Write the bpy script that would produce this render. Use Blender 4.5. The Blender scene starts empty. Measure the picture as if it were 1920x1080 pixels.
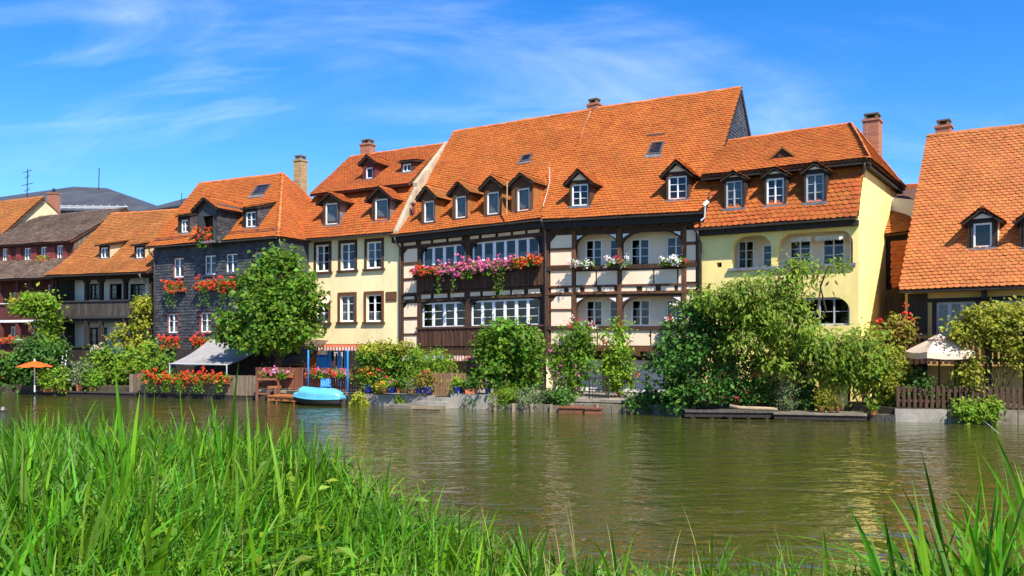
import bpy, math, random
import numpy as np
from mathutils import Vector, Matrix
random.seed(7); RNG = np.random.default_rng(7)
R = math.radians
SC = bpy.context.scene
COL = SC.collection
# ---------------------------------------------------------------- camera, sky, sun, exposure
CAM_H = 2.6; FPX = 1600.0; HOR = 640.0          # metres above the river, focal length and horizon row in photo pixels
cam = bpy.data.objects.new('camera', bpy.data.cameras.new('camera')); COL.objects.link(cam)
cam.location = (0, 0, CAM_H); cam.rotation_euler = (R(90), 0, 0)
cam.data.sensor_width = 36; cam.data.lens = FPX / 1920 * 36; cam.data.shift_y = (HOR - 540) / 1920
cam.data.clip_start = 0.05; cam.data.clip_end = 6000
SC.camera = cam
SUN_EL, SUN_DIR = R(50), Vector((0.45, -0.893, 0)).normalized()   # horizontal direction towards the sun
sun = bpy.data.objects.new('sun', bpy.data.lights.new('sun', 'SUN')); COL.objects.link(sun)
sun.data.energy = 5.0; sun.data.angle = R(0.5); sun.data.color = (1.0, 0.94, 0.84)
sv = Vector((SUN_DIR.x * math.cos(SUN_EL), SUN_DIR.y * math.cos(SUN_EL), math.sin(SUN_EL)))
sun.rotation_euler = sv.to_track_quat('Z', 'Y').to_euler()
world = bpy.data.worlds.new('World'); SC.world = world; world.use_nodes = True
def build_world():
    nt = world.node_tree; N = nt.nodes; L = nt.links; N.clear()
    out = N.new('ShaderNodeOutputWorld'); bg = N.new('ShaderNodeBackground'); bg.inputs[1].default_value = 0.122
    sky = N.new('ShaderNodeTexSky'); sky.sky_type = 'NISHITA'; sky.sun_disc = False
    sky.sun_elevation = SUN_EL; sky.sun_rotation = math.atan2(SUN_DIR.x, SUN_DIR.y)
    sky.air_density = 1.0; sky.dust_density = 0.45; sky.ozone_density = 3.0; sky.altitude = 250
    hs = N.new('ShaderNodeHueSaturation'); hs.inputs['Saturation'].default_value = 1.26; hs.inputs['Hue'].default_value = 0.503
    tint = N.new('ShaderNodeMix'); tint.data_type = 'RGBA'; tint.blend_type = 'MULTIPLY'; tint.inputs['Factor'].default_value = 1; tint.inputs['B'].default_value = (0.74, 0.84, 1.0, 1)
    L.new(sky.outputs[0], tint.inputs['A']); L.new(tint.outputs['Result'], hs.inputs['Color'])
    # thin high cirrus: wind-drawn streaks on a flat layer far above
    tc = N.new('ShaderNodeTexCoord'); sep = N.new('ShaderNodeSeparateXYZ'); L.new(tc.outputs['Generated'], sep.inputs[0])
    mx = N.new('ShaderNodeMath'); mx.operation = 'MAXIMUM'; mx.inputs[1].default_value = 0.03; L.new(sep.outputs[2], mx.inputs[0])
    ad = N.new('ShaderNodeMath'); ad.inputs[1].default_value = 0.40; L.new(mx.outputs[0], ad.inputs[0])
    dx = N.new('ShaderNodeMath'); dx.operation = 'DIVIDE'; L.new(sep.outputs[0], dx.inputs[0]); L.new(ad.outputs[0], dx.inputs[1])
    dy = N.new('ShaderNodeMath'); dy.operation = 'DIVIDE'; L.new(sep.outputs[1], dy.inputs[0]); L.new(ad.outputs[0], dy.inputs[1])
    cb = N.new('ShaderNodeCombineXYZ'); L.new(dx.outputs[0], cb.inputs[0]); L.new(dy.outputs[0], cb.inputs[1])
    def cloud(rot, scl, ns, lo, hi, off):
        mp = N.new('ShaderNodeMapping'); mp.inputs['Rotation'].default_value = (0, 0, R(rot)); mp.inputs['Scale'].default_value = scl
        mp.inputs['Location'].default_value = off; L.new(cb.outputs[0], mp.inputs[0])
        n = N.new('ShaderNodeTexNoise'); n.inputs['Scale'].default_value = ns; n.inputs['Detail'].default_value = 8
        n.inputs['Roughness'].default_value = 0.58; n.inputs['Distortion'].default_value = 1.0; L.new(mp.outputs[0], n.inputs['Vector'])
        r = N.new('ShaderNodeMapRange'); r.inputs[1].default_value = lo; r.inputs[2].default_value = hi; L.new(n.outputs['Fac'], r.inputs[0])
        r.interpolation_type = 'SMOOTHSTEP'
        return r.outputs[0]
    c1 = cloud(30, (0.5, 1.5, 1), 2.6, 0.40, 0.90, (1.3, 4.2, 0))
    c2 = cloud(-8, (0.5, 0.8, 1), 1.6, 0.38, 0.70, (2.3, 7.2, 0))
    mu = N.new('ShaderNodeMath'); mu.operation = 'MULTIPLY'; L.new(c1, mu.inputs[0]); L.new(c2, mu.inputs[1])
    c3 = cloud(38, (0.35, 1.3, 1), 4.3, 0.54, 0.9, (7.7, 3.3, 0))
    a2 = N.new('ShaderNodeMath'); a2.operation = 'MULTIPLY_ADD'; L.new(c3, a2.inputs[0]); a2.inputs[1].default_value = 0.35; L.new(mu.outputs[0], a2.inputs[2])
    sc = N.new('ShaderNodeMath'); sc.operation = 'MULTIPLY'; sc.inputs[1].default_value = 0.75; sc.use_clamp = True; L.new(a2.outputs[0], sc.inputs[0])
    mix = N.new('ShaderNodeMix'); mix.data_type = 'RGBA'; L.new(sc.outputs[0], mix.inputs['Factor']); L.new(hs.outputs[0], mix.inputs['A'])
    mix.inputs['B'].default_value = (6.6, 7.0, 7.6, 1)
    L.new(mix.outputs['Result'], bg.inputs[0]); L.new(bg.outputs[0], out.inputs[0])
build_world()
SC.view_settings.view_transform = 'Standard'; SC.view_settings.look = 'None'
SC.view_settings.gamma = 1; SC.view_settings.use_curve_mapping = False; SC.view_settings.exposure = 0.96
SC.render.resolution_x, SC.render.resolution_y = 1024, 576
SC.cycles.max_bounces = 6; SC.cycles.transparent_max_bounces = 8
# ---------------------------------------------------------------- materials
MATS = {}
def mat(name, col, rough=0.8, var=0.18, scale=2.0, bump=0.0, bscale=30.0, spec=0.3, metal=0.0, rnd=0.0, col2=None, stretch=(1, 1, 1), trans=0.0, hue=0.0, stain=0.0):
    """col mixed with darker / col2 by world noise; rnd: spread per piece from the 'rnd' face attribute and object random"""
    m = bpy.data.materials.new(name); m.use_nodes = True; nt = m.node_tree; N = nt.nodes; L = nt.links
    b = N['Principled BSDF']; b.inputs['Roughness'].default_value = rough; b.inputs['Specular IOR Level'].default_value = spec
    b.inputs['Metallic'].default_value = metal
    geo = N.new('ShaderNodeNewGeometry'); mp = N.new('ShaderNodeMapping'); mp.inputs['Scale'].default_value = stretch
    L.new(geo.outputs['Position'], mp.inputs[0])
    nz = N.new('ShaderNodeTexNoise'); nz.inputs['Scale'].default_value = scale; nz.inputs['Detail'].default_value = 6; nz.inputs['Roughness'].default_value = 0.65
    L.new(mp.outputs[0], nz.inputs['Vector'])
    c2 = col2 or tuple(c * (1 - 2.2 * var) for c in col)
    mr = N.new('ShaderNodeMapRange'); mr.inputs[1].default_value = 0.3; mr.inputs[2].default_value = 0.7; L.new(nz.outputs['Fac'], mr.inputs[0])
    mix = N.new('ShaderNodeMix'); mix.data_type = 'RGBA'; L.new(mr.outputs[0], mix.inputs['Factor'])
    mix.inputs['A'].default_value = (*[max(c, 0) for c in c2], 1); mix.inputs['B'].default_value = (*[min(1, c * (1 + (0 if col2 else 0.5 * var))) for c in col], 1)
    res = mix.outputs['Result']
    if stain:
        n2 = N.new('ShaderNodeTexNoise'); n2.inputs['Scale'].default_value = 0.9; n2.inputs['Detail'].default_value = 9; n2.inputs['Roughness'].default_value = 0.7
        mp2 = N.new('ShaderNodeMapping'); mp2.inputs['Scale'].default_value = (1.6, 1.6, 0.45); L.new(geo.outputs['Position'], mp2.inputs[0]); L.new(mp2.outputs[0], n2.inputs['Vector'])
        r2 = N.new('ShaderNodeMapRange'); r2.inputs[1].default_value = 0.46; r2.inputs[2].default_value = 0.72; r2.inputs[4].default_value = stain; L.new(n2.outputs['Fac'], r2.inputs[0])
        m2 = N.new('ShaderNodeMix'); m2.data_type = 'RGBA'; L.new(r2.outputs[0], m2.inputs['Factor']); L.new(res, m2.inputs['A'])
        m2.inputs['B'].default_value = (*[c * 0.42 for c in col], 1); res = m2.outputs['Result']
    if rnd:
        at = N.new('ShaderNodeAttribute'); at.attribute_name = 'rnd'; oi = N.new('ShaderNodeObjectInfo')
        ad = N.new('ShaderNodeMath'); L.new(at.outputs['Fac'], ad.inputs[0]); L.new(oi.outputs['Random'], ad.inputs[1])
        fr = N.new('ShaderNodeMath'); fr.operation = 'FRACT'; L.new(ad.outputs[0], fr.inputs[0])
        vr = N.new('ShaderNodeMapRange'); vr.inputs[3].default_value = 1 - rnd; vr.inputs[4].default_value = 1 + rnd * 0.6; L.new(fr.outputs[0], vr.inputs[0])
        h = N.new('ShaderNodeHueSaturation'); L.new(vr.outputs[0], h.inputs['Value']); L.new(res, h.inputs['Color'])
        if hue:
            hr = N.new('ShaderNodeMapRange'); hr.inputs[3].default_value = 0.5 + hue; hr.inputs[4].default_value = 0.5 - hue
            wn = N.new('ShaderNodeTexWhiteNoise'); wn.noise_dimensions = '1D'; L.new(fr.outputs[0], wn.inputs['W']); L.new(wn.outputs['Value'], hr.inputs[0]); L.new(hr.outputs[0], h.inputs['Hue'])
        res = h.outputs['Color']
    L.new(res, b.inputs['Base Color'])
    if bump:
        bn = N.new('ShaderNodeTexNoise'); bn.inputs['Scale'].default_value = bscale; bn.inputs['Detail'].default_value = 5; L.new(mp.outputs[0], bn.inputs['Vector'])
        bp = N.new('ShaderNodeBump'); bp.inputs['Strength'].default_value = bump; bp.inputs['Distance'].default_value = 0.03
        L.new(bn.outputs['Fac'], bp.inputs['Height']); L.new(bp.outputs[0], b.inputs['Normal'])
    if trans:
        tr = N.new('ShaderNodeBsdfTranslucent'); ms = N.new('ShaderNodeMixShader'); ms.inputs[0].default_value = trans
        hb = N.new('ShaderNodeHueSaturation'); hb.inputs['Value'].default_value = 1.35; hb.inputs['Hue'].default_value = 0.485; L.new(res, hb.inputs['Color']); L.new(hb.outputs[0], tr.inputs['Color'])
        L.new(b.outputs[0], ms.inputs[1]); L.new(tr.outputs[0], ms.inputs[2]); L.new(ms.outputs[0], N['Material Output'].inputs['Surface'])
    MATS[name] = m
    return m
mat('tile_orange', (0.40, 0.106, 0.017), 0.85, 0.10, 0.5, 0.1, 60, rnd=0.15, hue=0.007, stain=0.34)
mat('tile_red', (0.375, 0.092, 0.017), 0.85, 0.10, 0.5, 0.1, 60, rnd=0.16, hue=0.008, stain=0.36)
mat('tile_salmon', (0.41, 0.132, 0.036), 0.85, 0.08, 0.6, 0.1, 60, rnd=0.15, hue=0.006, stain=0.12)
mat('tile_old', (0.35, 0.122, 0.028), 0.85, 0.14, 0.6, 0.1, 60, rnd=0.2, hue=0.01, stain=0.35)
mat('tile_brown', (0.16, 0.105, 0.075), 0.9, 0.2, 0.9, 0.1, 60, rnd=0.4, hue=0.01, stain=0.3)
mat('ridge_clay', (0.58, 0.17, 0.045), 0.8, 0.2, 1.5, 0.1, 60, rnd=0.25)
mat('roof_under', (0.10, 0.045, 0.025), 0.9)
mat('slate', (0.060, 0.060, 0.064), 0.65, 0.2, 1.2, 0.15, 30, spec=0.5, rnd=0.45)
mat('slate_roof', (0.062, 0.064, 0.072), 0.6, 0.2, 0.4, 0.1, 10)
mat('plaster_yellow', (0.86, 0.70, 0.38), 0.9, 0.07, 0.8, 0.15, 25, stain=0.36)
mat('plaster_lemon', (0.88, 0.69, 0.25), 0.9, 0.06, 0.7, 0.12, 25, stain=0.28)
mat('plaster_cream', (0.88, 0.66, 0.45), 0.9, 0.06, 1.0, 0.15, 25, stain=0.16)
mat('plaster_loggia', (0.80, 0.67, 0.50), 0.9, 0.06, 1.0, 0.15, 25, stain=0.12)
mat('plaster_white', (0.78, 0.76, 0.70), 0.9, 0.07, 1.0, 0.15, 25, stain=0.15)
mat('plaster_ochre', (0.62, 0.40, 0.13), 0.9, 0.08, 1.0, 0.15, 25, stain=0.15)
mat('plaster_aged', (0.46, 0.38, 0.26), 0.95, 0.2, 2.0, 0.4, 12, stain=0.6)
mat('plaster_gable', (0.60, 0.50, 0.30), 0.95, 0.15, 1.0, 0.3, 14, stain=0.3)
mat('timber', (0.085, 0.042, 0.022), 0.8, 0.25, 3, 0.3, 20, stretch=(3, 3, 0.6), rnd=0.2)
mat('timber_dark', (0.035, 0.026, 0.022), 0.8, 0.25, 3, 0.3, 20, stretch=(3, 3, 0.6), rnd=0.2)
mat('timber_red', (0.16, 0.065, 0.03), 0.8, 0.25, 3, 0.3, 20, stretch=(3, 3, 0.6), rnd=0.2)
mat('plank_brown', (0.10, 0.045, 0.026), 0.75, 0.25, 3, 0.3, 16, stretch=(6, 6, 0.6), rnd=0.3)
mat('plank_grey', (0.21, 0.15, 0.10), 0.85, 0.25, 3, 0.3, 16, stretch=(6, 6, 0.6), rnd=0.3)
mat('plank_old', (0.085, 0.072, 0.062), 0.9, 0.3, 3, 0.4, 16, stretch=(6, 6, 0.6), rnd=0.35)
mat('plank_tan', (0.27, 0.155, 0.075), 0.8, 0.25, 3, 0.3, 16, stretch=(6, 6, 0.6), rnd=0.3)
mat('plank_orange', (0.42, 0.145, 0.04), 0.7, 0.2, 3, 0.2, 16, stretch=(6, 6, 0.6), rnd=0.2)
mat('plank_red', (0.20, 0.075, 0.04), 0.75, 0.2, 3, 0.2, 16, stretch=(6, 6, 0.6), rnd=0.25)
mat('dormer_ochre', (0.34, 0.125, 0.03), 0.8, 0.2, 2, 0.15, 16, stretch=(3, 3, 0.6))
mat('dormer_front', (0.13, 0.06, 0.028), 0.8, 0.2, 2, 0.15, 16, stretch=(3, 3, 0.6))
mat('white_paint', (0.80, 0.80, 0.79), 0.45, 0.04, 3, spec=0.4)
mat('grey_paint', (0.42, 0.43, 0.44), 0.5, 0.08, 3)
mat('shutter_red', (0.26, 0.05, 0.04), 0.7, 0.2, 4, 0.1)
mat('house_red', (0.12, 0.03, 0.028), 0.8, 0.2, 3, 0.1)
mat('lead', (0.24, 0.24, 0.25), 0.55, 0.25, 3, 0.1, metal=0.4)
mat('zinc', (0.15, 0.13, 0.12), 0.5, 0.2, 3, metal=0.5)
mat('iron', (0.02, 0.02, 0.022), 0.6, 0.2, 3)
mat('curtain', (0.72, 0.72, 0.70), 0.9, 0.08, 6, trans=0.3)
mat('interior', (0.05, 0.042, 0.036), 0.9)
mat('concrete', (0.30, 0.27, 0.225), 0.9, 0.2, 1.5, 0.4, 12, stain=0.7)
mat('concrete_old', (0.20, 0.17, 0.12), 0.95, 0.25, 2.0, 0.5, 10, stain=0.7, rnd=0.2)
mat('terracotta', (0.46, 0.15, 0.06), 0.8, 0.2, 4)
mat('pot_blue', (0.012, 0.022, 0.24), 0.25, 0.2, 4, spec=0.6)
mat('boat_blue', (0.10, 0.40, 0.52), 0.35, 0.08, 2, 0.08, 6, spec=0.5, stain=0.12)
mat('paint_blue', (0.02, 0.24, 0.70), 0.45, 0.12, 3)
mat('paint_navy', (0.01, 0.05, 0.36), 0.45, 0.12, 3)
mat('awning_grey', (0.31, 0.295, 0.285), 0.9, 0.1, 1.5, 0.15, 14, stain=0.3, trans=0.12)
mat('canvas_beige', (0.80, 0.60, 0.44), 0.9, 0.06, 2, 0.1, 20, trans=0.2)
mat('canvas_orange', (0.76, 0.15, 0.02), 0.85, 0.08, 3, trans=0.3)
mat('stripe_red', (0.62, 0.14, 0.06), 0.85, trans=0.2); mat('stripe_white', (0.8, 0.78, 0.72), 0.85, trans=0.2); mat('stripe_teal', (0.08, 0.36, 0.42), 0.85, trans=0.2)
mat('soil', (0.07, 0.055, 0.03), 0.95, 0.3, 3, 0.6, 8)
mat('turf', (0.035, 0.075, 0.015), 0.95, 0.4, 4, 0.6, 14)
mat('paving', (0.30, 0.26, 0.20), 0.9, 0.25, 2, 0.3, 8)
mat('bark', (0.075, 0.055, 0.035), 0.95, 0.3, 5, 0.6, 20, stretch=(2, 2, 0.5))
mat('stalk', (0.10, 0.085, 0.03), 0.9)
mat('driftwood', (0.33, 0.24, 0.15), 0.9, 0.25, 4, 0.4, 18)
LEAFSPEC = dict(rough=0.55, spec=0.25, var=0.25, scale=1.3)
mat('leaf_mid', (0.15, 0.3, 0.018), rnd=0.5, hue=0.03, trans=0.42, **LEAFSPEC)
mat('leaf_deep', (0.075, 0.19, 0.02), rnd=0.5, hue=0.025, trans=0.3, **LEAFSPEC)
mat('leaf_bright', (0.2, 0.34, 0.02), rnd=0.45, hue=0.03, trans=0.38, **LEAFSPEC)
mat('leaf_cherry', (0.22, 0.33, 0.028), rnd=0.5, hue=0.035, trans=0.42, **LEAFSPEC)
mat('leaf_yellow', (0.34, 0.36, 0.03), rnd=0.5, hue=0.035, trans=0.38, **LEAFSPEC)
mat('leaf_autumn', (0.3, 0.25, 0.03), rnd=0.5, hue=0.07, trans=0.35, **LEAFSPEC)
mat('leaf_silver', (0.19, 0.25, 0.10), rnd=0.4, hue=0.02, trans=0.3, **LEAFSPEC)
mat('grass', (0.115, 0.30, 0.008), rough=0.5, spec=0.3, var=0.22, scale=1.1, rnd=0.5, hue=0.028, trans=0.38)
mat('grass_dry', (0.42, 0.36, 0.12), rough=0.7, rnd=0.3, trans=0.3)
mat('reed', (0.125, 0.32, 0.009), rough=0.5, spec=0.22, var=0.25, scale=1.4, rnd=0.55, hue=0.025, trans=0.36)
mat('petal_red', (0.72, 0.055, 0.010), rough=0.6, rnd=0.4, hue=0.008, trans=0.3)
mat('petal_pink', (0.74, 0.16, 0.34), rough=0.6, rnd=0.4, hue=0.02, trans=0.3)
mat('petal_white', (0.80, 0.76, 0.74), rough=0.6, rnd=0.15, trans=0.3)
mat('petal_orange', (0.78, 0.24, 0.015), rough=0.6, rnd=0.35, hue=0.012, trans=0.3)
mat('petal_crimson', (0.6, 0.015, 0.06), rough=0.6, rnd=0.35, trans=0.3)
def brick_mat(name, c1, c2, mortar):
    m = bpy.data.materials.new(name); m.use_nodes = True; N = m.node_tree.nodes; L = m.node_tree.links; b = N['Principled BSDF']; b.inputs['Roughness'].default_value = 0.9
    geo = N.new('ShaderNodeNewGeometry'); sp = N.new('ShaderNodeSeparateXYZ'); L.new(geo.outputs['Position'], sp.inputs[0])
    ad = N.new('ShaderNodeMath'); L.new(sp.outputs[0], ad.inputs[0]); L.new(sp.outputs[1], ad.inputs[1])
    cb = N.new('ShaderNodeCombineXYZ'); L.new(ad.outputs[0], cb.inputs[0]); L.new(sp.outputs[2], cb.inputs[1])
    t = N.new('ShaderNodeTexBrick'); t.inputs['Scale'].default_value = 1; t.inputs['Brick Width'].default_value = 0.24; t.inputs['Row Height'].default_value = 0.085; t.inputs['Mortar Size'].default_value = 0.010
    t.inputs['Color1'].default_value = (*c1, 1); t.inputs['Color2'].default_value = (*c2, 1); t.inputs['Mortar'].default_value = (*mortar, 1); L.new(cb.outputs[0], t.inputs['Vector'])
    L.new(t.outputs['Color'], b.inputs['Base Color'])
    bp = N.new('ShaderNodeBump'); bp.invert = True; bp.inputs['Distance'].default_value = 0.01; L.new(t.outputs['Fac'], bp.inputs['Height']); L.new(bp.outputs[0], b.inputs['Normal'])
    MATS[name] = m
brick_mat('brick_red', (0.40, 0.12, 0.05), (0.28, 0.085, 0.04), (0.30, 0.22, 0.17))
brick_mat('brick_yellow', (0.46, 0.29, 0.11), (0.30, 0.15, 0.06), (0.33, 0.27, 0.18))
def glass_mat():
    m = bpy.data.materials.new('glass'); m.use_nodes = True; N = m.node_tree.nodes; L = m.node_tree.links; N.remove(N['Principled BSDF'])
    tr = N.new('ShaderNodeBsdfTransparent'); tr.inputs[0].default_value = (0.68, 0.71, 0.71, 1)
    gl = N.new('ShaderNodeBsdfGlossy'); gl.inputs['Roughness'].default_value = 0.03; gl.inputs['Color'].default_value = (0.9, 0.92, 0.95, 1)
    lf = N.new('ShaderNodeLayerWeight'); lf.inputs[0].default_value = 0.5; pw = N.new('ShaderNodeMath'); pw.operation = 'POWER'; pw.inputs[1].default_value = 4; L.new(lf.outputs['Facing'], pw.inputs[0])
    lw = N.new('ShaderNodeMath'); lw.operation = 'MULTIPLY_ADD'; lw.inputs[1].default_value = 0.85; lw.inputs[2].default_value = 0.034; L.new(pw.outputs[0], lw.inputs[0])
    geo = N.new('ShaderNodeNewGeometry'); nz = N.new('ShaderNodeTexNoise'); nz.inputs['Scale'].default_value = 1.6; L.new(geo.outputs['Position'], nz.inputs['Vector'])
    bp = N.new('ShaderNodeBump'); bp.inputs['Distance'].default_value = 0.02; bp.inputs['Strength'].default_value = 0.35; L.new(nz.outputs['Fac'], bp.inputs['Height']); L.new(bp.outputs[0], gl.inputs['Normal'])
    ms = N.new('ShaderNodeMixShader'); L.new(lw.outputs[0], ms.inputs[0]); L.new(tr.outputs[0], ms.inputs[1]); L.new(gl.outputs[0], ms.inputs[2]); L.new(ms.outputs[0], N['Material Output'].inputs['Surface'])
    MATS['glass'] = m
glass_mat()
def water_mat():
    m = bpy.data.materials.new('water'); m.use_nodes = True; N = m.node_tree.nodes; L = m.node_tree.links; b = N['Principled BSDF']
    b.inputs['Base Color'].default_value = (0.044, 0.047, 0.006, 1); b.inputs['Roughness'].default_value = 0.04; b.inputs['IOR'].default_value = 1.5; b.inputs['Specular IOR Level'].default_value = 0.9
    geo = N.new('ShaderNodeNewGeometry')
    def nz(sc, scale, det, rot):
        mp = N.new('ShaderNodeMapping'); mp.inputs['Scale'].default_value = sc; mp.inputs['Rotation'].default_value = (0, 0, R(rot)); L.new(geo.outputs['Position'], mp.inputs[0])
        n = N.new('ShaderNodeTexNoise'); n.inputs['Scale'].default_value = scale; n.inputs['Detail'].default_value = det; n.inputs['Distortion'].default_value = 0.7; L.new(mp.outputs[0], n.inputs['Vector']); return n.outputs['Fac']
    a = nz((0.5, 1.0, 1), 1.7, 2, 14); c = nz((0.7, 1.3, 1), 4.6, 2, -12); d = nz((0.5, 1, 1), 0.35, 2, 8)
    m1 = N.new('ShaderNodeMath'); m1.operation = 'MULTIPLY_ADD'; L.new(c, m1.inputs[0]); m1.inputs[1].default_value = 0.30; L.new(a, m1.inputs[2])
    m2 = N.new('ShaderNodeMath'); m2.operation = 'MULTIPLY_ADD'; L.new(d, m2.inputs[0]); m2.inputs[1].default_value = 0.9; L.new(m1.outputs[0], m2.inputs[2])
    bp = N.new('ShaderNodeBump'); bp.inputs['Strength'].default_value = 1.0; bp.inputs['Distance'].default_value = 0.058
    L.new(m2.outputs[0], bp.inputs['Height']); L.new(bp.outputs[0], b.inputs['Normal'])
    MATS['water'] = m
water_mat()
# ---------------------------------------------------------------- mesh helpers
def fast_mesh(name, V, loops, totals, rnd=None):
    me = bpy.data.meshes.new(name); V = np.asarray(V, dtype=np.float32); loops = np.asarray(loops, dtype=np.int32).ravel(); totals = np.asarray(totals, dtype=np.int32)
    me.vertices.add(len(V)); me.vertices.foreach_set('co', V.ravel()); me.loops.add(len(loops)); me.loops.foreach_set('vertex_index', loops)
    me.polygons.add(len(totals)); st = np.zeros(len(totals), dtype=np.int32); st[1:] = np.cumsum(totals)[:-1]
    me.polygons.foreach_set('loop_start', st); me.polygons.foreach_set('loop_total', totals)
    if rnd is not None:
        a = me.attributes.new('rnd', 'FLOAT', 'FACE'); a.data.foreach_set('value', np.asarray(rnd, dtype=np.float32))
    me.polygons.foreach_set('use_smooth', np.zeros(len(totals), dtype=bool)); me.update(calc_edges=True); return me
def inst_mesh(name, tv, tf, M, L, rnd=None):
    """many copies of a template (tv, tf) with 3x3 matrices M and offsets L joined into one mesh"""
    tv = np.asarray(tv, float); n = len(L); V = np.einsum('nij,vj->nvi', M, tv) + L[:, None, :]
    fl = np.concatenate([np.array(f) for f in tf]); tt = np.array([len(f) for f in tf])
    loops = (fl[None, :] + (np.arange(n) * len(tv))[:, None]).ravel(); tot = np.tile(tt, n)
    rn = np.repeat(rnd if rnd is not None else RNG.random(n), len(tf))
    return fast_mesh(name, V.reshape(-1, 3), loops, tot, rn)
class MB:
    def __init__(s): s.V = []; s.F = []
    def add(s, vs, fs):
        o = len(s.V); s.V += [tuple(v) for v in vs]; s.F += [tuple(i + o for i in f) for f in fs]; return s
    def hexa(s, p):                       # p: 4 bottom then 4 top
        return s.add(p, [(3, 2, 1, 0), (4, 5, 6, 7), (0, 1, 5, 4), (1, 2, 6, 5), (2, 3, 7, 6), (3, 0, 4, 7)])
    def box(s, H, u0, u1, z0, z1, w0, w1):
        P = H.P; return s.hexa([P(u0, z0, w1), P(u1, z0, w1), P(u1, z0, w0), P(u0, z0, w0), P(u0, z1, w1), P(u1, z1, w1), P(u1, z1, w0), P(u0, z1, w0)])
    def ebox(s, a, b, size):              # bar from a to b with square section
        a, b = Vector(a), Vector(b); d = (b - a).normalized(); x = d.cross(Vector((0, 0, 1)));  x = x.normalized() if x.length > 1e-4 else Vector((1, 0, 0)); y = d.cross(x); sx, sy = (size if isinstance(size, tuple) else (size, size)); x *= sx / 2; y *= sy / 2
        return s.hexa([a - x - y, a + x - y, a + x + y, a - x + y, b - x - y, b + x - y, b + x + y, b - x + y])
    def poly(s, pts): return s.add(pts, [tuple(range(len(pts)))])
    def prism(s, pts, off):
        n = len(pts); off = Vector(off); q = [Vector(p) for p in pts]; return s.add(q + [p + off for p in q], [tuple(range(n))[::-1], tuple(range(n, 2 * n))] + [(i, (i + 1) % n, n + (i + 1) % n, n + i) for i in range(n)])
    def tube(s, pts, rad, n=8, cap=True):
        pts = [Vector(p) for p in pts]; rad = rad if isinstance(rad, (list, tuple)) else [rad] * len(pts); o = len(s.V); ref = Vector((0.3, 0.2, 1)).normalized()
        for i, p in enumerate(pts):
            d = (pts[min(i + 1, len(pts) - 1)] - pts[max(i - 1, 0)]).normalized(); x = d.cross(ref)
            if x.length < 0.1: x = d.cross(Vector((1, 0, 0)))
            x.normalize(); y = d.cross(x)
            for k in range(n):
                a = 2 * math.pi * k / n; s.V.append(tuple(p + (x * math.cos(a) + y * math.sin(a)) * rad[i]))
        for i in range(len(pts) - 1):
            for k in range(n):
                s.F.append((o + i * n + k, o + i * n + (k + 1) % n, o + (i + 1) * n + (k + 1) % n, o + (i + 1) * n + k))
        if cap: s.F.append(tuple(o + k for k in range(n))[::-1]); s.F.append(tuple(o + (len(pts) - 1) * n + k for k in range(n)))
        return s
    def lathe(s, c, prof, n=14):          # prof: (radius, z)
        o = len(s.V); c = Vector(c)
        for r, z in prof:
            for k in range(n):
                a = 2 * math.pi * k / n; s.V.append((c.x + r * math.cos(a), c.y + r * math.sin(a), c.z + z))
        for i in range(len(prof) - 1):
            for k in range(n): s.F.append((o + i * n + k, o + i * n + (k + 1) % n, o + (i + 1) * n + (k + 1) % n, o + (i + 1) * n + k))
        s.F.append(tuple(o + k for k in range(n))[::-1]); s.F.append(tuple(o + (len(prof) - 1) * n + k for k in range(n))); return s
    def mesh(s, name, loc=(0, 0, 0)):
        me = bpy.data.meshes.new(name); l = Vector(loc); me.from_pydata([(v[0] - l.x, v[1] - l.y, v[2] - l.z) for v in s.V], [], s.F); me.update(); return me
def setp(o, label=None, cat=None, group=None, kind=None):
    if label: o['label'] = label
    if cat: o['category'] = cat
    if group: o['group'] = group
    if kind: o['kind'] = kind
    return o
class Thing:
    def __init__(s, name, loc, label, cat, group=None):
        s.loc = Vector(loc); s.root = bpy.data.objects.new(name, None); s.root.location = s.loc; s.root.empty_display_size = 0.2; COL.objects.link(s.root); setp(s.root, label, cat, group)
    def part(s, name, mb, m, parent=None, smooth=False, label=None, kind=None):
        if isinstance(mb, MB): me = mb.mesh(name, s.loc)
        else: me = mb; me.transform(Matrix.Translation(-s.loc))
        me.materials.append(MATS[m])
        if smooth: me.polygons.foreach_set('use_smooth', [True] * len(me.polygons))
        o = bpy.data.objects.new(name, me); o.parent = parent or s.root; COL.objects.link(o); return setp(o, label, kind=kind)
    def inst(s, name, me, M, parent=None):
        o = bpy.data.objects.new(name, me); o.parent = parent or s.root; o.matrix_local = Matrix.Translation(-s.loc) @ M; COL.objects.link(o); return o
def single(name, mb, m, loc, label=None, cat=None, group=None, kind=None, smooth=False):
    me = mb.mesh(name, loc) if isinstance(mb, MB) else mb
    if not isinstance(mb, MB): me.transform(Matrix.Translation(-Vector(loc)))
    me.materials.append(MATS[m])
    if smooth: me.polygons.foreach_set('use_smooth', [True] * len(me.polygons))
    o = bpy.data.objects.new(name, me); o.location = loc; COL.objects.link(o); return setp(o, label, cat, group, kind)
def pt(px, py, Y): return Vector(((px - 960) / FPX * Y, Y, CAM_H + (HOR - py) / FPX * Y))   # measured photo position at distance Y -> metres
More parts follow.
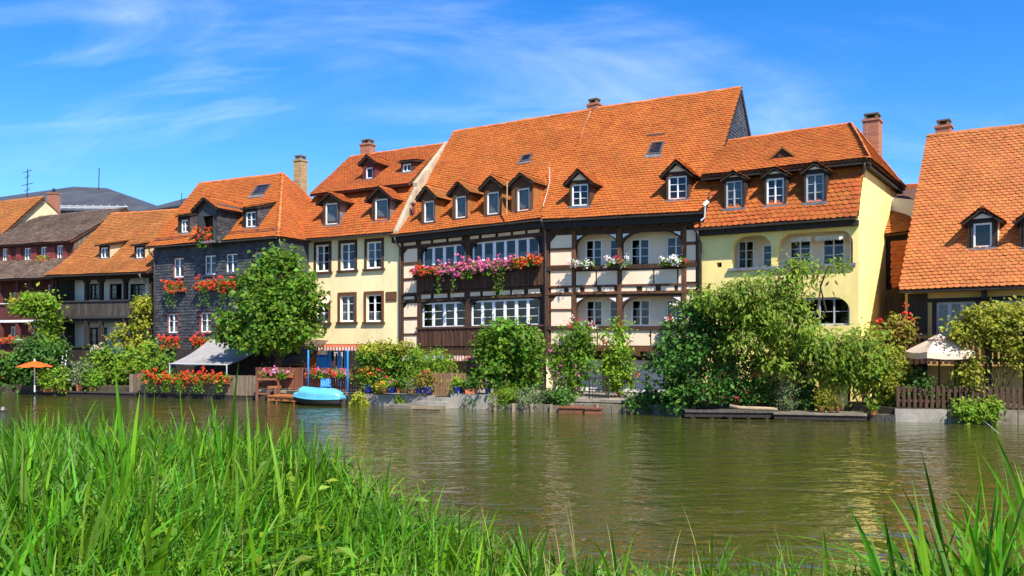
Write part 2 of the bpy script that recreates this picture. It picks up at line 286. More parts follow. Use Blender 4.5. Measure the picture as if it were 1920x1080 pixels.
class Frame:
    """A facade: u to the right along it, z up, w outwards. Old houses sag, so heights stretch slightly along u."""
    def __init__(s, left, right, base=0.45):
        s.o = Vector((*left, 0)); d = Vector((*right, 0)) - s.o; s.len = d.length; s.U = d.normalized(); s.W = Vector((s.U.y, -s.U.x, 0)); s.b = 0; s.z0 = base
    def P(s, u, z, w=0):
        p = s.o + s.U * u + s.W * w; p.z = s.z0 + (z - s.z0) * (1 + s.b * (u - s.len / 2)); return p
    def raw(s, p):
        q = p - s.o; q.z = 0; u = q.dot(s.U); return u, s.z0 + (p.z - s.z0) / (1 + s.b * (u - s.len / 2)), q.dot(s.W)
    def px(s, x, y, w=0):
        d = Vector(((x - 960) / FPX, 1, (HOR - y) / FPX)); c = Vector((0, 0, CAM_H)); o = s.o + s.W * w
        t = (o - c).dot(s.W) / d.dot(s.W); return s.raw(c + d * t)[:2]
    def at_u(s, x, y, u):
        d = Vector(((x - 960) / FPX, 1, (HOR - y) / FPX)); c = Vector((0, 0, CAM_H)); o = s.o + s.U * u
        t = (o - c).dot(s.U) / d.dot(s.U); r = s.raw(c + d * t); return r[2], r[1]
    def level(s, a, b, w=0):              # fit the sag so that photo line a-b is level along the facade
        s.b = 0; ua, za = s.px(*a, w); ub, zb = s.px(*b, w); zm = (za + zb) / 2; s.b = (zb - za) / (ub - ua) / (zm - s.z0); return zm
    def M(s): return Matrix((( s.U.x, -s.W.x, 0), (s.U.y, -s.W.y, 0), (0, 0, 1)))
def wall_face(mb, H, u0, u1, z0, z1, ops, w0, w1):
    us = sorted({u0, u1, *[o[0] for o in ops], *[o[1] for o in ops]}); zs = sorted({z0, z1, *[o[2] for o in ops], *[o[3] for o in ops]})
    us = [u for u in us if u0 <= u <= u1]; zs = [z for z in zs if z0 <= z <= z1]
    for i in range(len(us) - 1):
        for j in range(len(zs) - 1):
            a, b, c, d = us[i], us[i + 1], zs[j], zs[j + 1]; m, n = (a + b) / 2, (c + d) / 2
            if any(o[0] < m < o[1] and o[2] < n < o[3] for o in ops): continue
            mb.poly([H.P(a, c, w0), H.P(b, c, w0), H.P(b, d, w0), H.P(a, d, w0)])
    for a, b, c, d in [o[:4] for o in ops]:
        mb.poly([H.P(a, c, w0), H.P(a, d, w0), H.P(a, d, w1), H.P(a, c, w1)]); mb.poly([H.P(b, c, w0), H.P(b, c, w1), H.P(b, d, w1), H.P(b, d, w0)])
        mb.poly([H.P(a, c, w0), H.P(a, c, w1), H.P(b, c, w1), H.P(b, c, w0)]); mb.poly([H.P(a, d, w0), H.P(b, d, w0), H.P(b, d, w1), H.P(a, d, w1)])
def arch_corner(mb, H, uc, zt, ru, rz, sg, w0, w1, n=7):
    pts = [(uc, zt)] + [(uc + sg * ru * (1 - math.sin(a)), zt - rz * (1 - math.cos(a))) for a in [math.pi / 2 * k / n for k in range(n + 1)]]
    off = H.P(0, 1, w1) - H.P(0, 1, w0); mb.prism([H.P(u, z, w0) for u, z in pts], off)
def window(th, H, u0, u1, z0, z1, w, cols=2, rows=3, parent=None, fr=0.06, m='white_paint', curtain=None, name='window', mun=0.022, splits=None, mull=0.05):
    """frame with mullions and muntins set at depth w, each pane its own piece, a curtain behind if there is one"""
    mb = MB(); d0, d1 = w - 0.03, w + 0.03
    mb.box(H, u0, u0 + fr, z0, z1, d0, d1); mb.box(H, u1 - fr, u1, z0, z1, d0, d1); mb.box(H, u0 + fr, u1 - fr, z0, z0 + fr, d0, d1); mb.box(H, u0 + fr, u1 - fr, z1 - fr, z1, d0, d1)
    cw = (u1 - u0 - 2 * fr - (cols - 1) * mull) / cols; a0 = u0 + fr; sp = splits or [1] * rows; tot = sum(sp); hh = z1 - z0 - 2 * fr - (rows - 1) * mun; panes = []
    for c in range(cols):
        a = a0 + c * (cw + mull)
        if c: mb.box(H, a - mull, a, z0 + fr, z1 - fr, d0 + 0.004, d1 + 0.008)
        z = z0 + fr
        for r in range(rows):
            h = hh * sp[r] / tot; panes.append((a, a + cw, z, z + h)); z += h
            if r < rows - 1: mb.box(H, a, a + cw, z, z + mun, d0 + 0.012, d1 - 0.012)
            z += mun
    f = th.part(name, mb, m, parent); par = parent or f
    for p in panes:
        q = MB(); q.box(H, p[0] - 0.004, p[1] + 0.004, p[2] - 0.004, p[3] + 0.004, w - 0.006, w - 0.001); th.part('pane', q, 'glass', par)
    if curtain:
        fracs = {'full': [(0.04, 0.96)], 'sides': [(0.02, 0.3), (0.7, 0.98)], 'low': [(0.02, 0.98)], 'left': [(0.02, 0.55)]}[curtain]
        for a, b in fracs:
            q = MB(); n = max(6, int((b - a) * 22)); zt = z1 - 0.05 if curtain != 'low' else z0 + (z1 - z0) * 0.38; vs = []
            for k in range(n + 1):
                uu = u0 + (u1 - u0) * (a + (b - a) * k / n); ww = w - 0.11 - 0.025 * (k % 2) - 0.012 * math.sin(k * 1.7)
                vs += [H.P(uu, z0 + 0.03, ww), H.P(uu, zt, ww + 0.01)]
            q.add(vs, [(2 * k, 2 * k + 2, 2 * k + 3, 2 * k + 1) for k in range(n)]); th.part('curtain', q, 'curtain', par)
    return f
# ---- tiles
def beaver(w, l, t=0.028, n=6, rounding=0.55):
    arc = [(-w / 2 * math.cos(math.pi * k / n), l * 0.30 * rounding * (1 - math.sin(math.pi * k / n))) for k in range(n + 1)]
    top = [(w / 2, l), (-w / 2, l)]; o = arc + top; z = lambda y: 0.050 - 0.042 * y / l
    V = [(x, y, z(y)) for x, y in o] + [(x, y, z(y) - t) for x, y in arc]; m = len(o)
    return V, [tuple(range(m))] + [(i + 1, i, m + i, m + i + 1) for i in range(n)]
def tile_layout(A, B, C, D, tw, ex, skip=None, jit=1.0):
    A, B, C, D = [np.array(p, float) for p in (A, B, C, D)]; sl = (np.linalg.norm(D - A) + np.linalg.norm(C - B)) / 2; rows = max(1, int(round(sl / ex))); Ms = []; Ls = []
    for r in range(rows):
        t = r / rows; a = A + (D - A) * t; b = B + (C - B) * t; ln = np.linalg.norm(b - a); n = max(1, int(round(ln / tw)))
        if ln < tw * 0.6: continue
        x = (b - a) / ln; off = 0.5 if r % 2 else 0.0
        for k in range(n + (1 if off else 0)):
            s = (k + 0.5 - off) / n; s = min(max(s, 0.3 / n), 1 - 0.3 / n); p = a + (b - a) * s
            if skip and skip(p): continue
            up = (D - A) * (1 - s) + (C - B) * s; up = up / np.linalg.norm(up); up0 = up - x * np.dot(up, x); up0 /= np.linalg.norm(up0); nn = np.cross(x, up0)
            th = random.gauss(0, 0.018) * jit; xx = x * math.cos(th) + up0 * math.sin(th); yy = up0 * math.cos(th) - x * math.sin(th)
            Ms.append(np.stack([xx, yy, nn], 1)); Ls.append(p + nn * (random.gauss(0.012, 0.003) * jit + 0.018 + 0.018 * math.sin(p[0] * 1.9 + p[2] * .7) * math.cos(p[2] * 1.3 + p[1] * .4)) + up0 * random.gauss(0, 0.004) * jit)
    return Ms, Ls
def tile_field(th, parent, patches, tw, ex, m, singles=0, tname='roof_tile', skip=None, rounding=0.55, lr=1.75):
    Ms, Ls = [], []
    for q in patches:
        a, b = tile_layout(*q, tw, ex, skip); Ms += a; Ls += b
    if not Ls: return
    tv, tf = beaver(tw * 0.97, ex * lr, rounding=rounding); M, L = np.array(Ms), np.array(Ls)
    order = np.argsort(np.linalg.norm(L - np.array([0, 0, CAM_H]), axis=1)); one, rest = order[:singles], order[singles:]
    if singles:
        me = bpy.data.meshes.new(tname); me.from_pydata(tv, [], tf); me.materials.append(MATS[m])
        for i in one:
            X = Matrix(M[i].tolist()).to_4x4(); X.translation = Vector(L[i]); th.inst(tname, me, X, parent)
    if len(rest): th.part(tname + 's', inst_mesh(tname + 's', tv, tf, M[rest], L[rest]), m, parent, kind='stuff')
RIDGE = {}
def ridge_tiles(th, parent, a, b, r=0.11, m='ridge_clay', step=0.36, name='ridge_tile'):
    a, b = Vector(a), Vector(b); d = b - a; n = max(1, int(d.length / step)); x = d.normalized(); y = Vector((0, 0, 1)).cross(x).normalized(); z = x.cross(y); st = d.length / n
    key = (round(r, 3), m, round(st, 2))
    if key not in RIDGE:
        V, F = [], []; k = 6
        for j, (xx, rr) in enumerate(((0, r), (st * 1.06, r * 0.86))):
            for i in range(k + 1):
                an = math.pi * (0.03 + 0.94 * i / k); V.append((xx, rr * math.cos(an), rr * math.sin(an) - r * 0.35))
        F = [(i, i + 1, k + 2 + i, k + 1 + i) for i in range(k)] + [tuple(range(k + 1))]; me = bpy.data.meshes.new(name); me.from_pydata(V, [], F); me.materials.append(MATS[m]); RIDGE[key] = me
    for i in range(n):
        X = Matrix((x, y, z)).transposed().to_4x4(); X.translation = a + x * (st * i) + Vector((0, 0, random.gauss(0.02, 0.008))); th.inst(name, RIDGE[key], X, parent)
def slab(mb, A, B, C, D, t=0.09):
    A, B, C, D = [Vector(p) for p in (A, B, C, D)]; n = (B - A).cross(D - A)
    if n.length < 1e-6: n = (C - B).cross(D - A)
    n = n.normalized() * t; mb.hexa([A - n, B - n, C - n, D - n, A, B, C, D])
def chimney(th, H, u0, u1, z0, z1, w0, w1, m, parent=None, capm='concrete_old', pots=1):
    mb = MB(); mb.box(H, u0, u1, z0, z1, w0, w1); mb.box(H, u0 - 0.04, u1 + 0.04, z1, z1 + 0.09, w0 - 0.04, w1 + 0.04); c = th.part('chimney', mb, m, parent)
    q = MB(); a, b, d, e = u0 + 0.06, u1 - 0.06, w0 + 0.06, w1 - 0.06
    for uu in (a, b - 0.1):
        for ww in (d, e - 0.1): q.box(H, uu, uu + 0.1, z1 + 0.09, z1 + 0.27, ww, ww + 0.1)
    q.box(H, a - 0.03, b + 0.03, z1 + 0.27, z1 + 0.33, d - 0.03, e + 0.03); q.box(H, a + 0.12, b - 0.12, z1 + 0.09, z1 + 0.2, d + 0.12, e - 0.12); th.part('chimney_cap', q, capm, c if parent is None else parent)
def gutter(th, H, u0, u1, z, w, drop=None, m='zinc', r=0.065):
    mb = MB(); n = 6; V = []
    for uu in (u0, u1):
        for k in range(n + 1):
            a = math.pi * k / n; V.append(H.P(uu, z - r * math.sin(a), w + r * math.cos(a)))
    mb.add(V, [(k, k + 1, n + 2 + k, n + 1 + k) for k in range(n)] + [tuple(range(n + 1)), tuple(range(n + 1, 2 * n + 2))]); th.part('gutter', mb, m)
    if drop:
        ud, zb, ww = drop; q = MB(); q.tube([H.P(ud, z - r, w), H.P(ud, z - 0.22, w - 0.02), H.P(ud, z - 0.55, ww), H.P(ud, zb, ww)], 0.045, 8); th.part('downpipe', q, m, smooth=True)
# ================================================================ GROUND, RIVER, BANKS
BANK = [(-90, 66), (-40, 47.5), (-25.5, 42.5), (-22.4, 41.6), (-16.6, 39.7), (-11.3, 37.9), (-6.9, 35.7), (-4.2, 34.2), (-0.6, 32.7), (3.9, 31.6), (6.0, 30.0), (11.4, 28.9), (12.5, 27.5), (15.8, 26.9), (40, 20), (120, -10)]
def build_setting():
    mb = MB(); mb.poly([(-400, -60, 0), (400, -60, 0), (400, 400, 0), (-400, 400, 0)]); single('river', mb, 'water', (0, 0, 0), kind='structure')
    mb = MB(); z = .45; n = len(BANK); V = [(x, y, z) for x, y in BANK] + [(x, 3000, z) for x, y in BANK] + [(x, y, -.6) for x, y in BANK]
    V[n] = (-3000, 3000, z); V[2 * n - 1] = (3000, 3000, z); mb.add(V, [(i, i + 1, n + i + 1, n + i) for i in range(n - 1)] + [(2 * n + i, 2 * n + i + 1, i + 1, i) for i in range(n - 1)]); single('far_bank_ground', mb, 'soil', (0, 0, 0), kind='structure')
build_setting()
# ---------------------------------------------------------------- house helpers
def interp_w(prof):
    pr = sorted(prof)
    def f(z):
        if z <= pr[0][0]: a, b = pr[0], pr[1]
        elif z >= pr[-1][0]: return pr[-1][1]
        else: a, b = next((pr[i], pr[i + 1]) for i in range(len(pr) - 1) if pr[i][0] <= z <= pr[i + 1][0])
        return a[1] + (b[1] - a[1]) * (z - a[0]) / (b[0] - a[0])
    return f
def tiled_roof(th, H, uL, uR, prof, profR=None, m='tile_orange', tw=0.19, ex=0.15, singles=0, uLtop=None, uRtop=None, back=True, ridge=True, rm='ridge_clay', name='roof', rounding=0.55, tname='roof_tile', skip=None, thick=0.09):
    """prof: (z, w) from the eave up to the ridge, at the left end; profR at the right end"""
    profR = profR or prof; n = len(prof); uLt = uL if uLtop is None else uLtop; uRt = uR if uRtop is None else uRtop; mb = MB(); patches = []
    for i in range(n - 1):
        t0, t1 = i / (n - 1), (i + 1) / (n - 1); zt = lambda t, a, b: a + (b - a) * t
        f = lambda pf, k: (pf[k][0] - pf[0][0]) / (pf[-1][0] - pf[0][0])
        A = H.P(uL + (uLt - uL) * f(prof, i), *prof[i]); D = H.P(uL + (uLt - uL) * f(prof, i + 1), *prof[i + 1])
        B = H.P(uR + (uRt - uR) * f(profR, i), *profR[i]); C = H.P(uR + (uRt - uR) * f(profR, i + 1), *profR[i + 1])
        slab(mb, A, B, C, D, thick); patches.append((A, B, C, D))
    rl, rr = H.P(uLt, *prof[-1]), H.P(uRt, *profR[-1])
    if back:
        wb = 2 * prof[-1][1] - prof[0][1]; slab(mb, H.P(uR, profR[0][0], wb), H.P(uL, prof[0][0], wb), rl, rr, thick)
    r = th.part(name, mb, 'roof_under'); tile_field(th, r, patches, tw, ex, m, singles, tname, skip, rounding)
    if ridge: ridge_tiles(th, r, rl, rr, m=rm)
    return r
def dormer(th, H, wof, fx, pyb, pyt, pyp, win, style='gable', body='timber', cheek=None, roofm='tile_orange', tymp=None, cols=2, rows=3, wm='white_paint', curtain='full', tw=0.17, ex=0.14, over=0.16, ovs=0.14, rise=0.32, sillm='lead', fr=0.06, dark_backing=True, splits=None, wofs=0.02, slates=None, open_=False):
    mx = (fx[0] + fx[1]) / 2; w = 0.0
    for _ in range(12): w = wof(H.px(mx, pyb, w)[1]) + wofs
    u0, zb = H.px(fx[0], pyb, w)[0], H.px(mx, pyb, w)[1]; u1 = H.px(fx[1], pyb, w)[0]; zt = H.px(mx, pyt, w)[1]; zp = H.px(mx, pyp, w + over)[1]
    a0, b0 = H.px(win[0], win[3], w)[0], H.px(win[2], win[3], w)[0]; c0 = H.px(mx, win[3], w)[1]; d0 = min(H.px(mx, win[1], w)[1], zt - 0.03); zb -= 0.10
    um = (u0 + u1) / 2; bk = lambda z: wof(z) - 0.25
    mb = MB(); wall_face(mb, H, u0, u1, zb, zt, [(a0, b0, c0, d0)], w, w - 0.14)
    if style == 'gable': mb.poly([H.P(u0, zt, w), H.P(u1, zt, w), H.P(um, zp - 0.03, w)])
    # window casing boards
    for q in ((a0 - 0.07, a0, c0, d0 + 0.07), (b0, b0 + 0.07, c0, d0 + 0.07), (a0, b0, d0, d0 + 0.07)): mb.box(H, *q, w, w + 0.025)
    d = th.part('dormer', mb, body)
    q = MB()
    for uu in (u0, u1): q.poly([H.P(uu, zb, w), H.P(uu, zt, w), H.P(uu, zt, bk(zt)), H.P(uu, zb, bk(zb))])
    ck = th.part('cheek', q, cheek or body, d)
    if slates:
        for A, B, C, D in ((H.P(u1 + .004, zb, w), H.P(u1 + .004, zb, bk(zb)), H.P(u1 + .004, zt, bk(zt)), H.P(u1 + .004, zt, w)), (H.P(u0 - .004, zb, bk(zb)), H.P(u0 - .004, zb, w), H.P(u0 - .004, zt, w), H.P(u0 - .004, zt, bk(zt)))):
            tile_field(th, d, [(A, B, C, D)], 0.22, 0.14, 'slate', 0, 'slate', rounding=0.5)
    q = MB(); q.box(H, a0 - 0.12, b0 + 0.12, c0 - 0.10, c0, w - 0.05, w + 0.06); th.part('sill', q, sillm, d)
    if not open_: window(th, H, a0 + 0.002, b0 - 0.002, c0 + 0.002, d0 - 0.002, w - 0.06, cols, rows, d, fr, wm, curtain, 'window_frame', splits=splits)
    if dark_backing:
        q = MB(); q.box(H, u0 + 0.01, u1 - 0.01, c0 - 0.02, d0 + 0.03, w - 0.5, w - 0.45); th.part('dark_backing', q, 'interior', d)  # dark panel added to stand in for the unlit space behind the window
    mb = MB(); patches = []; f = w + over; ze = zt - 0.06
    if style == 'gable':
        e0, e1 = u0 - ovs, u1 + ovs; k = (zp - zt) / (um - u0); ze = zt - k * ovs
        Rr = (H.P(e1, ze, f), H.P(e1, ze, bk(ze) + 0.1), H.P(um, zp, bk(zp)), H.P(um, zp, f)); Ll = (H.P(e0, ze, bk(ze) + 0.1), H.P(e0, ze, f), H.P(um, zp, f), H.P(um, zp, bk(zp)))
        for s in (Rr, Ll): slab(mb, *s, 0.06); patches.append(s)
    else:
        z1 = zt; zz = zt + 0.02
        for _ in range(60):
            if zz >= zt + rise * (f - wof(zz)): break
            zz += 0.04
        e0, e1 = u0 - ovs, u1 + ovs; s = (H.P(e0, zt + 0.02, f), H.P(e1, zt + 0.02, f), H.P(e1, zz, wof(zz) - 0.05), H.P(e0, zz, wof(zz) - 0.05)); slab(mb, *s, 0.07); patches.append(s)
        q = MB()
        for uu in (u0 + .001, u1 - .001): q.poly([H.P(uu, zt - 0.001, w), H.P(uu, zt - 0.001, bk(zt)), H.P(uu, zz - 0.05, wof(zz) - 0.1), H.P(uu, zt + 0.02, w)])
        th.part('cheek_top', q, cheek or body, d)
    rf = th.part('dormer_roof', mb, 'timber_dark', d); tile_field(th, d, patches, tw, ex, roofm, 0)
    if style == 'gable': ridge_tiles(th, d, H.P(um, zp + 0.02, f), H.P(um, zp + 0.02, bk(zp) + 0.2), 0.08)
    if tymp and style == 'gable':
        q = MB(); s = 0.16; q.prism([H.P(u0 + s, zt + 0.05, w + 0.012), H.P(u1 - s, zt + 0.05, w + 0.012), H.P(um, zp - 0.14, w + 0.012)], H.W * 0.02); th.part('gable_panel', q, tymp, d)
    return d
def skylight(th, H, wof, xs, ys, parent=None, open_=0.0):
    ux, w = 0, 0
    def hit(x, y):
        w = -2.0
        for _ in range(25): w = wof(H.px(x, y, w)[1]) + 0.04
        u, z = H.px(x, y, w); return u, z, w
    u0, z0, w0 = hit(xs[0], ys[1]); u1, _, _ = hit(xs[1], ys[1]); _, z1, w1 = hit(xs[1], ys[0]); dz, dw = (z1 - z0), (w1 - w0); L = math.hypot(dz, dw); nz, nw = -dw / L, dz / L
    mb = MB(); f = 0.07
    P = lambda u, t, h: H.P(u, z0 + dz * t + nz * h, w0 + dw * t + nw * h)
    def bar(a, b, s, t): mb.hexa([P(a, s, 0.0), P(b, s, 0.0), P(b, t, 0.0), P(a, t, 0.0), P(a, s, 0.09), P(b, s, 0.09), P(b, t, 0.09), P(a, t, 0.09)])
    ft = f / L; bar(u0, u0 + f, 0, 1); bar(u1 - f, u1, 0, 1); bar(u0 + f, u1 - f, 0, ft); bar(u0 + f, u1 - f, 1 - ft, 1); k = th.part('skylight', mb, 'zinc')
    q = MB(); q.hexa([P(u0 + f, ft, 0.05), P(u1 - f, ft, 0.05), P(u1 - f, 1 - ft, 0.05), P(u0 + f, 1 - ft, 0.05), P(u0 + f, ft, 0.06), P(u1 - f, ft, 0.06), P(u1 - f, 1 - ft, 0.06), P(u0 + f, 1 - ft, 0.06)]); th.part('pane', q, 'glass', k)
    q = MB(); q.hexa([P(u0 + f, ft, 0.005 + .035), P(u1 - f, ft, .04), P(u1 - f, 1 - ft, .04), P(u0 + f, 1 - ft, .04), P(u0 + f, ft, .046), P(u1 - f, ft, .046), P(u1 - f, 1 - ft, .046), P(u0 + f, 1 - ft, .046)]); th.part('pane_backing', q, 'interior', k)  # dark sheet just under the pane, in the interior colour
    q = MB(); q.hexa([P(u0 - .05, -.25, 0.0), P(u1 + .05, -.25, 0.0), P(u1 + .05, -0.01, 0.0), P(u0 - .05, -0.01, 0.0), P(u0 - .05, -.25, 0.06), P(u1 + .05, -.25, 0.06), P(u1 + .05, -0.01, 0.06), P(u0 - .05, -0.01, 0.06)]); th.part('flashing', q, 'lead', k)
def shell(th, H, prof, D, m, uL=0.0, uR=None, zb=0.3):
    """end walls and rear wall; prof (z, w) of the end wall's upper outline from front to back"""
    uR = H.len if uR is None else uR; mb = MB()
    for uu in (uL, uR):
        pts = [(zb, prof[0][1])] + prof + [(zb, prof[-1][1])]; q = [H.P(uu, z, w) for z, w in pts]; mb.poly(q if uu == uL else q[::-1])
    mb.poly([H.P(uR, zb, prof[-1][1]), H.P(uL, zb, prof[-1][1]), H.P(uL, prof[-1][0], prof[-1][1]), H.P(uR, prof[-1][0], prof[-1][1])]); return th.part('side_walls', mb, m)
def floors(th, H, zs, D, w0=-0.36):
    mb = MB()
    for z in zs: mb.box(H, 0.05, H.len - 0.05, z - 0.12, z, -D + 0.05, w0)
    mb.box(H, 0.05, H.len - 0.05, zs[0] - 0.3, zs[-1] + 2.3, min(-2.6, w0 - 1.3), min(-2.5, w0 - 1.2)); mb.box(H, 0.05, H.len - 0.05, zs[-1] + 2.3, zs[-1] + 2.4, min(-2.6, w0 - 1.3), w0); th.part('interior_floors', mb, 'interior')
def pxbox(H, x0, y0, x1, y1, w=0.0):     # photo rectangle on the facade plane -> u0, u1, z0, z1
    ym = (y0 + y1) / 2; xm = (x0 + x1) / 2; return H.px(x0, ym, w)[0], H.px(x1, ym, w)[0], H.px(xm, y1, w)[1], H.px(xm, y0, w)[1]
def plankwork(th, H, u0, u1, z0, z1, w, pitch, m, name='plank', parent=None, t=0.028, gap=0.012, batten=None, taper=None):
    n = max(1, int(round((u1 - u0) / pitch))); p = (u1 - u0) / n
    for i in range(n):
        a = u0 + i * p; mb = MB(); j = random.uniform(-0.006, 0.006); mb.box(H, a + gap / 2, a + p - gap / 2, z0 + random.uniform(-0.01, 0.01), z1, w + j, w + t + j); th.part(name, mb, m, parent)
        if batten and i: mb = MB(); mb.box(H, a - 0.025, a + 0.025, z0 + 0.01, z1, w + t + 0.006, w + t + 0.03); th.part('batten', mb, m, parent)
# ================================================================ HOUSES
FL = {}
# ---- yellow house with the row of six windows (three storeys, two-stage roof)
def house_c():
    H = Frame((-11.03, 44.13), (-5.36, 41.24)); FL['C'] = H; ze = H.level((568, 452), (748, 438)); th = Thing('yellow_house', H.o + Vector((0, 0, .45)), 'pale yellow house with six brown-framed windows and two-stage orange roof', 'house', 'houses along the river')
    uR = H.len
    up = [(593, 459, 618, 509), (639, 456, 666, 506), (688, 453, 716, 503)]; lo = [(594, 556, 616, 604), (638, 554, 665, 603), (687, 552, 716, 603)]
    ops = [pxbox(H, *r) for r in up + lo]
    zbot = H.px(650, 645)[1]; mb = MB(); wall_face(mb, H, 0, uR, zbot, ze + 0.1, ops, 0, -0.3); th.part('wall', mb, 'plaster_yellow')
    for i, o in enumerate(ops):
        s = MB(); b = 0.13
        for q in ((o[0] - b, o[0], o[2] - .02, o[3] + .16), (o[1], o[1] + b, o[2] - .02, o[3] + .16), (o[0], o[1], o[3], o[3] + .16)): s.box(H, *q, 0.002, 0.045)
        fr = window(th, H, *o, -0.10, 2, 3, curtain=['sides', 'low', 'sides', 'low', 'sides', 'low'][i], splits=[1, 1, 0.85], fr=0.07, mull=0.08)
        th.part('surround', s, 'timber' if i < 3 else 'timber_red', fr); s = MB(); s.box(H, o[0] - .2, o[1] + .2, o[2] - .12, o[2] - .02, 0.002, 0.11); th.part('sill', s, 'timber', fr)
    o = pxbox(H, 724, 547, 744, 565); mb = MB(); mb.box(H, *o, 0.002, 0.04); v = th.part('vent_panel', mb, 'timber_red'); mb = MB(); mb.box(H, o[0] + .08, o[1] - .08, o[2] + .08, o[3] - .08, 0.04, 0.05); th.part('grille', mb, 'dormer_front', v)
    # ground floor, set back under the jetty
    mb = MB(); wall_face(mb, H, 0, uR, 0.3, zbot, [(2.0, 3.9, 0.5, zbot - 0.25)], -0.35, -0.6); mb.box(H, 0, uR, zbot - 0.16, zbot - 0.001, -0.36, -0.001); th.part('ground_floor', mb, 'timber')
    window(th, H, 2.0, 3.9, 0.5, zbot - 0.25, -0.5, 3, 1, m='grey_paint')
    # roof: steep lower stage, then an upper stage
    e = (ze, 0.42); w1, z1 = H.at_u(592, 377, 0.0); w2, z2 = H.at_u(658, 295, 0.0); w1 = -1.35; z1 = H.px(680, 366, w1)[1]; w2 = -4.3; zl = H.px(658, 295, w2)[1]; ul = 0.0; zr = H.px(835, 270, w2)[1]
    zm = H.px(680, 355, w1 + 0.45)[1]
    wof1 = interp_w([e, (z1, w1)])
    tiled_roof(th, H, -0.12, uR - 0.16, [e, (z1 + 0.1, w1)], m='tile_red', back=False, ridge=False, tw=0.2, ex=0.17)
    mb = MB(); mb.box(H, 0, uR - 0.1, z1 - 0.3, zm + 0.2, w1 - 0.2, w1 - 0.05); th.part('roof_band', mb, 'timber')
    tiled_roof(th, H, -0.05, uR - 0.16, [(zm, w1 + 0.45), (zl, w2)], [(zm, w1 + 0.45), (zr, w2)], m='tile_red', name='upper_roof', uLtop=0.0, tw=0.19, ex=0.15); wof2 = interp_w([(zm, w1 + 0.45), ((zl + zr) / 2, w2)])
    prof = [(ze, 0), (z1, w1), (zm + .1, w1), ((zl + zr) / 2 - .1, w2), (ze, -8.6)]; shell(th, H, prof, 8.6, 'plaster_yellow', uR=uR - .05)
    # plastered parapet on the right gable
    pz = [(ze - 0.15, 0.42), (ze + 0.10, 0.42), (z1 + 0.1, w1 + 0.06), (zm + 0.12, w1 + 0.1), (zr + 0.12, w2), (zr - 0.4, w2 - 0.2), (z1 - 0.6, w1 - 0.7), (ze - 0.4, 0.0)]
    mb = MB(); mb.prism([H.P(uR - 0.16, z, w) for z, w in pz], H.U * 0.24); th.part('parapet', mb, 'plaster_aged')
    for fx, b, t, p, win in (((605, 637), 425, 375, 361, (610, 381, 633, 421)), ((697, 731), 417, 368, 350, (703, 373, 727, 414))):
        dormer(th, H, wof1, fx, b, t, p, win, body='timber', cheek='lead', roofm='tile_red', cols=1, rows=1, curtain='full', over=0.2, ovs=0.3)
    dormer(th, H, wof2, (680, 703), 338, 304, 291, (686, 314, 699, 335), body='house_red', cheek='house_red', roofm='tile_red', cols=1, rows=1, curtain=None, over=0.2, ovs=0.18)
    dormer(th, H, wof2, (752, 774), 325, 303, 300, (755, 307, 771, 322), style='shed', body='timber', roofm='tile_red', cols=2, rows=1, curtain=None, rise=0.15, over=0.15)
    c = H.px(685, 290, w2); chimney(th, H, c[0] - 0.32, c[0] + 0.32, zl - 0.3, H.px(685, 272, w2)[1], w2 - 0.5, w2 + 0.05, 'brick_red')
    gutter(th, H, -0.1, uR - 0.25, ze - 0.02, 0.48)
    floors(th, H, [zbot, (zbot + ze) / 2], 8)
    # satellite dish
    u, z = H.px(610, 560, 0.5); mb = MB(); c = H.P(u, z, 0.55); n = (H.W + H.U * 0.35 + Vector((0, 0, .35))).normalized(); x = n.cross(Vector((0, 0, 1))).normalized(); y = n.cross(x); V = [c - n * 0.09]; F = []
    for r, h in ((0.12, -0.07), (0.2, -0.045), (0.29, 0.0)):
        for k in range(16): V.append(c + n * h + (x * math.cos(k * math.pi / 8) + y * math.sin(k * math.pi / 8)) * r)
    F = [(0, 1 + k, 1 + (k + 1) % 16) for k in range(16)] + [(1 + 16 * j + k, 17 + 16 * j + k, 17 + 16 * j + (k + 1) % 16, 1 + 16 * j + (k + 1) % 16) for j in range(2) for k in range(16)]
    ds = Thing('satellite_dish', H.P(u, z, 0.05), 'cream satellite dish on the yellow wall beside the round tree', 'satellite dish'); mb.add(V, F); ds.part('dish', mb, 'plaster_cream', smooth=True); mb = MB(); mb.tube([H.P(u, z - .1, 0.0), c - n * 0.09], 0.025, 6); mb.tube([c - y * 0.28, c + n * 0.3], 0.012, 6); ds.part('arm', mb, 'zinc')
# ---- half-timbered house with brown plank balcony and four ochre dormers
def panels(th, H, rects, m, w0=-0.04, w1=-0.012, cham=None):
    for r in rects:
        o = pxbox(H, *r[:4]); mb = MB()
        if len(r) > 4:
            c = 0.28 * (o[1] - o[0]); pts = {'tl': [(o[0], o[2]), (o[1], o[2]), (o[1], o[3]), (o[0] + c, o[3]), (o[0], o[3] - c)], 'tr': [(o[0], o[2]), (o[1], o[2]), (o[1], o[3] - c), (o[1] - c, o[3]), (o[0], o[3])]}[r[4]]
            mb.prism([H.P(u, z, w0) for u, z in pts], H.W * (w1 - w0))
        else: mb.box(H, *o, w0, w1)
        th.part('panel', mb, m)
def beams(th, H, rects, m, w0=-0.03, w1=0.012):
    for i, r in enumerate(rects):
        o = pxbox(H, *r); mb = MB(); e = 0.0018 * (i % 4); mb.box(H, *o, w0, w1 + e); th.part('beam', mb, m)
def beams_uz(th, H, rects, m, w0=-0.03, w1=0.012):
    for i, o in enumerate(rects):
        mb = MB(); e = 0.0018 * (i % 4); mb.box(H, *o, w0, w1 + e); th.part('beam', mb, m)
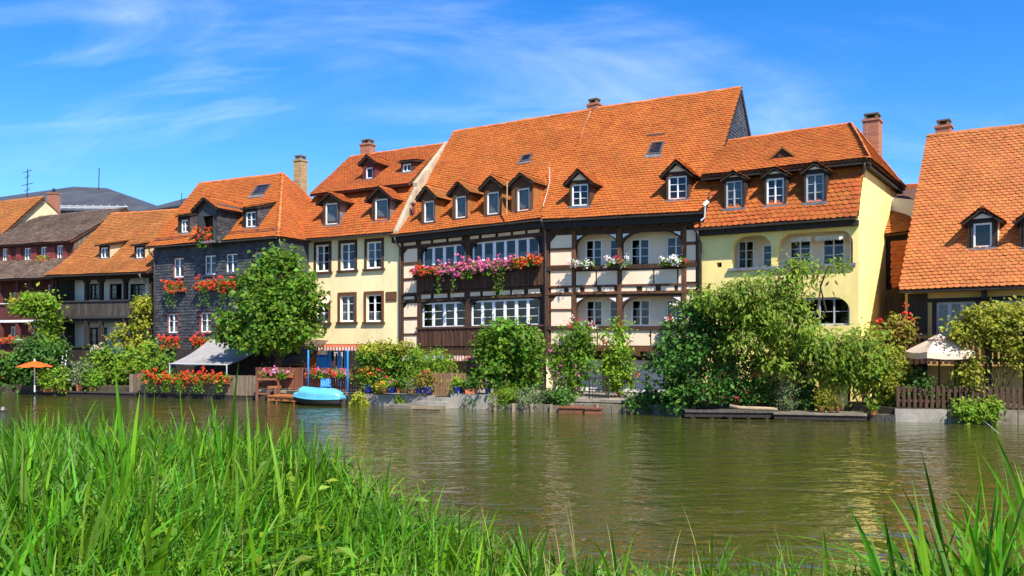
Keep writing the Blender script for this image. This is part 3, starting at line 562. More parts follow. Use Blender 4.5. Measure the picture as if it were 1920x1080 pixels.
def rowpanels(th, H, xs, z0, z1, m, w0=-0.04, w1=-0.012):
    for a, b in xs:
        mb = MB(); mb.box(H, H.px(a, 500)[0], H.px(b, 500)[0], z0, z1, w0, w1); th.part('panel', mb, m)
def house_d():
    H = Frame((-5.36, 41.24), (1.49, 37.28)); FL['D'] = H; ze = H.level((752, 441), (1012, 412), 0.3); th = Thing('half_timbered_house', H.o + Vector((0, 0, .45)), 'half-timbered house with brown plank balcony, pink flowers and four ochre dormers', 'house', 'houses along the river')
    uR = H.len; U = lambda x, y=520: H.px(x, y)[0]; Z = lambda x, y: H.px(x, y)[1]
    uw = [(U(791), U(872), Z(832, 497), Z(832, 459)), (U(884), U(1010), Z(946, 490), Z(946, 450))]
    lw = [(U(790), U(873), Z(832, 614), Z(832, 567)), (U(882), U(1010), Z(946, 611), Z(946, 561))]
    for q in (uw, lw): zt = (q[0][3] + q[1][3]) / 2; zb = (q[0][2] + q[1][2]) / 2; q[0] = (*q[0][:2], zb, zt); q[1] = (*q[1][:2], zb, zt)
    zbot = Z(830, 653); mb = MB(); wall_face(mb, H, 0, uR, zbot, ze + 0.05, uw + lw, -0.035, -0.3); th.part('wall', mb, 'timber_dark')
    mb = MB()
    for o in uw + lw:
        for uu, sg in ((o[0], 1), (o[1], -1)): arch_corner(mb, H, uu, o[3], 0.42, 0.42, sg, -0.10, 0.004)
    th.part('arch_brackets', mb, 'timber_dark')
    for k, o in enumerate(uw + lw):
        n = 2 if k % 2 == 0 else 3; ww = (o[1] - o[0]) / n
        for i in range(n): window(th, H, o[0] + i * ww + 0.001, o[0] + (i + 1) * ww - 0.001, o[2], o[3], -0.13, 2, 1 if k < 2 else 3, fr=0.075, mull=0.13, curtain='low' if k < 2 else None)
    panels(th, H, [(757, 466, 783, 491, 'tl'), (757, 497, 783, 521), (757, 526, 783, 551), (757, 556, 776, 562), (757, 569, 783, 594, 'tl'), (757, 599, 783, 625), (757, 629, 783, 652)], 'plaster_cream')
    z0, z1 = Z(832, 454), Z(832, 447); xs = [(756, 779), (784, 807), (812, 836), (841, 865), (873, 897), (903, 928), (934, 957), (962, 984), (989, 1011)]
    rowpanels(th, H, xs, z0, z1, 'plaster_cream'); zp0, zp1 = Z(860, 557), Z(860, 549); rowpanels(th, H, [(782, 807), (813, 838), (844, 870), (874, 900), (905, 929), (936, 956), (960, 982), (990, 1012)], zp0, zp1, 'plaster_cream')
    T = 'timber'; ul, um = U(783), U(877)
    bm = [(0, uR, ze - 0.35, z1 + 0.0), (0, uR, z0 - .16, z0), (0, uR, zp1, zp1 + 0.12), (0, uR, zp0 - 0.16, zp0), (0, uR, zbot - 0.06, zbot + 0.08)]
    beams_uz(th, H, [(a, b, min(c, d), max(c, d)) for a, b, c, d in bm], T, w1=0.03)
    posts = [(0.0, 0.14, zbot + .08, ze - .35), (ul, ul + 0.2, zbot + .08, ze - 0.35), (um - 0.12, um + 0.12, zbot + .08, ze - .35), (uR - 0.18, uR, zbot + .08, ze - .35)]; beams_uz(th, H, posts, T, w1=0.018)
    beams(th, H, [(757, 491, 783, 497), (757, 521, 783, 526), (757, 594, 783, 599), (757, 625, 783, 629)], T)
    for a, z_top, z_bot, w in ((ul + .02, uw[0][2] - 0.05, zp1 + .14, 0.10), (ul + .02, lw[0][2] - 0.06, zbot + .1, 0.035)):
        plankwork(th, H, a, uR - 0.05, z_bot, z_top, w, 0.245, 'plank_brown', batten=True)
        mb = MB(); mb.box(H, a - 0.05, uR, z_top, z_top + 0.09, w - 0.06, w + 0.09); th.part('rail', mb, 'timber')
    # roof
    w2, z2 = H.at_u(852, 248, -0.1); zr = H.px(1110, 207, w2)[1]; w2 = max(min(w2, -3.8), -5.2); zl = H.px(852, 248, w2)[1]; zr = H.px(1110, 207, w2)[1]
    prof = [(ze, 0.45), (ze + 0.95, -0.55), (zl, w2)]; profR = [(ze, 0.45), (ze + 0.95, -0.55), (zr, w2)]; print('D', ze, w2, zl, zr)
    uLt = H.px(852, 248, w2)[0]; tiled_roof(th, H, -0.32, uR, prof, profR, m='tile_orange', singles=300, uLtop=min(uLt, 0.0)); wof = interp_w([(ze, 0.45), (ze + .95, -0.55), ((zl + zr) / 2, w2)])
    shell(th, H, [(ze, 0), ((zl + zr) / 2 - 0.15, w2 + .1), (ze, 2 * w2)], 9, 'plaster_cream')
    mb = MB(); mb.box(H, -0.3, uR, ze - 0.33, ze - 0.06, -0.02, 0.36); th.part('eave_board', mb, 'timber_dark')
    for fx, b, t, p, win, o in (((790, 816), 421, 367, 349, (795, 377, 814, 417), .2), ((848, 877), 413, 358, 340, (854, 368, 874, 409), .2), ((907, 941), 406, 349, 331, (913, 360, 935, 402), .18), ((959, 1000), 399, 344, 324, (970, 353, 993, 396), .12)):
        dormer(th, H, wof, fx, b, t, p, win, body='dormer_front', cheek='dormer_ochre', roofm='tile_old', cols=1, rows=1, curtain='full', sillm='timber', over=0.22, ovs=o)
    skylight(th, H, wof, (974, 992), (291, 306))
    c = H.px(1108, 205, w2); chimney(th, H, c[0] - 0.25, c[0] + 0.3, zr - 0.3, H.px(1108, 196, w2)[1], w2 - 0.6, w2 - 0.1, 'brick_red')
    gutter(th, H, -0.3, uR, ze - 0.03, 0.5, (0.0, 0.5, 0.1)); mb = MB(); mb.tube([H.P(uR + .02, ze - .05, .5), H.P(uR + .02, ze - .5, .12), H.P(uR + .02, .5, .12)], 0.05, 8); th.part('downpipe', mb, 'zinc', smooth=True)
    floors(th, H, [zbot + 0.05, (zp0 + zp1) / 2], 8)
    # ground floor under the jetty with a tan door and small striped awnings
    mb = MB(); wall_face(mb, H, 0, uR, 0.3, zbot - 0.07, [(2.6, 3.5, 0.45, 2.3)], -0.6, -0.8); th.part('ground_floor', mb, 'plaster_ochre'); plankwork(th, H, 2.6, 3.5, 0.45, 2.3, -0.75, 0.18, 'plank_tan', name='door_board')
    for a, b, m in ((0.35, 2.75, 'stripe_teal'), (3.0, 4.2, 'stripe_red')):
        n = int((b - a) / 0.075); k = MB(); k.box(H, a, b, zbot - 0.30, zbot - 0.08, 0.1, 0.3); cas = th.part('awning', k, 'timber')
        for i in range(n):
            x = a + i * (b - a) / n; q = MB(); x2 = a + (i + 1) * (b - a) / n; q.prism([H.P(x, zbot - .34, .31), H.P(x, zbot - .56, .33), H.P((x + x2) / 2, zbot - .60, .332), H.P(x2, zbot - .56, .33), H.P(x2, zbot - .34, .31)], H.W * -0.008); th.part('awning_stripe', q, m if i % 2 else 'stripe_white', cas)
# ---- half-timbered house with open loggias
def house_e():
    H = Frame((1.49, 37.28), (7.43, 33.85)); FL['E'] = H; ze = H.level((1030, 413), (1310, 398.5), 0.3); th = Thing('half_timbered_house', H.o + Vector((0, 0, .45)), 'cream half-timbered house with open loggias under the tallest orange roof', 'house', 'houses along the river')
    uR = H.len; U = lambda x, y=520: H.px(x, y)[0]; Z = lambda x, y: H.px(x, y)[1]
    zs1, zs0 = Z(1170, 497), Z(1170, 612); zbot = Z(1170, 653); zt1, zt0 = Z(1170, 436), Z(1170, 556); xl, xm, xr = U(1079), U(1161.5), U(1283)
    pw = 0.09; ops = [(xl, xm - pw, zs1, zt1), (xm + pw, xr - pw, zs1, zt1), (xl, xm - pw, zs0, zt0), (xm + pw, xr - pw, zs0, zt0)]
    mb = MB(); wall_face(mb, H, 0, uR, zbot, ze + .05, ops, -0.035, -0.22); th.part('wall', mb, 'timber')
    mb = MB()
    for o in ops:
        ru = (o[1] - o[0]) * 0.36
        for uu, sg in ((o[0], 1), (o[1], -1)): arch_corner(mb, H, uu, o[3], ru, 0.62, sg, -0.16, 0.006)
    th.part('arch_brackets', mb, 'timber'); 
    for o in ops:
        for uu, sg in ((o[0], 1), (o[1], -1)):
            q = MB(); a = uu + sg * 0.07; q.prism([H.P(a, o[3] - .05, .008), H.P(a + sg * .3, o[3] - .05, .008), H.P(a, o[3] - .22, .008)], H.W * 0.006); th.part('panel', q, 'plaster_white')
    # loggia back walls with casement windows
    D = -0.75; G = dict(fr=0.07, mull=0.07)
    mb = MB(); wi = []
    for zs, zt, row in ((zs1, zt1, ((1097, 449, 1129, 499), (1142, 448, 1172, 498), (1182, 447, 1218, 496), (1249, 443, 1286, 494))), (zs0, zt0, ((1098, 562, 1130, 612), (1142, 562, 1172, 612), (1183, 561, 1219, 611), (1249, 559, 1286, 611)))):
        o = [pxbox(H, *r, D) for r in row]; o = [(a, b, zs + 0.02, min(zt - .1, d)) for a, b, c, d in o]; wi.append(o)
        wall_face(mb, H, xl - .3, uR - .05, zs - .3, zt + .35, o, D, D - .2); mb.box(H, xl - .3, uR - .05, zs - .42, zs - .3, D, -0.23); mb.box(H, xl - .3, uR - .05, zt + .2, zt + .3, D, -0.23)
        mb.box(H, xl - .35, xl - .3, zs - .3, zt + .2, D, -.23); mb.box(H, uR - .1, uR - .05, zs - .3, zt + .2, D, -.23)
    th.part('loggia', mb, 'plaster_loggia')
    for o in wi:
        for i, q in enumerate(o): window(th, H, *q, D - .06, 1 if i == 1 else 2, 3, m='white_paint', **G)
    PC = 'plaster_cream'
    panels(th, H, [(1032, 441, 1072, 465, 'tl'), (1032, 471, 1072, 497), (1032, 504, 1072, 537), (1033, 541, 1057, 549), (1033, 555, 1071, 579, 'tl'), (1033, 583, 1071, 613), (1033, 619, 1071, 650)], PC)
    panels(th, H, [(1287, 431, 1304, 453, 'tr'), (1287, 459, 1304, 488), (1287, 495, 1304, 528), (1287, 534, 1304, 542), (1287, 550, 1304, 575, 'tr'), (1287, 580, 1304, 610), (1287, 618, 1304, 650)], PC)
    za, zb_ = Z(1170, 507), Z(1170, 533); rowpanels(th, H, [(1080, 1116), (1119, 1157), (1166, 1224), (1227, 1269), (1272, 1280)], zb_, za, PC)
    rowpanels(th, H, [(1030, 1058), (1067, 1091), (1099, 1123), (1129, 1153), (1159, 1198), (1205, 1233), (1240, 1268), (1275, 1303)], Z(1170, 424.5), Z(1170, 420.0) + 0.02, PC)
    rowpanels(th, H, [(1066, 1087), (1096, 1119), (1127, 1151), (1161, 1193), (1204, 1229), (1239, 1264), (1271, 1281)], Z(1170, 546), Z(1170, 537.5), PC)
    rowpanels(th, H, [(1080, 1118), (1121, 1157), (1169, 1218), (1221, 1281)], zbot + .12, Z(1170, 619), PC)
    zz = lambda y: Z(1170, y); T = 'timber_red'; TD = 'timber'
    beams_uz(th, H, [(0, uR, zs1 - .16, zs1 + .02), (0, uR, zs0 - .16, zs0 + .02)], TD, w1=0.04)
    beams_uz(th, H, [(0, uR, zz(537), zz(533.5)), (0, uR, zz(551), zz(546.5)), (0, uR, zbot - .12, zbot + .1)], T, w1=0.026)
    beams_uz(th, H, [(0, uR, zz(429), zz(425)), (0, uR, zz(419.5) + .02, zz(415))], TD, w1=0.026)
    beams_uz(th, H, [(0, 0.12, zbot + .1, zz(429)), (U(1072.5), xl, zbot + .1, zz(429)), (xm - pw, xm + pw, zbot + .1, zz(429)), (xr - pw, U(1286.5), zbot + .1, zz(429)), (uR - 0.1, uR, zbot + .1, zz(429))], T, w1=0.016)
    beams(th, H, [(1032, 465, 1072, 471), (1032, 497, 1072, 504), (1032, 579, 1072, 583), (1287, 453, 1304, 459), (1287, 488, 1304, 495), (1287, 575, 1304, 580)], T)
    # roof
    uo = H.px(1320, 397, 0.4)[0]; w2, z2 = H.at_u(1390, 165, uo); print('E', ze, w2, z2); w2 = max(min(w2, -4.2), -5.6); zr = H.px(1390, 165, w2)[1]; zl = H.px(1112, 205, w2)[1]; ur = H.px(1390, 165, w2)[0]
    prof = [(ze, 0.45), (ze + 0.7, -0.2), (zl, w2)]; profR = [(ze, 0.45), (ze + .7, -0.2), (zr, w2)]
    tiled_roof(th, H, 0.002, uo, prof, profR, m='tile_orange', singles=300, uRtop=ur); wof = interp_w([(ze, .45), (ze + .7, -.2), ((zl + zr) / 2, w2)])
    shell(th, H, [(ze, 0), (zr - 0.15, w2), (ze, 2 * w2)], 10, 'plaster_cream', uR=uR)
    # slate-hung gable above the neighbour's roof, with barge boards
    ug = min(uo, ur) - 0.12; A = (ze - 1.0, 0.3); mb = MB(); q = [(H.P(ug, ze, .3)), H.P(ug, ze, 2 * w2), H.P(ug, zr - .12, w2)]; mb.prism(q, H.U * 0.03); gb = th.part('gable', mb, 'slate_roof')
    tile_field(th, gb, [(H.P(ug + .035, ze + .8, -0.6), H.P(ug + .035, ze + .8, 2 * w2 + .6), H.P(ug + .035, zr - .3, w2 - .05), H.P(ug + .035, zr - .3, w2 + .05))], 0.2, 0.18, 'slate', 0, 'slate', rounding=0.3)
    for wa in (0.45, 2 * w2 - .45):
        mb = MB(); mb.ebox(H.P(uo - .02, ze - .1, wa), H.P(ur - .02, zr - .12, w2), (0.09, 0.22)); th.part('barge_board', mb, 'timber_dark')
    mb = MB(); mb.box(H, 0.0, uo - .02, ze - 0.36, ze - 0.06, -0.02, 0.36); th.part('eave_board', mb, 'timber_dark')
    for fx, b, t, p, win in (((1067, 1107), 390, 340, 318, (1072, 345, 1103, 386)), ((1248, 1292), 377, 324, 301, (1253, 330, 1288, 374))):
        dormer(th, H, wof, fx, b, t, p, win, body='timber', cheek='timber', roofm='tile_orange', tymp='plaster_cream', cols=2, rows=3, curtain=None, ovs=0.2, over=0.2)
    skylight(th, H, wof, (1213, 1238), (268, 292))
    mb = MB(); w = wof(H.px(1231, 255, w2 * .7)[1]); u0, z0 = H.px(1215, 255, w2 * .62); u1 = H.px(1248, 255, w2 * .62)[0]; w = wof(z0); mb.box(H, u0, u1, z0, z0 + .06, w + .02, w + .14); th.part('snow_bar', mb, 'zinc')
    for i in range(5):
        u = 1.2 + i * 1.05; z = zl - 0.55 + (zr - zl) * u / uR; w = wof(z) + .02; mb = MB(); mb.tube([H.P(u, z, w), H.P(u, z + .05, w + .13), H.P(u, z + .14, w + .12)], 0.018, 5); th.part('roof_hook', mb, 'terracotta')
    gutter(th, H, 0.0, uo - .05, ze - 0.03, 0.5); floors(th, H, [zbot + .05, zz(540)], 9, w0=D - .25)
    # ground floor: recessed cream wall, red-brown door
    mb = MB(); wall_face(mb, H, 0, uR, 0.3, zbot - .13, [(2.35, 3.2, 0.45, 2.35)], -0.7, -0.9); th.part('ground_floor', mb, 'plaster_white'); plankwork(th, H, 2.35, 3.2, .45, 2.35, -.85, .2, 'plank_orange', name='door_board')
    for u in (1.1, 2.25, 3.3, 4.3, 5.6): mb = MB(); mb.box(H, u - .06, u + .06, zbot - .32, zbot - .13, -.9, .1); th.part('joist', mb, 'timber_red')
    mb = MB(); mb.box(H, 0, uR, zbot - .5, zbot - .33, -.75, -.6); th.part('lintel', mb, 'timber_dark')
# ---- lemon-yellow house with arched loggias and a hipped two-stage roof
def house_f():
    H = Frame((7.43, 33.85), (12.392, 30.5)); FL['F'] = H; ze = H.level((1312, 429), (1605, 408), 0.3); th = Thing('yellow_house', H.o + Vector((0, 0, .45)), 'lemon yellow house with arched loggias and hipped two-stage orange roof', 'house', 'houses along the river')
    uR = H.len; U = lambda x, y=480: H.px(x, y)[0]; Z = lambda x, y: H.px(x, y)[1]
    zs, zt = Z(1460, 499), Z(1460, 438); zl0, zl1 = Z(1568, 600), Z(1568, 557); ops = [(U(1372), U(1446), zs, zt), (U(1457), U(1599), zs, zt), (U(1480), U(1593), zl0 - .2, zl1), (U(1343.5), U(1353), Z(1348, 501), Z(1348, 492)), (U(1375), U(1440), zl0 - .2, zl1), (.5, 1.5, .4, 2.1), (2.0, 4.2, .4, 2.1), (4.7, 5.7, .4, 2.1)]
    mb = MB(); wall_face(mb, H, 0, uR, .3, ze + .1, ops, 0, -0.32)
    for k, o in enumerate(ops):
        if k == 3 or k > 4: continue
        for uu, sg in ((o[0], 1), (o[1], -1)): arch_corner(mb, H, uu, o[3], min(.55, (o[1] - o[0]) * .42), .5, sg, -.318, -.002)
    th.part('wall', mb, 'plaster_lemon')
    for o in ops[5:]: plankwork(th, H, o[0], o[1], o[2], o[3], -.3, .22, 'plank_brown', name='door_board')
    D = -1.1; mb = MB(); wi = [pxbox(H, *r, D) for r in ((1383, 451, 1414, 499), (1429, 458, 1452, 497), (1480, 448, 1521, 490), (1542, 440, 1584, 490))]; wi = [(a, b, zs + .03, d) for a, b, c, d in wi]
    wall_face(mb, H, ops[0][0] - .4, uR - .05, zs - .2, zt + .3, wi, D, D - .2); mb.box(H, ops[0][0] - .4, uR - .33, zs - .32, zs - .2, D, -.33); mb.box(H, ops[0][0] - .4, uR - .33, zt + .2, zt + .3, D, -.33); mb.box(H, ops[0][0] - .45, ops[0][0] - .4, zs - .2, zt + .2, D, -.33); mb.box(H, uR - .38, uR - .33, zs - .2, zt + .2, D, -.33)
    th.part('loggia', mb, 'plaster_loggia')
    for i, q in enumerate(wi):
        window(th, H, *q, D - .06, 1 if i == 1 else 2, 3, m='white_paint', curtain='left' if i == 0 else None)
    for a, b in ((1481, 1521), (1529, 1584)):
        o = pxbox(H, a, 432, b, 441, -.5); q = MB(); n = 10
        for i in range(n): x0 = o[0] + (o[1] - o[0]) * i / n; x1 = o[0] + (o[1] - o[0]) * (i + 1) / n; q.prism([H.P(x0, zt - .12, -.5), H.P(x1, zt - .12, -.5), H.P(x1, zt - .28, -.47), H.P((x0 + x1) / 2, zt - .33, -.465), H.P(x0, zt - .28, -.47)], H.W * -.01)
        th.part('sun_blind', q, 'stripe_white')
    for o in (ops[2], ops[4]): window(th, H, o[0], o[1], o[2], o[3], -.16, 4 if o[1] - o[0] > 1.5 else 2, 2, m='grey_paint', fr=.08)
    for o in (ops[0], ops[1]): mb = MB(); mb.box(H, o[0] - .12, o[1] + .1, zs - .12, zs - .002, -.3, .1); th.part('sill', mb, 'lead')
    # roof
    z1 = Z(1466, 330); w1 = -.75; zm = H.px(1465, 314, w1 + .55)[1]; w2 = -3.0; zr = H.px(1595, 233, w2)[1]; zl = H.px(1366, 265, w2)[1]; ur = H.px(1595, 233, w2)[0]; print('F', ze, z1, zm, zl, zr, ur, uR); DD = 7.4; em = (zm, w1 + .55)
    uo = H.px(1609, 298, w1 + .5)[0]; wof = interp_w([(ze, .38), (z1 + .2, w1)]); wof2 = interp_w([em, ((zl + zr) / 2, w2)])
    tiled_roof(th, H, -.06, uR + .03, [(ze, .38), (z1 + .2, w1)], m='tile_red', back=False, ridge=False, tw=.225, ex=.185, singles=300, rounding=.8)
    mb = MB(); mb.box(H, 0, uR, z1 - .2, zm + .1, w1 - .3, w1 - .06); th.part('roof_band', mb, 'timber_dark')
    mb = MB(); A, B, C, Dd = H.P(-.02, *em), H.P(uR + .3, *em), H.P(ur, zr, w2), H.P(0, zl, w2); slab(mb, A, B, C, Dd); E_ = H.P(uR + .3, zm, -DD - .2); F_ = H.P(-.02, zm, -DD - .2); slab(mb, B, E_, C, C + Vector((0, 0, .001)), .08); slab(mb, E_, F_, Dd, C, .08)
    r = th.part('upper_roof', mb, 'roof_under'); tile_field(th, r, [(A, B, C, Dd), (B, E_, C, C + (Dd - C) * .001)], .19, .15, 'tile_orange', 300); ridge_tiles(th, r, Dd, C); ridge_tiles(th, r, C, B); ridge_tiles(th, r, C, E_)
    shell(th, H, [(ze + .02, 0), (z1 + .15, w1 + .02), (zm - .05, w1), (zm - .05, -DD), (zm - .1, -DD)], DD, 'plaster_lemon')
    mb = MB(); mb.box(H, uR + .01, uR + .22, zm - .22, zm - .10, -DD - .1, w1 + .3); mb.box(H, 0, uR + .28, zm - .17, zm - .10, w1, w1 + .52); th.part('eave_board', mb, 'timber_dark'); mb = MB(); mb.box(H, -.02, uR + .02, ze - .26, ze - .07, .02, .3); th.part('eave_board', mb, 'timber_dark')
    for fx, b, t, p, win in (((1357, 1396), 394, 334, 321, (1361, 339, 1392, 390)), ((1433, 1474), 388, 328, 313, (1437, 334, 1470, 384)), ((1507, 1549), 383, 320, 304, (1511, 326, 1545, 379))):
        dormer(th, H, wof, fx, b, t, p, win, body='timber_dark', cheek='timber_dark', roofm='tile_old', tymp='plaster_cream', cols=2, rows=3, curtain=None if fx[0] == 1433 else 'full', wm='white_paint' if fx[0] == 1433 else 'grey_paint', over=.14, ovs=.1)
    # little triangular roof vent
    u, z = H.px(1469, 299, -1.0); w = wof2(z); z = H.px(1469, 299, w)[1]; u = H.px(1469, 299, w)[0]; mb = MB(); bk = lambda zz: wof2(zz) - .1
    for s in (1, -1):
        a = [H.P(u + s * .62, z - .02, w + .18), H.P(u + s * .62, z - .02, bk(z)), H.P(u, z + .5, bk(z + .5)), H.P(u, z + .5, w + .18)]; slab(mb, *(a if s > 0 else a[::-1]), .07)
    v = th.part('roof_vent', mb, 'tile_old'); mb = MB(); mb.poly([H.P(u - .5, z, w + .08), H.P(u + .5, z, w + .08), H.P(u, z + .42, w + .08)]); th.part('vent_front', mb, 'interior', v); mb = MB(); mb.box(H, u - .2, u + .2, z + .05, z + .22, w + .085, w + .11); th.part('vent_louvre', mb, 'timber', v)
    w = -5.2; c = H.px(1633, 300, w); zc = H.px(1633, 230, w)[1]; chimney(th, H, H.px(1621, 270, w)[0], H.px(1621, 270, w)[0] + .62, zm - .1, zc, w - .35, w + .35, 'brick_red')
    gutter(th, H, 0, uR, ze - .02, .43, (.1, .5, .09)); mb = MB(); mb.tube([H.P(uR + .15, zm - .12, w1 + .5), H.P(uR + .1, zm - .4, w1 + .3), H.P(uR - .15, zm - .65, w1 + .25)], .05, 8); th.part('downpipe', mb, 'zinc', smooth=True)
    floors(th, H, [zs - 1.8 - .4, zs - .35], 7, w0=D - .25)
# ---- house with the big salmon tiled roof at the right edge
def house_g():
    th36 = R(36); L = (14.28, 31.0); Rr = (L[0] + 7.0 * math.cos(th36), L[1] - 7.0 * math.sin(th36)); H = Frame(L, Rr); FL['G'] = H; ze = H.level((1700, 545), (1918, 537), .35); th = Thing('ochre_house', H.o + Vector((0, 0, .45)), 'low ochre house with a broad salmon tiled roof behind the picket fence', 'house', 'houses along the river')
    uR = H.len; U = lambda x, y=590: H.px(x, y)[0]; Z = lambda x, y: H.px(x, y)[1]
    w2, z2 = H.at_u(1739, 256, -.1); print('G', ze, w2, z2); w2 = max(min(w2, -3.6), -4.6); zr = H.px(1739, 256, w2)[1]; ul = H.px(1739, 256, w2)[0]
    ops = [pxbox(H, 1756, 566, 1829, 628), pxbox(H, 1866, 562, 1940, 626)]; mb = MB(); wall_face(mb, H, 0, uR, .3, ze + .1, ops, 0, -.3); th.part('wall', mb, 'plaster_ochre')
    window(th, H, *ops[0], -.1, 3, 1, fr=.08, mull=.13, curtain='full', m='grey_paint'); window(th, H, *ops[1], -.1, 3, 1, fr=.08, mull=.13, curtain='full', m='grey_paint')
    beams_uz(th, H, [(.1, .75, .5, ze - .1), (.75, uR, Z(1850, 568) + .07, Z(1850, 562) + .1), (ops[0][0] - .14, ops[0][0], ops[0][2], ops[0][3]), (ops[0][1], ops[0][1] + .13, ops[0][2], ops[0][3]), (ops[1][0] - .14, ops[1][0], ops[1][2], ops[1][3])], 'timber_dark', w0=.002, w1=.04)
    zk0, zk1 = Z(1800, 672), Z(1800, 640); plankwork(th, H, .2, uR, zk0 - .2, zk1 + .1, .5, .19, 'plank_brown', gap=.06); mb = MB(); mb.box(H, .2, uR, zk1 + .1, zk1 + .18, .44, .6); mb.box(H, .2, uR, zk0 - .1, zk0, .1, .48); th.part('rail', mb, 'timber')
    prof = [(ze, .5), (ze + .75, -.12), (zr, w2)]; zrr = H.px(1920, 243, w2)[1]; tiled_roof(th, H, -.1, uR, prof, [(ze, .5), (ze + .75, -.12), (zrr, w2)], m='tile_salmon', singles=300, uLtop=ul, tw=.2, ex=.15, rounding=.85, rm='tile_salmon'); wof = interp_w([(ze, .5), (ze + .75, -.12), ((zr + zrr) / 2, w2)])
    shell(th, H, [(ze, 0), (zr - .15, w2), (ze, 2 * w2)], 8, 'plaster_ochre')
    for k, s in enumerate((0, 98)):
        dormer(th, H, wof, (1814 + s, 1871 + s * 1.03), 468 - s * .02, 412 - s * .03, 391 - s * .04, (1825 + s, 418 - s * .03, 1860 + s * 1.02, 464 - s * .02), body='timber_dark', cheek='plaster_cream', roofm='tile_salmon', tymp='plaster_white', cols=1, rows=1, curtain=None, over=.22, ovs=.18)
    for i in range(5):
        u = ul + .55 + i * 1.15; z = zr - .55; w = wof(z) + .02; mb = MB(); mb.tube([H.P(u, z, w), H.P(u, z + .05, w + .13), H.P(u, z + .14, w + .12)], .02, 5); th.part('roof_hook', mb, 'terracotta')
    c = H.px(1768, 250, w2 - .3); chimney(th, H, c[0] - .26, c[0] + .3, zr - .5, H.px(1768, 240, w2 - .3)[1], w2 - .7, w2 - .15, 'brick_red'); gutter(th, H, -.1, uR, ze - .03, .56)
    ln = Thing('wall_lantern', H.P(U(1847), Z(1847, 560), .15), 'dark iron lantern hanging under the eave of the ochre house', 'lantern'); u, z = U(1847), Z(1847, 556); mb = MB(); mb.lathe(H.P(u, z - .12, .2), [(.05, 0), (.09, .04), (.1, .3), (.04, .38)], 8); ln.part('lamp_body', mb, 'iron'); mb = MB(); mb.tube([H.P(u, z + .26, .2), H.P(u, z + .42, .2), H.P(u, z + .42, .04)], .015, 6); ln.part('bracket', mb, 'iron'); floors(th, H, [zk1], 7)
    # lower rear houses seen in the gap to the left
    K = Frame((14.6, 36.5), (18.5, 33.8)); q = Thing('white_gabled_house', K.o, 'rear house with white gable seen in the gap beside the yellow house', 'house')
    zt = 9.2; mb = MB(); mb.poly([K.P(-1.2, .4, 0), K.P(3, .4, 0), K.P(3, 8.3, 0), K.P(-1.2, 9.2, 0)]); q.part('wall', mb, 'plaster_white'); 
    a, b = H.px(1683, 350, -5), None
    tl = pt(1655, 349, 40); tr = pt(1760, 346, 38); bl = pt(1670, 372, 37); br = pt(1730, 405, 35.2); mb = MB(); slab(mb, pt(1676, 372, 36.6), pt(1740, 409, 34.6), tr, tl, .12); rf = q.part('roof', mb, 'roof_under'); tile_field(q, rf, [(pt(1676, 372, 36.6), pt(1740, 409, 34.6), tr, tl)], .19, .15, 'tile_orange')
    mb = MB(); mb.poly([pt(1655, 360, 36.9), pt(1676, 374, 36.7), pt(1740, 411, 34.7), pt(1740, 560, 34.7), pt(1655, 560, 36.9)]); q.part('gable_wall', mb, 'plaster_white')
    mb = MB(); Lp = (pt(1660, 440, 34.2), pt(1722, 432, 33.6), pt(1722, 418, 34.9), pt(1660, 380, 36.3)); slab(mb, *Lp, .1); r2 = q.part('lean_to_roof', mb, 'roof_under'); tile_field(q, r2, [Lp], .2, .16, 'tile_old')
    mb = MB(); mb.poly([pt(1660, 442, 34.6), pt(1722, 434, 34.1), pt(1722, 640, 34.1), pt(1660, 640, 34.6)]); q.part('lean_to_wall', mb, 'timber_dark')
    mb = MB(); Lp = (pt(1672, 541, 32.6), pt(1716, 540, 32.2), pt(1716, 455, 33.2), pt(1672, 458, 33.6)); slab(mb, *Lp, .1); r3 = q.part('low_roof', mb, 'roof_under'); tile_field(q, r3, [Lp], .22, .18, 'tile_red', rounding=.8)
    mb = MB(); mb.poly([pt(1660, 543, 33.2), pt(1716, 542, 32.8), pt(1716, 760, 32.8), pt(1660, 760, 33.2)]); q.part('low_wall', mb, 'timber_dark')
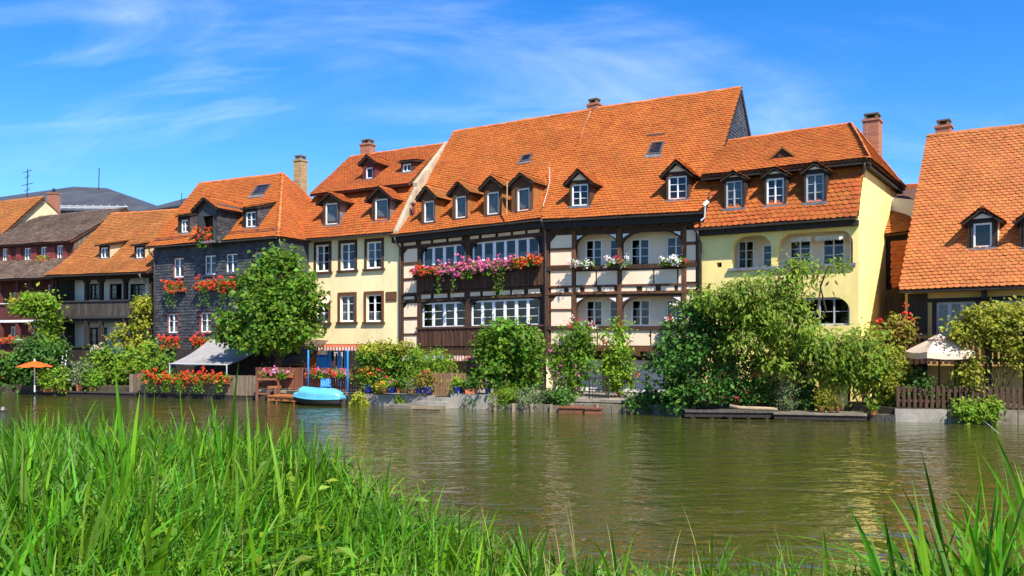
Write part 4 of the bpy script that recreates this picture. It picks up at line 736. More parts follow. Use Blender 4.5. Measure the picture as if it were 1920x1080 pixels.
# ---- slate-hung house
def house_b():
    H = Frame((-19.27, 46.03), (-11.366, 42.0)); FL['B'] = H; ze = H.level((291, 463), (527, 444), .3); th = Thing('slate_house', H.o + Vector((0, 0, .45)), 'dark slate-hung house with red geranium boxes and hipped orange roof', 'house', 'houses along the river')
    uR = H.len; up = [(327, 484, 346, 520), (385, 479, 406, 515), (425, 476, 447, 512), (478, 473, 500, 508)]; lo = [(316, 588, 335, 624), (377, 586, 398, 623), (424, 584, 445, 621), (478, 582, 500, 620)]
    ops = [pxbox(H, *r) for r in up + lo]; mb = MB(); wall_face(mb, H, 0, uR, .3, ze + .1, ops, 0, -.25); wl = th.part('wall', mb, 'slate_roof')
    def skip(p):
        u, z, w = H.raw(Vector(p)); return any(o[0] - .1 < u < o[1] + .1 and o[2] - .2 < z < o[3] + .02 for o in ops)
    z0 = H.px(400, 668)[1]; tile_field(th, wl, [(H.P(0, z0, .012), H.P(uR, z0, .012), H.P(uR, ze - .1, .012), H.P(0, ze - .1, .012))], .27, .155, 'slate', 300, 'slate', skip, rounding=.45)
    for i, o in enumerate(ops):
        fr = window(th, H, *o, -.05, 2, 2, splits=[1.6, 1], fr=.06, mull=.07, curtain='sides' if i % 3 == 0 else 'low'); s = MB()
        for q in ((o[0] - .07, o[0], o[2] - .04, o[3] + .05), (o[1], o[1] + .07, o[2] - .04, o[3] + .05), (o[0], o[1], o[3], o[3] + .05)): s.box(H, *q, 0.0, .06)
        th.part('surround', s, 'shutter_red' if i in (0, 3, 4, 5) else 'slate_roof', fr); s = MB(); s.box(H, o[0] - .08, o[1] + .08, o[2] - .1, o[2] - .04, .002, .12); th.part('sill', s, 'slate_roof', fr)
    w2, z2 = H.at_u(375, 345, -.1); print('B', ze, w2, z2); w2 = max(min(w2, -3.2), -4.6); zl = H.px(375, 345, w2)[1]; zr = H.px(530, 327, w2)[1]; ur = H.px(530, 327, w2)[0]; ul = H.px(375, 345, w2)[0]
    prof = [(ze, .4), (ze + .5, -.15), (zl, w2)]; wof = interp_w([(ze, .4), (ze + .5, -.15), ((zl + zr) / 2, w2)])
    uc = uR + .15
    tiled_roof(th, H, -.15, uc, prof, [(ze, .4), (ze + .5, -.15), (zr, w2)], m='tile_orange', uLtop=ul, uRtop=ur, tw=.18, ex=.15, back=False)
    mb = MB(); B0 = H.P(uc, ze, .4); E0 = H.P(uc, ze, 2 * w2 - .4); C0 = H.P(ur, zr, w2); L0 = H.P(-.15, ze, 2 * w2 - .4); slab(mb, B0, E0, C0, C0 + Vector((0, 0, .001)), .08); slab(mb, E0, L0, H.P(ul, zl, w2), C0, .08); r = th.part('hip_roof', mb, 'roof_under'); tile_field(th, r, [(B0, E0, C0, C0 + (H.P(ul, zl, w2) - C0) * .001)], .18, .15, 'tile_red'); ridge_tiles(th, r, C0, B0)
    shell(th, H, [(ze, 0), (ze, 2 * w2)], 8, 'slate_roof')
    mb = MB(); zz = [ze, zl - .1]; mb.poly([H.P(0, ze, 0), H.P(0, ze, 2 * w2), H.P(0 + .02, zl - .15, w2)]); th.part('gable', mb, 'slate_roof')
    # dormers: slated gable dormer with round-headed opening, and two sheds
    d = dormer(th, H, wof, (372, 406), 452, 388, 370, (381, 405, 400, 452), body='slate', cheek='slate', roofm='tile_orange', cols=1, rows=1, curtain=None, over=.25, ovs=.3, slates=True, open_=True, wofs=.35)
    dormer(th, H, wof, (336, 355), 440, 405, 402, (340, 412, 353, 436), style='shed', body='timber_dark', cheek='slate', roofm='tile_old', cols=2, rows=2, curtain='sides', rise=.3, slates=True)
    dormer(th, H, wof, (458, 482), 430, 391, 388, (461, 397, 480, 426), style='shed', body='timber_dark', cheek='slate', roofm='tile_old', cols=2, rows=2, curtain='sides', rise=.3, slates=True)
    skylight(th, H, wof, (470, 494), (348, 368))
    for k in range(9):
        u = .4 + k * 1.0; mb = MB(); w = wof(ze + .42) + .02; mb.ebox(H.P(u, ze + .3, wof(ze + .3)), H.P(u, ze + .52, wof(ze + .3) + .02), .03); th.part('snow_guard_post', mb, 'zinc')
    mb = MB(); mb.tube([H.P(0, ze + .48, wof(ze + .3) + .03), H.P(uR, ze + .48, wof(ze + .3) + .03)], .016, 5); mb.tube([H.P(0, ze + .38, wof(ze + .3) + .03), H.P(uR, ze + .38, wof(ze + .3) + .03)], .016, 5); th.part('snow_guard_rail', mb, 'zinc')
    w = w2 - 1.6; c0 = H.px(556, 330, w)[0]; chimney(th, H, c0, c0 + .52, ze + 1.0, H.px(565, 303, w)[1], w - .3, w + .25, 'brick_yellow'); gutter(th, H, -.1, uR + .1, ze - .03, .46, (.1, .6, .12)); mb = MB(); mb.tube([H.P(uR + .1, ze, .3), H.P(uR + .1, ze - .5, .1), H.P(uR + .1, .6, .1)], .05, 8); th.part('downpipe', mb, 'zinc', smooth=True)
    floors(th, H, [H.px(400, 650)[1], H.px(400, 550)[1]], 7)
# ---- old wooden gallery house with the curved orange roof
def gallery(th, H, u0, u1, z0, z1, w, m, pitch=.2):
    plankwork(th, H, u0, u1, z0, z1, w, pitch, m); mb = MB(); mb.box(H, u0, u1, z1, z1 + .08, w - .06, w + .09); mb.box(H, u0, u1, z0 - .12, z0 - .005, w - .3, w + .05); th.part('rail', mb, m)
def house_a():
    H = Frame((-26.4, 49.8), (-19.35, 46.5)); FL['A'] = H; ze = H.level((100, 518), (292, 511), .5); th = Thing('gallery_house', H.o + Vector((0, 0, .45)), 'old house with black wooden galleries and curved orange-brown roof', 'house', 'houses along the river')
    uR = H.len; U = lambda x, y=560, w=0: H.px(x, y, w)[0]; Z = lambda x, y, w=0: H.px(x, y, w)[1]; zf1, zf0 = Z(190, 597), Z(190, 686); G = -1.0
    mb = MB(); ops = []
    for r in ((167, 532, 184, 562), (205, 532, 229, 562), (243, 532, 272, 562), (157, 614, 201, 655), (243, 614, 280, 655)): ops.append(pxbox(H, *r, G))
    wall_face(mb, H, 0, uR, .3, ze + .5, ops, G, G - .3); th.part('wall', mb, 'plaster_white')
    for o in ops: window(th, H, *o, G - .1, 2, 3, m='timber_dark', fr=.09, curtain='sides')
    shell(th, H, [(ze, 0), (ze + 3.4, -3.6), (ze, -7.2)], 7, 'plank_old')
    for x in (107, 163, 190, 236, 284):
        u = U(x); mb = MB(); mb.box(H, u - .1, u + .1, .4, ze, -.1, .1); th.part('post', mb, 'timber_dark')
    for x in (163, 190, 236):
        u = U(x); q = MB()
        for s in (1, -1): q.prism([H.P(u + s * .1, ze - .05, -.06), H.P(u + s * .45, ze - .05, -.06), H.P(u + s * .1, ze - .5, -.06)], H.W * .12)
        th.part('brace', q, 'timber_dark')
    mb = MB(); mb.box(H, 0, uR, ze - .22, ze - .02, -.12, .12); th.part('beam', mb, 'timber_dark')
    for x, z in ((205, 1), (205, 0)): 
        zz = zf1 if z else zf0; mb = MB(); mb.box(H, 0, uR, zz - .2, zz - .02, -1.0, .08); th.part('gallery_floor', mb, 'timber_dark')
    gallery(th, H, U(110), U(247), zf1 + .12, Z(180, 566), .12, 'plank_old'); gallery(th, H, U(120), U(203), zf0 + .12, Z(160, 652), .12, 'timber_dark')
    gallery(th, H, U(248), uR - .05, zf1 + .12, Z(180, 566), .1, 'timber_dark')
    w2, z2 = H.at_u(210, 402, -.1); print('A', ze, w2, z2); w2 = max(min(w2, -3.2), -4.5); zl = H.px(210, 402, w2)[1]; zr = H.px(340, 394, w2)[1]; ul = H.px(210, 402, w2)[0]
    prof = [(ze, .8), (ze + .75, -.3), (ze + 1.7, -1.35), (zl, w2)]; profR = [(ze, .8), (ze + .75, -.3), (ze + 1.7, -1.35), (zr, w2)]
    tiled_roof(th, H, -.25, uR + .1, prof, profR, m='tile_old', uLtop=ul, tw=.18, ex=.15); wof = interp_w(prof[:3] + [((zl + zr) / 2, w2)])
    for fx, x in (((186, 206), 0), ((252, 272), 0)): dormer(th, H, wof, fx, 487, 460, 458, (fx[0] + 3, 464, fx[1] - 3, 484), style='shed', body='timber_dark', cheek='plaster_gable', roofm='tile_old', cols=2, rows=2, curtain=None, rise=.22, over=.2)
    gutter(th, H, -.2, uR - .3, ze - .03, .85, (uR - .35, .6, .2)); floors(th, H, [zf0, zf1], 6, w0=G - .35)
# ---- red-brown house at the left edge
def house_z():
    H = Frame((-33.5, 52.9), (-26.5, 49.85)); FL['Z'] = H; ze = H.level((0, 525), (98, 521), .4); th = Thing('shuttered_house', H.o + Vector((0, 0, .45)), 'dark red house with red shutters and weathered brown roof at left edge', 'house', 'houses along the river')
    uR = H.len; U = lambda x, y=560, w=0: H.px(x, y, w)[0]; Z = lambda x, y, w=0: H.px(x, y, w)[1]; S = -1.3; u2 = H.px(138, 470, S)[0]
    zb = Z(60, 490, S); zt = Z(60, 456, S); mb = MB(); ops = [pxbox(H, *r, S) for r in ((5, 466, 14, 490), (46, 465, 58, 488), (77, 463, 88, 487), (107, 460, 118, 485))]
    wall_face(mb, H, -1, u2, zb - .5, zt + .2, ops, S, S - .25); th.part('upper_wall', mb, 'house_red')
    for o in ops: window(th, H, *o, S - .06, 2, 2, fr=.06, curtain='low')
    for a, b in ((15, 21), (31, 40), (59, 70), (88, 104), (119, 126)):
        o = pxbox(H, a, 464, b, 488, S); mb = MB(); mb.box(H, *o, S + .01, S + .05)
        for k in range(5): z = o[2] + (o[3] - o[2]) * (k + .5) / 5; mb.box(H, o[0] + .05, o[1] - .05, z - .05, z + .03, S + .05, S + .065)
        th.part('shutter', mb, 'shutter_red')
    z1 = H.px(60, 457, S + .35)[1]; w2 = -5.2; zl = H.px(80, 405, w2)[1]; zr = H.px(208, 393, w2)[1]; ur = H.px(208, 393, w2)[0]; print('Z', ze, z1, zl, zr, u2, ur)
    tiled_roof(th, H, -1.0, u2 + .15, [(z1, S + .35), ((zl + zr) / 2 - .1, w2)], [(z1, S + .35), (zr, w2)], m='tile_brown', uRtop=max(u2, ur), tw=.18, ex=.15, rm='tile_brown')
    tiled_roof(th, H, -1.0, uR + .2, [(ze, .5), (zb + .05, S + .02)], m='tile_brown', uRtop=u2 + .1, tw=.18, ex=.15, back=False, ridge=False, name='skirt_roof')
    mb = MB(); q = [(zb - 1, S), (zt + .1, S), (zr - .2, w2), (zb - 1, w2)]; mb.poly([H.P(u2, z, w) for z, w in q]); gb = th.part('gable', mb, 'plank_old')
    n = 14
    for i in range(n):
        wa = S + (w2 - S) * i / n; wb = S + (w2 - S) * (i + 1) / n - (-.02); f = lambda w: zt + .05 + (zr - .2 - zt) * (w - S) / (w2 - S); mb = MB(); mb.prism([H.P(u2 + .005, zb - .6, wa), H.P(u2 + .005, zb - .6, wb), H.P(u2 + .005, f(wb), wb), H.P(u2 + .005, f(wa), wa)], H.U * .025); th.part('plank', mb, 'plank_grey', gb)
    # galleries below
    G = -1.0; mb = MB(); ops = [pxbox(H, *r, G) for r in ((24, 548, 38, 572), (68, 548, 84, 572), (20, 612, 34, 640), (62, 612, 80, 640), (90, 534, 104, 560))]; wall_face(mb, H, -.5, uR, .3, ze + .4, ops, G, G - .25); th.part('wall', mb, 'house_red')
    for o in ops: window(th, H, *o, G - .06, 2, 2, fr=.06)
    for x in (2, 34, 58, 100): u = U(x); mb = MB(); mb.box(H, u - .11, u + .11, .4, ze - .05, -.1, .1); th.part('post', mb, 'house_red')
    zf1, zf0 = Z(40, 600), Z(40, 668); 
    for z in (zf1, zf0): mb = MB(); mb.box(H, -.5, uR, z - .14, z, -1, .14); th.part('gallery_floor', mb, 'plaster_white')
    gallery(th, H, -.3, uR - .3, zf1 + .14, Z(40, 572), .08, 'house_red'); gallery(th, H, -.3, uR - .3, zf0 + .14, Z(40, 640), .08, 'house_red')
    for y in (570, 638):
        z = Z(40, y); mb = MB(); mb.box(H, -.3, uR - .3, z, z + .06, -.02, .16); th.part('rail_cap', mb, 'plaster_white')
    floors(th, H, [zf0, zf1], 5, w0=G - .3); shell(th, H, [(ze, 0), (zb, S), (zb, -7)], 7, 'house_red')
def far_houses():
    # gable house with aged yellow plaster, behind the brown roof
    a = Thing('gable_house', (-33, 58, .45), 'house with blank yellow gable and brick chimney behind the brown roof', 'house'); pk = pt(80, 373, 58); rt = pt(190, 470, 60.5); lf = pt(-30, 470, 56); mb = MB()
    mb.poly([pt(-30, 560, 56), pt(190, 560, 60.5), rt, pk, lf]); a.part('gable', mb, 'plaster_gable'); mb = MB(); d = Vector((-9, 4.5, 0)); slab(mb, lf + d, lf + Vector((.2, -.2, -.05)), pk + Vector((.2, -.2, .08)), pk + d + Vector((0, 0, .08)), .1); slab(mb, rt, rt + d, pk + d + Vector((0, 0, .08)), pk + Vector((0, 0, .08)), .1); r = a.part('roof', mb, 'roof_under')
    tile_field(a, r, [(lf + d, lf + Vector((.2, -.2, -.05)), pk + Vector((.2, -.2, .08)), pk + d + Vector((0, 0, .08)))], .2, .17, 'tile_old')
    K = Frame((pt(88, 400, 58.8).x, 58.8), (pt(105, 400, 58.8).x, 58.6)); c = a.part; mb = MB(); z1 = pt(97, 364, 58.8).z; mb.box(K, 0, K.len, pk.z - 2.5, z1, -.5, 0); mb.box(K, -.04, K.len + .04, z1, z1 + .08, -.54, .04); ch = a.part('chimney', mb, 'brick_red'); mb = MB(); mb.tube([K.P(K.len * .6, z1, -.2), K.P(K.len * .6, z1 + .4, -.2)], .09, 8); a.part('flue', mb, 'iron', ch)
    # big slate hipped roof
    Y = 85; b = Thing('slate_roofed_hall', pt(120, 640, Y), 'large building with dark slate hipped roof behind the left houses', 'building'); P1, P2, P3, P4 = pt(-90, 392, Y), pt(300, 398, Y), pt(226, 366, Y + 9), pt(140, 350, Y + 10); P0 = pt(-120, 385, Y + 6); mb = MB()
    slab(mb, P1, P2, pt(200, 352.5, Y + 10), pt(138, 350, Y + 10), .3); slab(mb, P2, pt(330, 398, Y + 25), pt(200, 352.5, Y + 10), pt(200, 352.5, Y + 10) + Vector((0, 0, .01)), .3); slab(mb, pt(-160, 392, Y + 25), P1, pt(138, 350, Y + 10), pt(138, 350, Y + 10) + Vector((0, 0, .01)), .3); rf = b.part('roof', mb, 'slate_roof')
    mb = MB(); mb.poly([pt(-90, 640, Y + .4), pt(298, 640, Y + .4), pt(298, 398, Y + .4), pt(-90, 393, Y + .4)]); b.part('wall', mb, 'plaster_aged'); mb = MB()
    for k in range(2): mb.tube([pt(-80, 388 - k * 3, Y - .2), pt(240, 391 - k * 3, Y - .2)], .07, 5)
    for k in range(22): mb.tube([pt(-80 + k * 15, 392, Y - .2), pt(-80 + k * 15, 384, Y - .2)], .05, 4)
    b.part('snow_rail', mb, 'grey_paint')
    # second building with pale cornice
    Y = 75; c = Thing('cornice_building', pt(320, 640, Y), 'pale building with cornice and low dark roof between the left houses', 'building'); mb = MB(); mb.hexa([pt(255, 640, Y + 2), pt(460, 640, Y - 4), pt(460, 640, Y + 6), pt(255, 640, Y + 10), pt(255, 404, Y + 2), pt(460, 382, Y - 4), pt(460, 382, Y + 6), pt(255, 404, Y + 10)]); c.part('wall', mb, 'plaster_aged'); mb = MB(); mb.hexa([pt(250, 405, Y + 1), pt(462, 380, Y - 5), pt(462, 380, Y + 6), pt(250, 405, Y + 10), pt(250, 398, Y + 1), pt(462, 366, Y - 5), pt(462, 366, Y + 6), pt(250, 398, Y + 10)]); c.part('cornice', mb, 'plaster_white'); mb = MB(); slab(mb, pt(246, 399, Y + .7), pt(465, 366, Y - 5.3), pt(465, 340, Y + 4), pt(300, 390, Y + 9), .15); c.part('roof', mb, 'slate_roof')
    # aerials
    p = pt(50, 392, 62); t = Thing('rooftop_aerial', p, 'thin metal aerial with crossbars above the leftmost roofs', 'aerial', 'rooftop aerials'); mb = MB(); mb.tube([pt(50, 400, 62), pt(52, 317, 62)], .035, 6); t.part('mast', mb, 'iron')
    for y, l in ((321, 9), (345, 11), (356, 6), (331, 5)): mb = MB(); mb.tube([pt(51 - l * .9, y + 3, 62), pt(51 + l, y - 2, 62)], .022, 5); t.part('crossbar', mb, 'iron')
    single('lightning_rod', MB().tube([pt(185, 360, 94), pt(186, 315, 94)], .05, 6), 'iron', pt(185, 360, 94), 'thin bare rod standing on the dark slate hipped roof', 'rod')
    t = Thing('rooftop_aerial', pt(380, 380, 74), 'low faint aerial above the pale cornice building', 'aerial', 'rooftop aerials'); mb = MB(); mb.tube([pt(340, 385, 74), pt(341, 362, 74)], .03, 5); t.part('mast', mb, 'iron')
for f in (house_c, house_d, house_e, house_f, house_g, house_b, house_a, house_z, far_houses): f()
# ================================================================ FOLIAGE HELPERS
def leaf_tpl(l=1.0, w=0.6, fold=0.12): return [(0, 0, 0), (w / 2, l * .45, fold * w), (0, l, -.03), (-w / 2, l * .45, fold * w)], [(0, 1, 2), (0, 2, 3)]
def rand_dirs(n): v = RNG.normal(size=(n, 3)); return v / np.linalg.norm(v, axis=1)[:, None]
def leaf_mats(n, out, size, droop=.3, spread=.9, sv=.35):
    nn = out * .55 + np.array([.12, -.25, .6]) + rand_dirs(n) * spread; nn /= np.linalg.norm(nn, axis=1)[:, None]
    ax = rand_dirs(n) + out * .4 + np.array([0, 0, -droop]); ax -= nn * (ax * nn).sum(1)[:, None]; ax /= np.linalg.norm(ax, axis=1)[:, None]; x = np.cross(ax, nn)
    s = size * (1 + sv * RNG.normal(size=n)).clip(.4, 1.9); return np.stack([x, ax, nn], 2) * s[:, None, None]
def cloud(ells, n, size, clump=.28, per=44, droop=.3, wf=.62, inner=.30, spread=.9):
    """leaves gathered in clumps through the volume of several ellipsoids (centre, radii)"""
    vol = np.array([e[1][0] * e[1][1] * e[1][2] for e in ells]) ** .72; cnt = np.maximum(1, (n * vol / vol.sum() / per).astype(int)); P, O, Rn = [], [], []
    for (c, r), k in zip(ells, cnt):
        d = rand_dirs(k); d[:, 1] -= .25; rad = inner + (1.04 - inner) * RNG.random(k) ** .6; rad *= RNG.uniform(.78, 1.2, k) + .16 * np.sin(d[:, 0] * 5 + c[0] * 3) * np.cos(d[:, 2] * 6 + c[2]); cc = np.array(c) + d * rad[:, None] * np.array(r)
        m = RNG.integers(per // 2, int(per * 1.5), k); idx = np.repeat(np.arange(k), m); q = cc[idx] + RNG.normal(size=(len(idx), 3)) * clump * np.array([1, 1, .8]); P.append(q); o = q - np.array(c); o /= np.linalg.norm(o, axis=1)[:, None] + 1e-6; O.append(o); Rn.append((RNG.random(k)[idx] * .55 + RNG.random(len(idx)) * .45))
    P, O, Rn = np.concatenate(P), np.concatenate(O), np.concatenate(Rn); tv, tf = leaf_tpl(w=wf); return inst_mesh('crown', tv, tf, leaf_mats(len(P), O, size, droop, spread), P, np.clip(Rn, 0, .995))
def blossoms(pts, size, name='blossoms'):
    """small five-sided blooms facing out"""
    pts = np.asarray(pts); n = len(pts); a = [k * 2 * math.pi / 5 for k in range(5)]; tv = [(0, 0, .25)] + [(math.cos(x), math.sin(x), 0) for x in a]; tf = [(0, 1 + k, 1 + (k + 1) % 5) for k in range(5)]
    return inst_mesh(name, tv, tf, leaf_mats(n, np.tile(np.array([[-.3, -.9, .2]]), (n, 1)), size, 0, .8), pts)
def pe(e, Y, dz=1.0): return (pt(e[0], e[1], Y + (e[4] if len(e) > 4 else 0)), (e[2] * Y / FPX, e[2] * Y / FPX * .8 * dz, e[3] * Y / FPX))   # photo ellipse -> ellipsoid at distance Y
def limb(a, b, r0, r1, wob=.12, n=6):
    a, b = Vector(a), Vector(b); L = (b - a).length; P = [a.lerp(b, k / (n - 1)) + (Vector((random.gauss(0, 1), random.gauss(0, 1), random.gauss(0, .4))) * wob * L * .18 if 0 < k < n - 1 else Vector((0, 0, 0))) for k in range(n)]
    return P, [r0 + (r1 - r0) * k / (n - 1) for k in range(n)]
def plant(name, label, cat, Y, ells, n, size, m, base=None, trunk=0.0, limbs=6, group=None, bloom=None, **kw):
    E_ = [pe(e, Y) for e in ells]; cx = sum(e[0].x for e in E_) / len(E_); lo = min(e[0].z - e[1][2] for e in E_); b = Vector(base) if base else Vector((cx, Y, max(.3, min(lo, .5)))); t = Thing(name, b, label, cat, group)
    t.part('crown', cloud([(tuple(c), r) for c, r in E_], n, size, **kw), m); mb = MB()
    if trunk:
        mid = sum((e[0] for e in E_), Vector()) / len(E_); top = b.lerp(mid, .55); P, r = limb(b, top, trunk, trunk * .7); mb.tube(P, r, 8)
        for k in range(limbs):
            e = E_[k % len(E_)]; tgt = e[0] + Vector((random.uniform(-.5, .5) * e[1][0], random.uniform(-.5, .5) * e[1][1], random.uniform(-.3, .6) * e[1][2])); P, r = limb(P0 if False else b.lerp(top, random.uniform(.6, 1)), tgt, trunk * .45, trunk * .08); mb.tube(P, r, 6)
    else:
        for k in range(limbs):
            e = E_[k % len(E_)]; P, r = limb(b + Vector((random.uniform(-.25, .25), random.uniform(-.2, .2), 0)), e[0] + Vector((random.uniform(-.6, .6) * e[1][0], 0, random.uniform(-.2, .7) * e[1][2])), .022, .006); mb.tube(P, r, 5)
    t.part('trunk' if trunk else 'stems', mb, 'bark' if trunk else 'stalk')
    if bloom:
        for bm, k, s in bloom:
            pts = []
            for _ in range(k):
                e = random.choice(E_); d = Vector((random.gauss(0, 1), -abs(random.gauss(0, 1)), random.gauss(0, 1))).normalized(); c0 = e[0] + Vector((d.x * e[1][0], d.y * e[1][1], d.z * e[1][2])) * random.uniform(.9, 1.12)
                pts += [c0 + Vector((random.gauss(0, s * 1.1), random.gauss(0, s), random.gauss(0, s))) for _ in range(5)]
            t.part('blossoms', blossoms([tuple(p) for p in pts], s), bm)
    return t
def ybank(px):
    t = (px - 960) / FPX
    for (x0, y0), (x1, y1) in zip(BANK, BANK[1:]):
        d0, d1 = x0 - t * y0, x1 - t * y1
        if d0 <= 0 <= d1: k = d0 / (d0 - d1); return y0 + (y1 - y0) * k
    return 30
def flower_box(label, H, x0, x1, ytop, w, blooms, n=260, h=.42, hang=0, boxm='timber', leaf='leaf_mid', bs=.05, depth=.22, group='flower boxes on the houses', fol=160):
    """box on a facade at photo columns x0..x1; blooms: (material, share)"""
    u0, z = H.px(x0, ytop, w); u1 = H.px(x1, ytop, w)[0]; t = Thing('flower_box', H.P((u0 + u1) / 2, z - .2, w), label, 'flower box', group); mb = MB(); mb.box(H, u0 + .04, u1 - .04, z - .2, z, w - depth / 2, w + depth / 2); t.part('box', mb, boxm)
    P = [H.P(random.uniform(u0 - .05, u1 + .05), z + random.uniform(-.1, h * .6), w + random.gauss(.05, .12)) for _ in range(fol)]
    if hang:
        for k in range(3):
            uc = random.uniform(u0 + .1, u1 - .1); P += [H.P(uc + random.gauss(0, .06), z - random.random() * hang, w + depth / 2 + random.gauss(.06, .04)) for _ in range(50)]
    A = np.array([tuple(p) for p in P]); out = np.tile(np.array(H.W), (len(A), 1)); tv, tf = leaf_tpl(w=.7); t.part('foliage', inst_mesh('foliage', tv, tf, leaf_mats(len(A), out, .085, .5), A), leaf)
    for bm, sh in blooms:
        k = int(n * sh); pts = []; nc = max(2, k // 9)
        for _ in range(nc):
            c = (random.uniform(u0 - .06, u1 + .06), z + random.gauss(h * .22, h * .34), w + depth / 2 + random.gauss(.06, .08)); pts += [tuple(H.P(c[0] + random.gauss(0, .05), c[1] + random.gauss(0, .05), c[2] + random.gauss(0, .03))) for _ in range(9)]
        t.part('blossoms', blossoms(pts, bs * .82), bm)
    return t
# ================================================================ FLOWER BOXES ON THE HOUSES
def flower_boxes():
    B = FL['B']; rg = [('petal_red', 1.0)]
    for i, (a, b, y, l) in enumerate(((312, 346, 541, 'red geraniums under the upper left window of the slate house'), (372, 408, 538, 'red geraniums under the upper second window of the slate house'), (410, 442, 536, 'red geraniums under the upper third window, beside the round tree'), (303, 336, 646, 'red geraniums under the lower left window of the slate house'), (364, 398, 644, 'red geraniums under the lower second window, above the grey awning'), (408, 440, 642, 'red geraniums under the lower third window, half behind the round tree'))):
        flower_box(l, B, a, b, y, .25, rg, n=270, h=.55, hang=1.0, boxm='terracotta', bs=.048, fol=300)
    flower_box('red geraniums in the slated dormer of the slate house', B, 375, 398, 447, .55, rg, n=260, h=.75, hang=.5, boxm='terracotta', bs=.05)
    D = FL['D']
    for a, b, y, l, bl, hg in ((776, 824, 513, 'orange-red flowers at the left end of the brown plank balcony', [('petal_red', .7), ('petal_pink', .3)], 0), (822, 860, 511, 'pink petunias second from left on the brown plank balcony, trailing vine', [('petal_pink', 1)], 1.1), (858, 897, 508, 'pink petunias third from left on the brown plank balcony', [('petal_pink', .85), ('petal_crimson', .15)], .4), (892, 930, 505, 'pink and magenta petunias fourth from left on the brown plank balcony', [('petal_pink', 1)], .3), (922, 964, 503, 'big magenta petunia cushion with hanging vine on the brown plank balcony', [('petal_pink', 1)], 1.3), (962, 1014, 496, 'orange-red flowers at the right end of the brown plank balcony', [('petal_red', .75), ('petal_orange', .25)], 0)):
        flower_box(l, D, a, b, y, .32, bl, n=430, h=.5 if 'pink' in str(bl[0]) else .34, hang=hg, boxm='timber_dark', bs=.046, fol=420)
    E = FL['E']
    for a, b, y, l, bl in ((1073, 1112, 497, 'white flowers at the left upper loggia of the cream timbered house', [('petal_white', .92), ('petal_crimson', .08)]), (1140, 1180, 495, 'white flowers with red top at the middle upper loggia post', [('petal_white', .8), ('petal_crimson', .2)]), (1243, 1284, 492, 'white flowers at the right upper loggia of the cream timbered house', [('petal_white', .92), ('petal_crimson', .08)]), (1073, 1112, 610, 'red and white flowers at the left lower loggia above the rose', [('petal_white', .4), ('petal_crimson', .6)]), (1248, 1280, 606, 'red and white flowers at the right lower loggia beside the big tree', [('petal_white', .6), ('petal_crimson', .4)])):
        flower_box(l, E, a, b, y, .2, bl, n=190, h=.3, boxm='timber', bs=.042, leaf='leaf_mid', fol=300)
    u, z = E.px(1268, 575, -.1); t = Thing('hanging_basket', E.P(u, z, -.1), 'small basket with white flowers hanging in the lower right loggia', 'hanging basket'); mb = MB(); mb.lathe(E.P(u, z - .1, -.1), [(.04, 0), (.13, .08), (.16, .16)], 10); t.part('basket', mb, 'plank_tan'); mb = MB(); mb.tube([E.P(u - .14, z + .06, -.1), E.P(u, z + .6, -.1), E.P(u + .14, z + .06, -.1)], .008, 4); t.part('chain', mb, 'iron')
    P = np.array([tuple(E.P(u + random.gauss(0, .12), z + random.gauss(.08, .06), -.1 + random.gauss(0, .1))) for _ in range(90)]); tv, tf = leaf_tpl(w=.7); t.part('foliage', inst_mesh('foliage', tv, tf, leaf_mats(90, np.tile(np.array([[0, -1, .3]]), (90, 1)), .08), P), 'leaf_yellow'); t.part('blossoms', blossoms(P[:30] + np.array([0, -.08, .04]), .035), 'petal_white')
    Z = FL['Z']; flower_box('small green plant box at the shuttered window of the red house', Z, 72, 90, 487, -1.1, [('petal_orange', .15)], n=60, h=.4, leaf='leaf_bright', boxm='terracotta')
    for a, b, y, w, l in ((2, 30, 638, .2, 'red-orange flowers at the left of the lower gallery of the red house'), (52, 84, 636, .2, 'red-orange flowers at the right of the lower gallery of the red house'), (20, 50, 570, .2, 'red flowers on the upper gallery rail of the red house')): flower_box(l, Z, a, b, y, w, [('petal_red', .7), ('petal_orange', .3)], n=130, h=.3, boxm='terracotta', leaf='leaf_bright')
    A = FL['A']; flower_box('white and pink flowers on the lower gallery rail of the black house', A, 176, 202, 653, .28, [('petal_white', .7), ('petal_crimson', .3)], n=130, h=.25, boxm='timber_dark')
flower_boxes()
# ================================================================ QUAYS, FENCES, DECKS
def line_frame(x0, x1, Y0, Y1): return Frame((pt(x0, 640, Y0).x, Y0), (pt(x1, 640, Y1).x, Y1), 0)
def quay(x0, x1, off, ztop, thick, m, label, blocks=0, piles=None, zlow=-.3):
    H = line_frame(x0, x1, ybank(x0) - off, ybank(x1) - off); t = Thing('quay_wall', H.P(0, 0, 0), label, 'quay wall', 'walls along the water')
    if blocks:
        n = blocks; p = H.len / n; u = 0
        for i in range(n):
            d = p * random.uniform(.8, 1.2) if i < n - 1 else H.len - u; mb = MB(); j = random.uniform(-.025, .025); mb.box(H, u + .012, min(u + d, H.len) - .012, zlow, ztop + j, -thick, j); t.part('block', mb, m); u += d
            if piles and i % 2 == 0: mb = MB(); mb.box(H, u - .05, u + .05, zlow, ztop + .03, .03, .11); t.part('pile', mb, piles)
            if u >= H.len - .05: break
    else:
        k = max(1, int(H.len / 1.6)); p = H.len / k
        for i in range(k): mb = MB(); j = random.uniform(-.012, .012); mb.box(H, i * p + .004, (i + 1) * p - .004, zlow, ztop + j, -thick, j); t.part('block', mb, m)
    return H
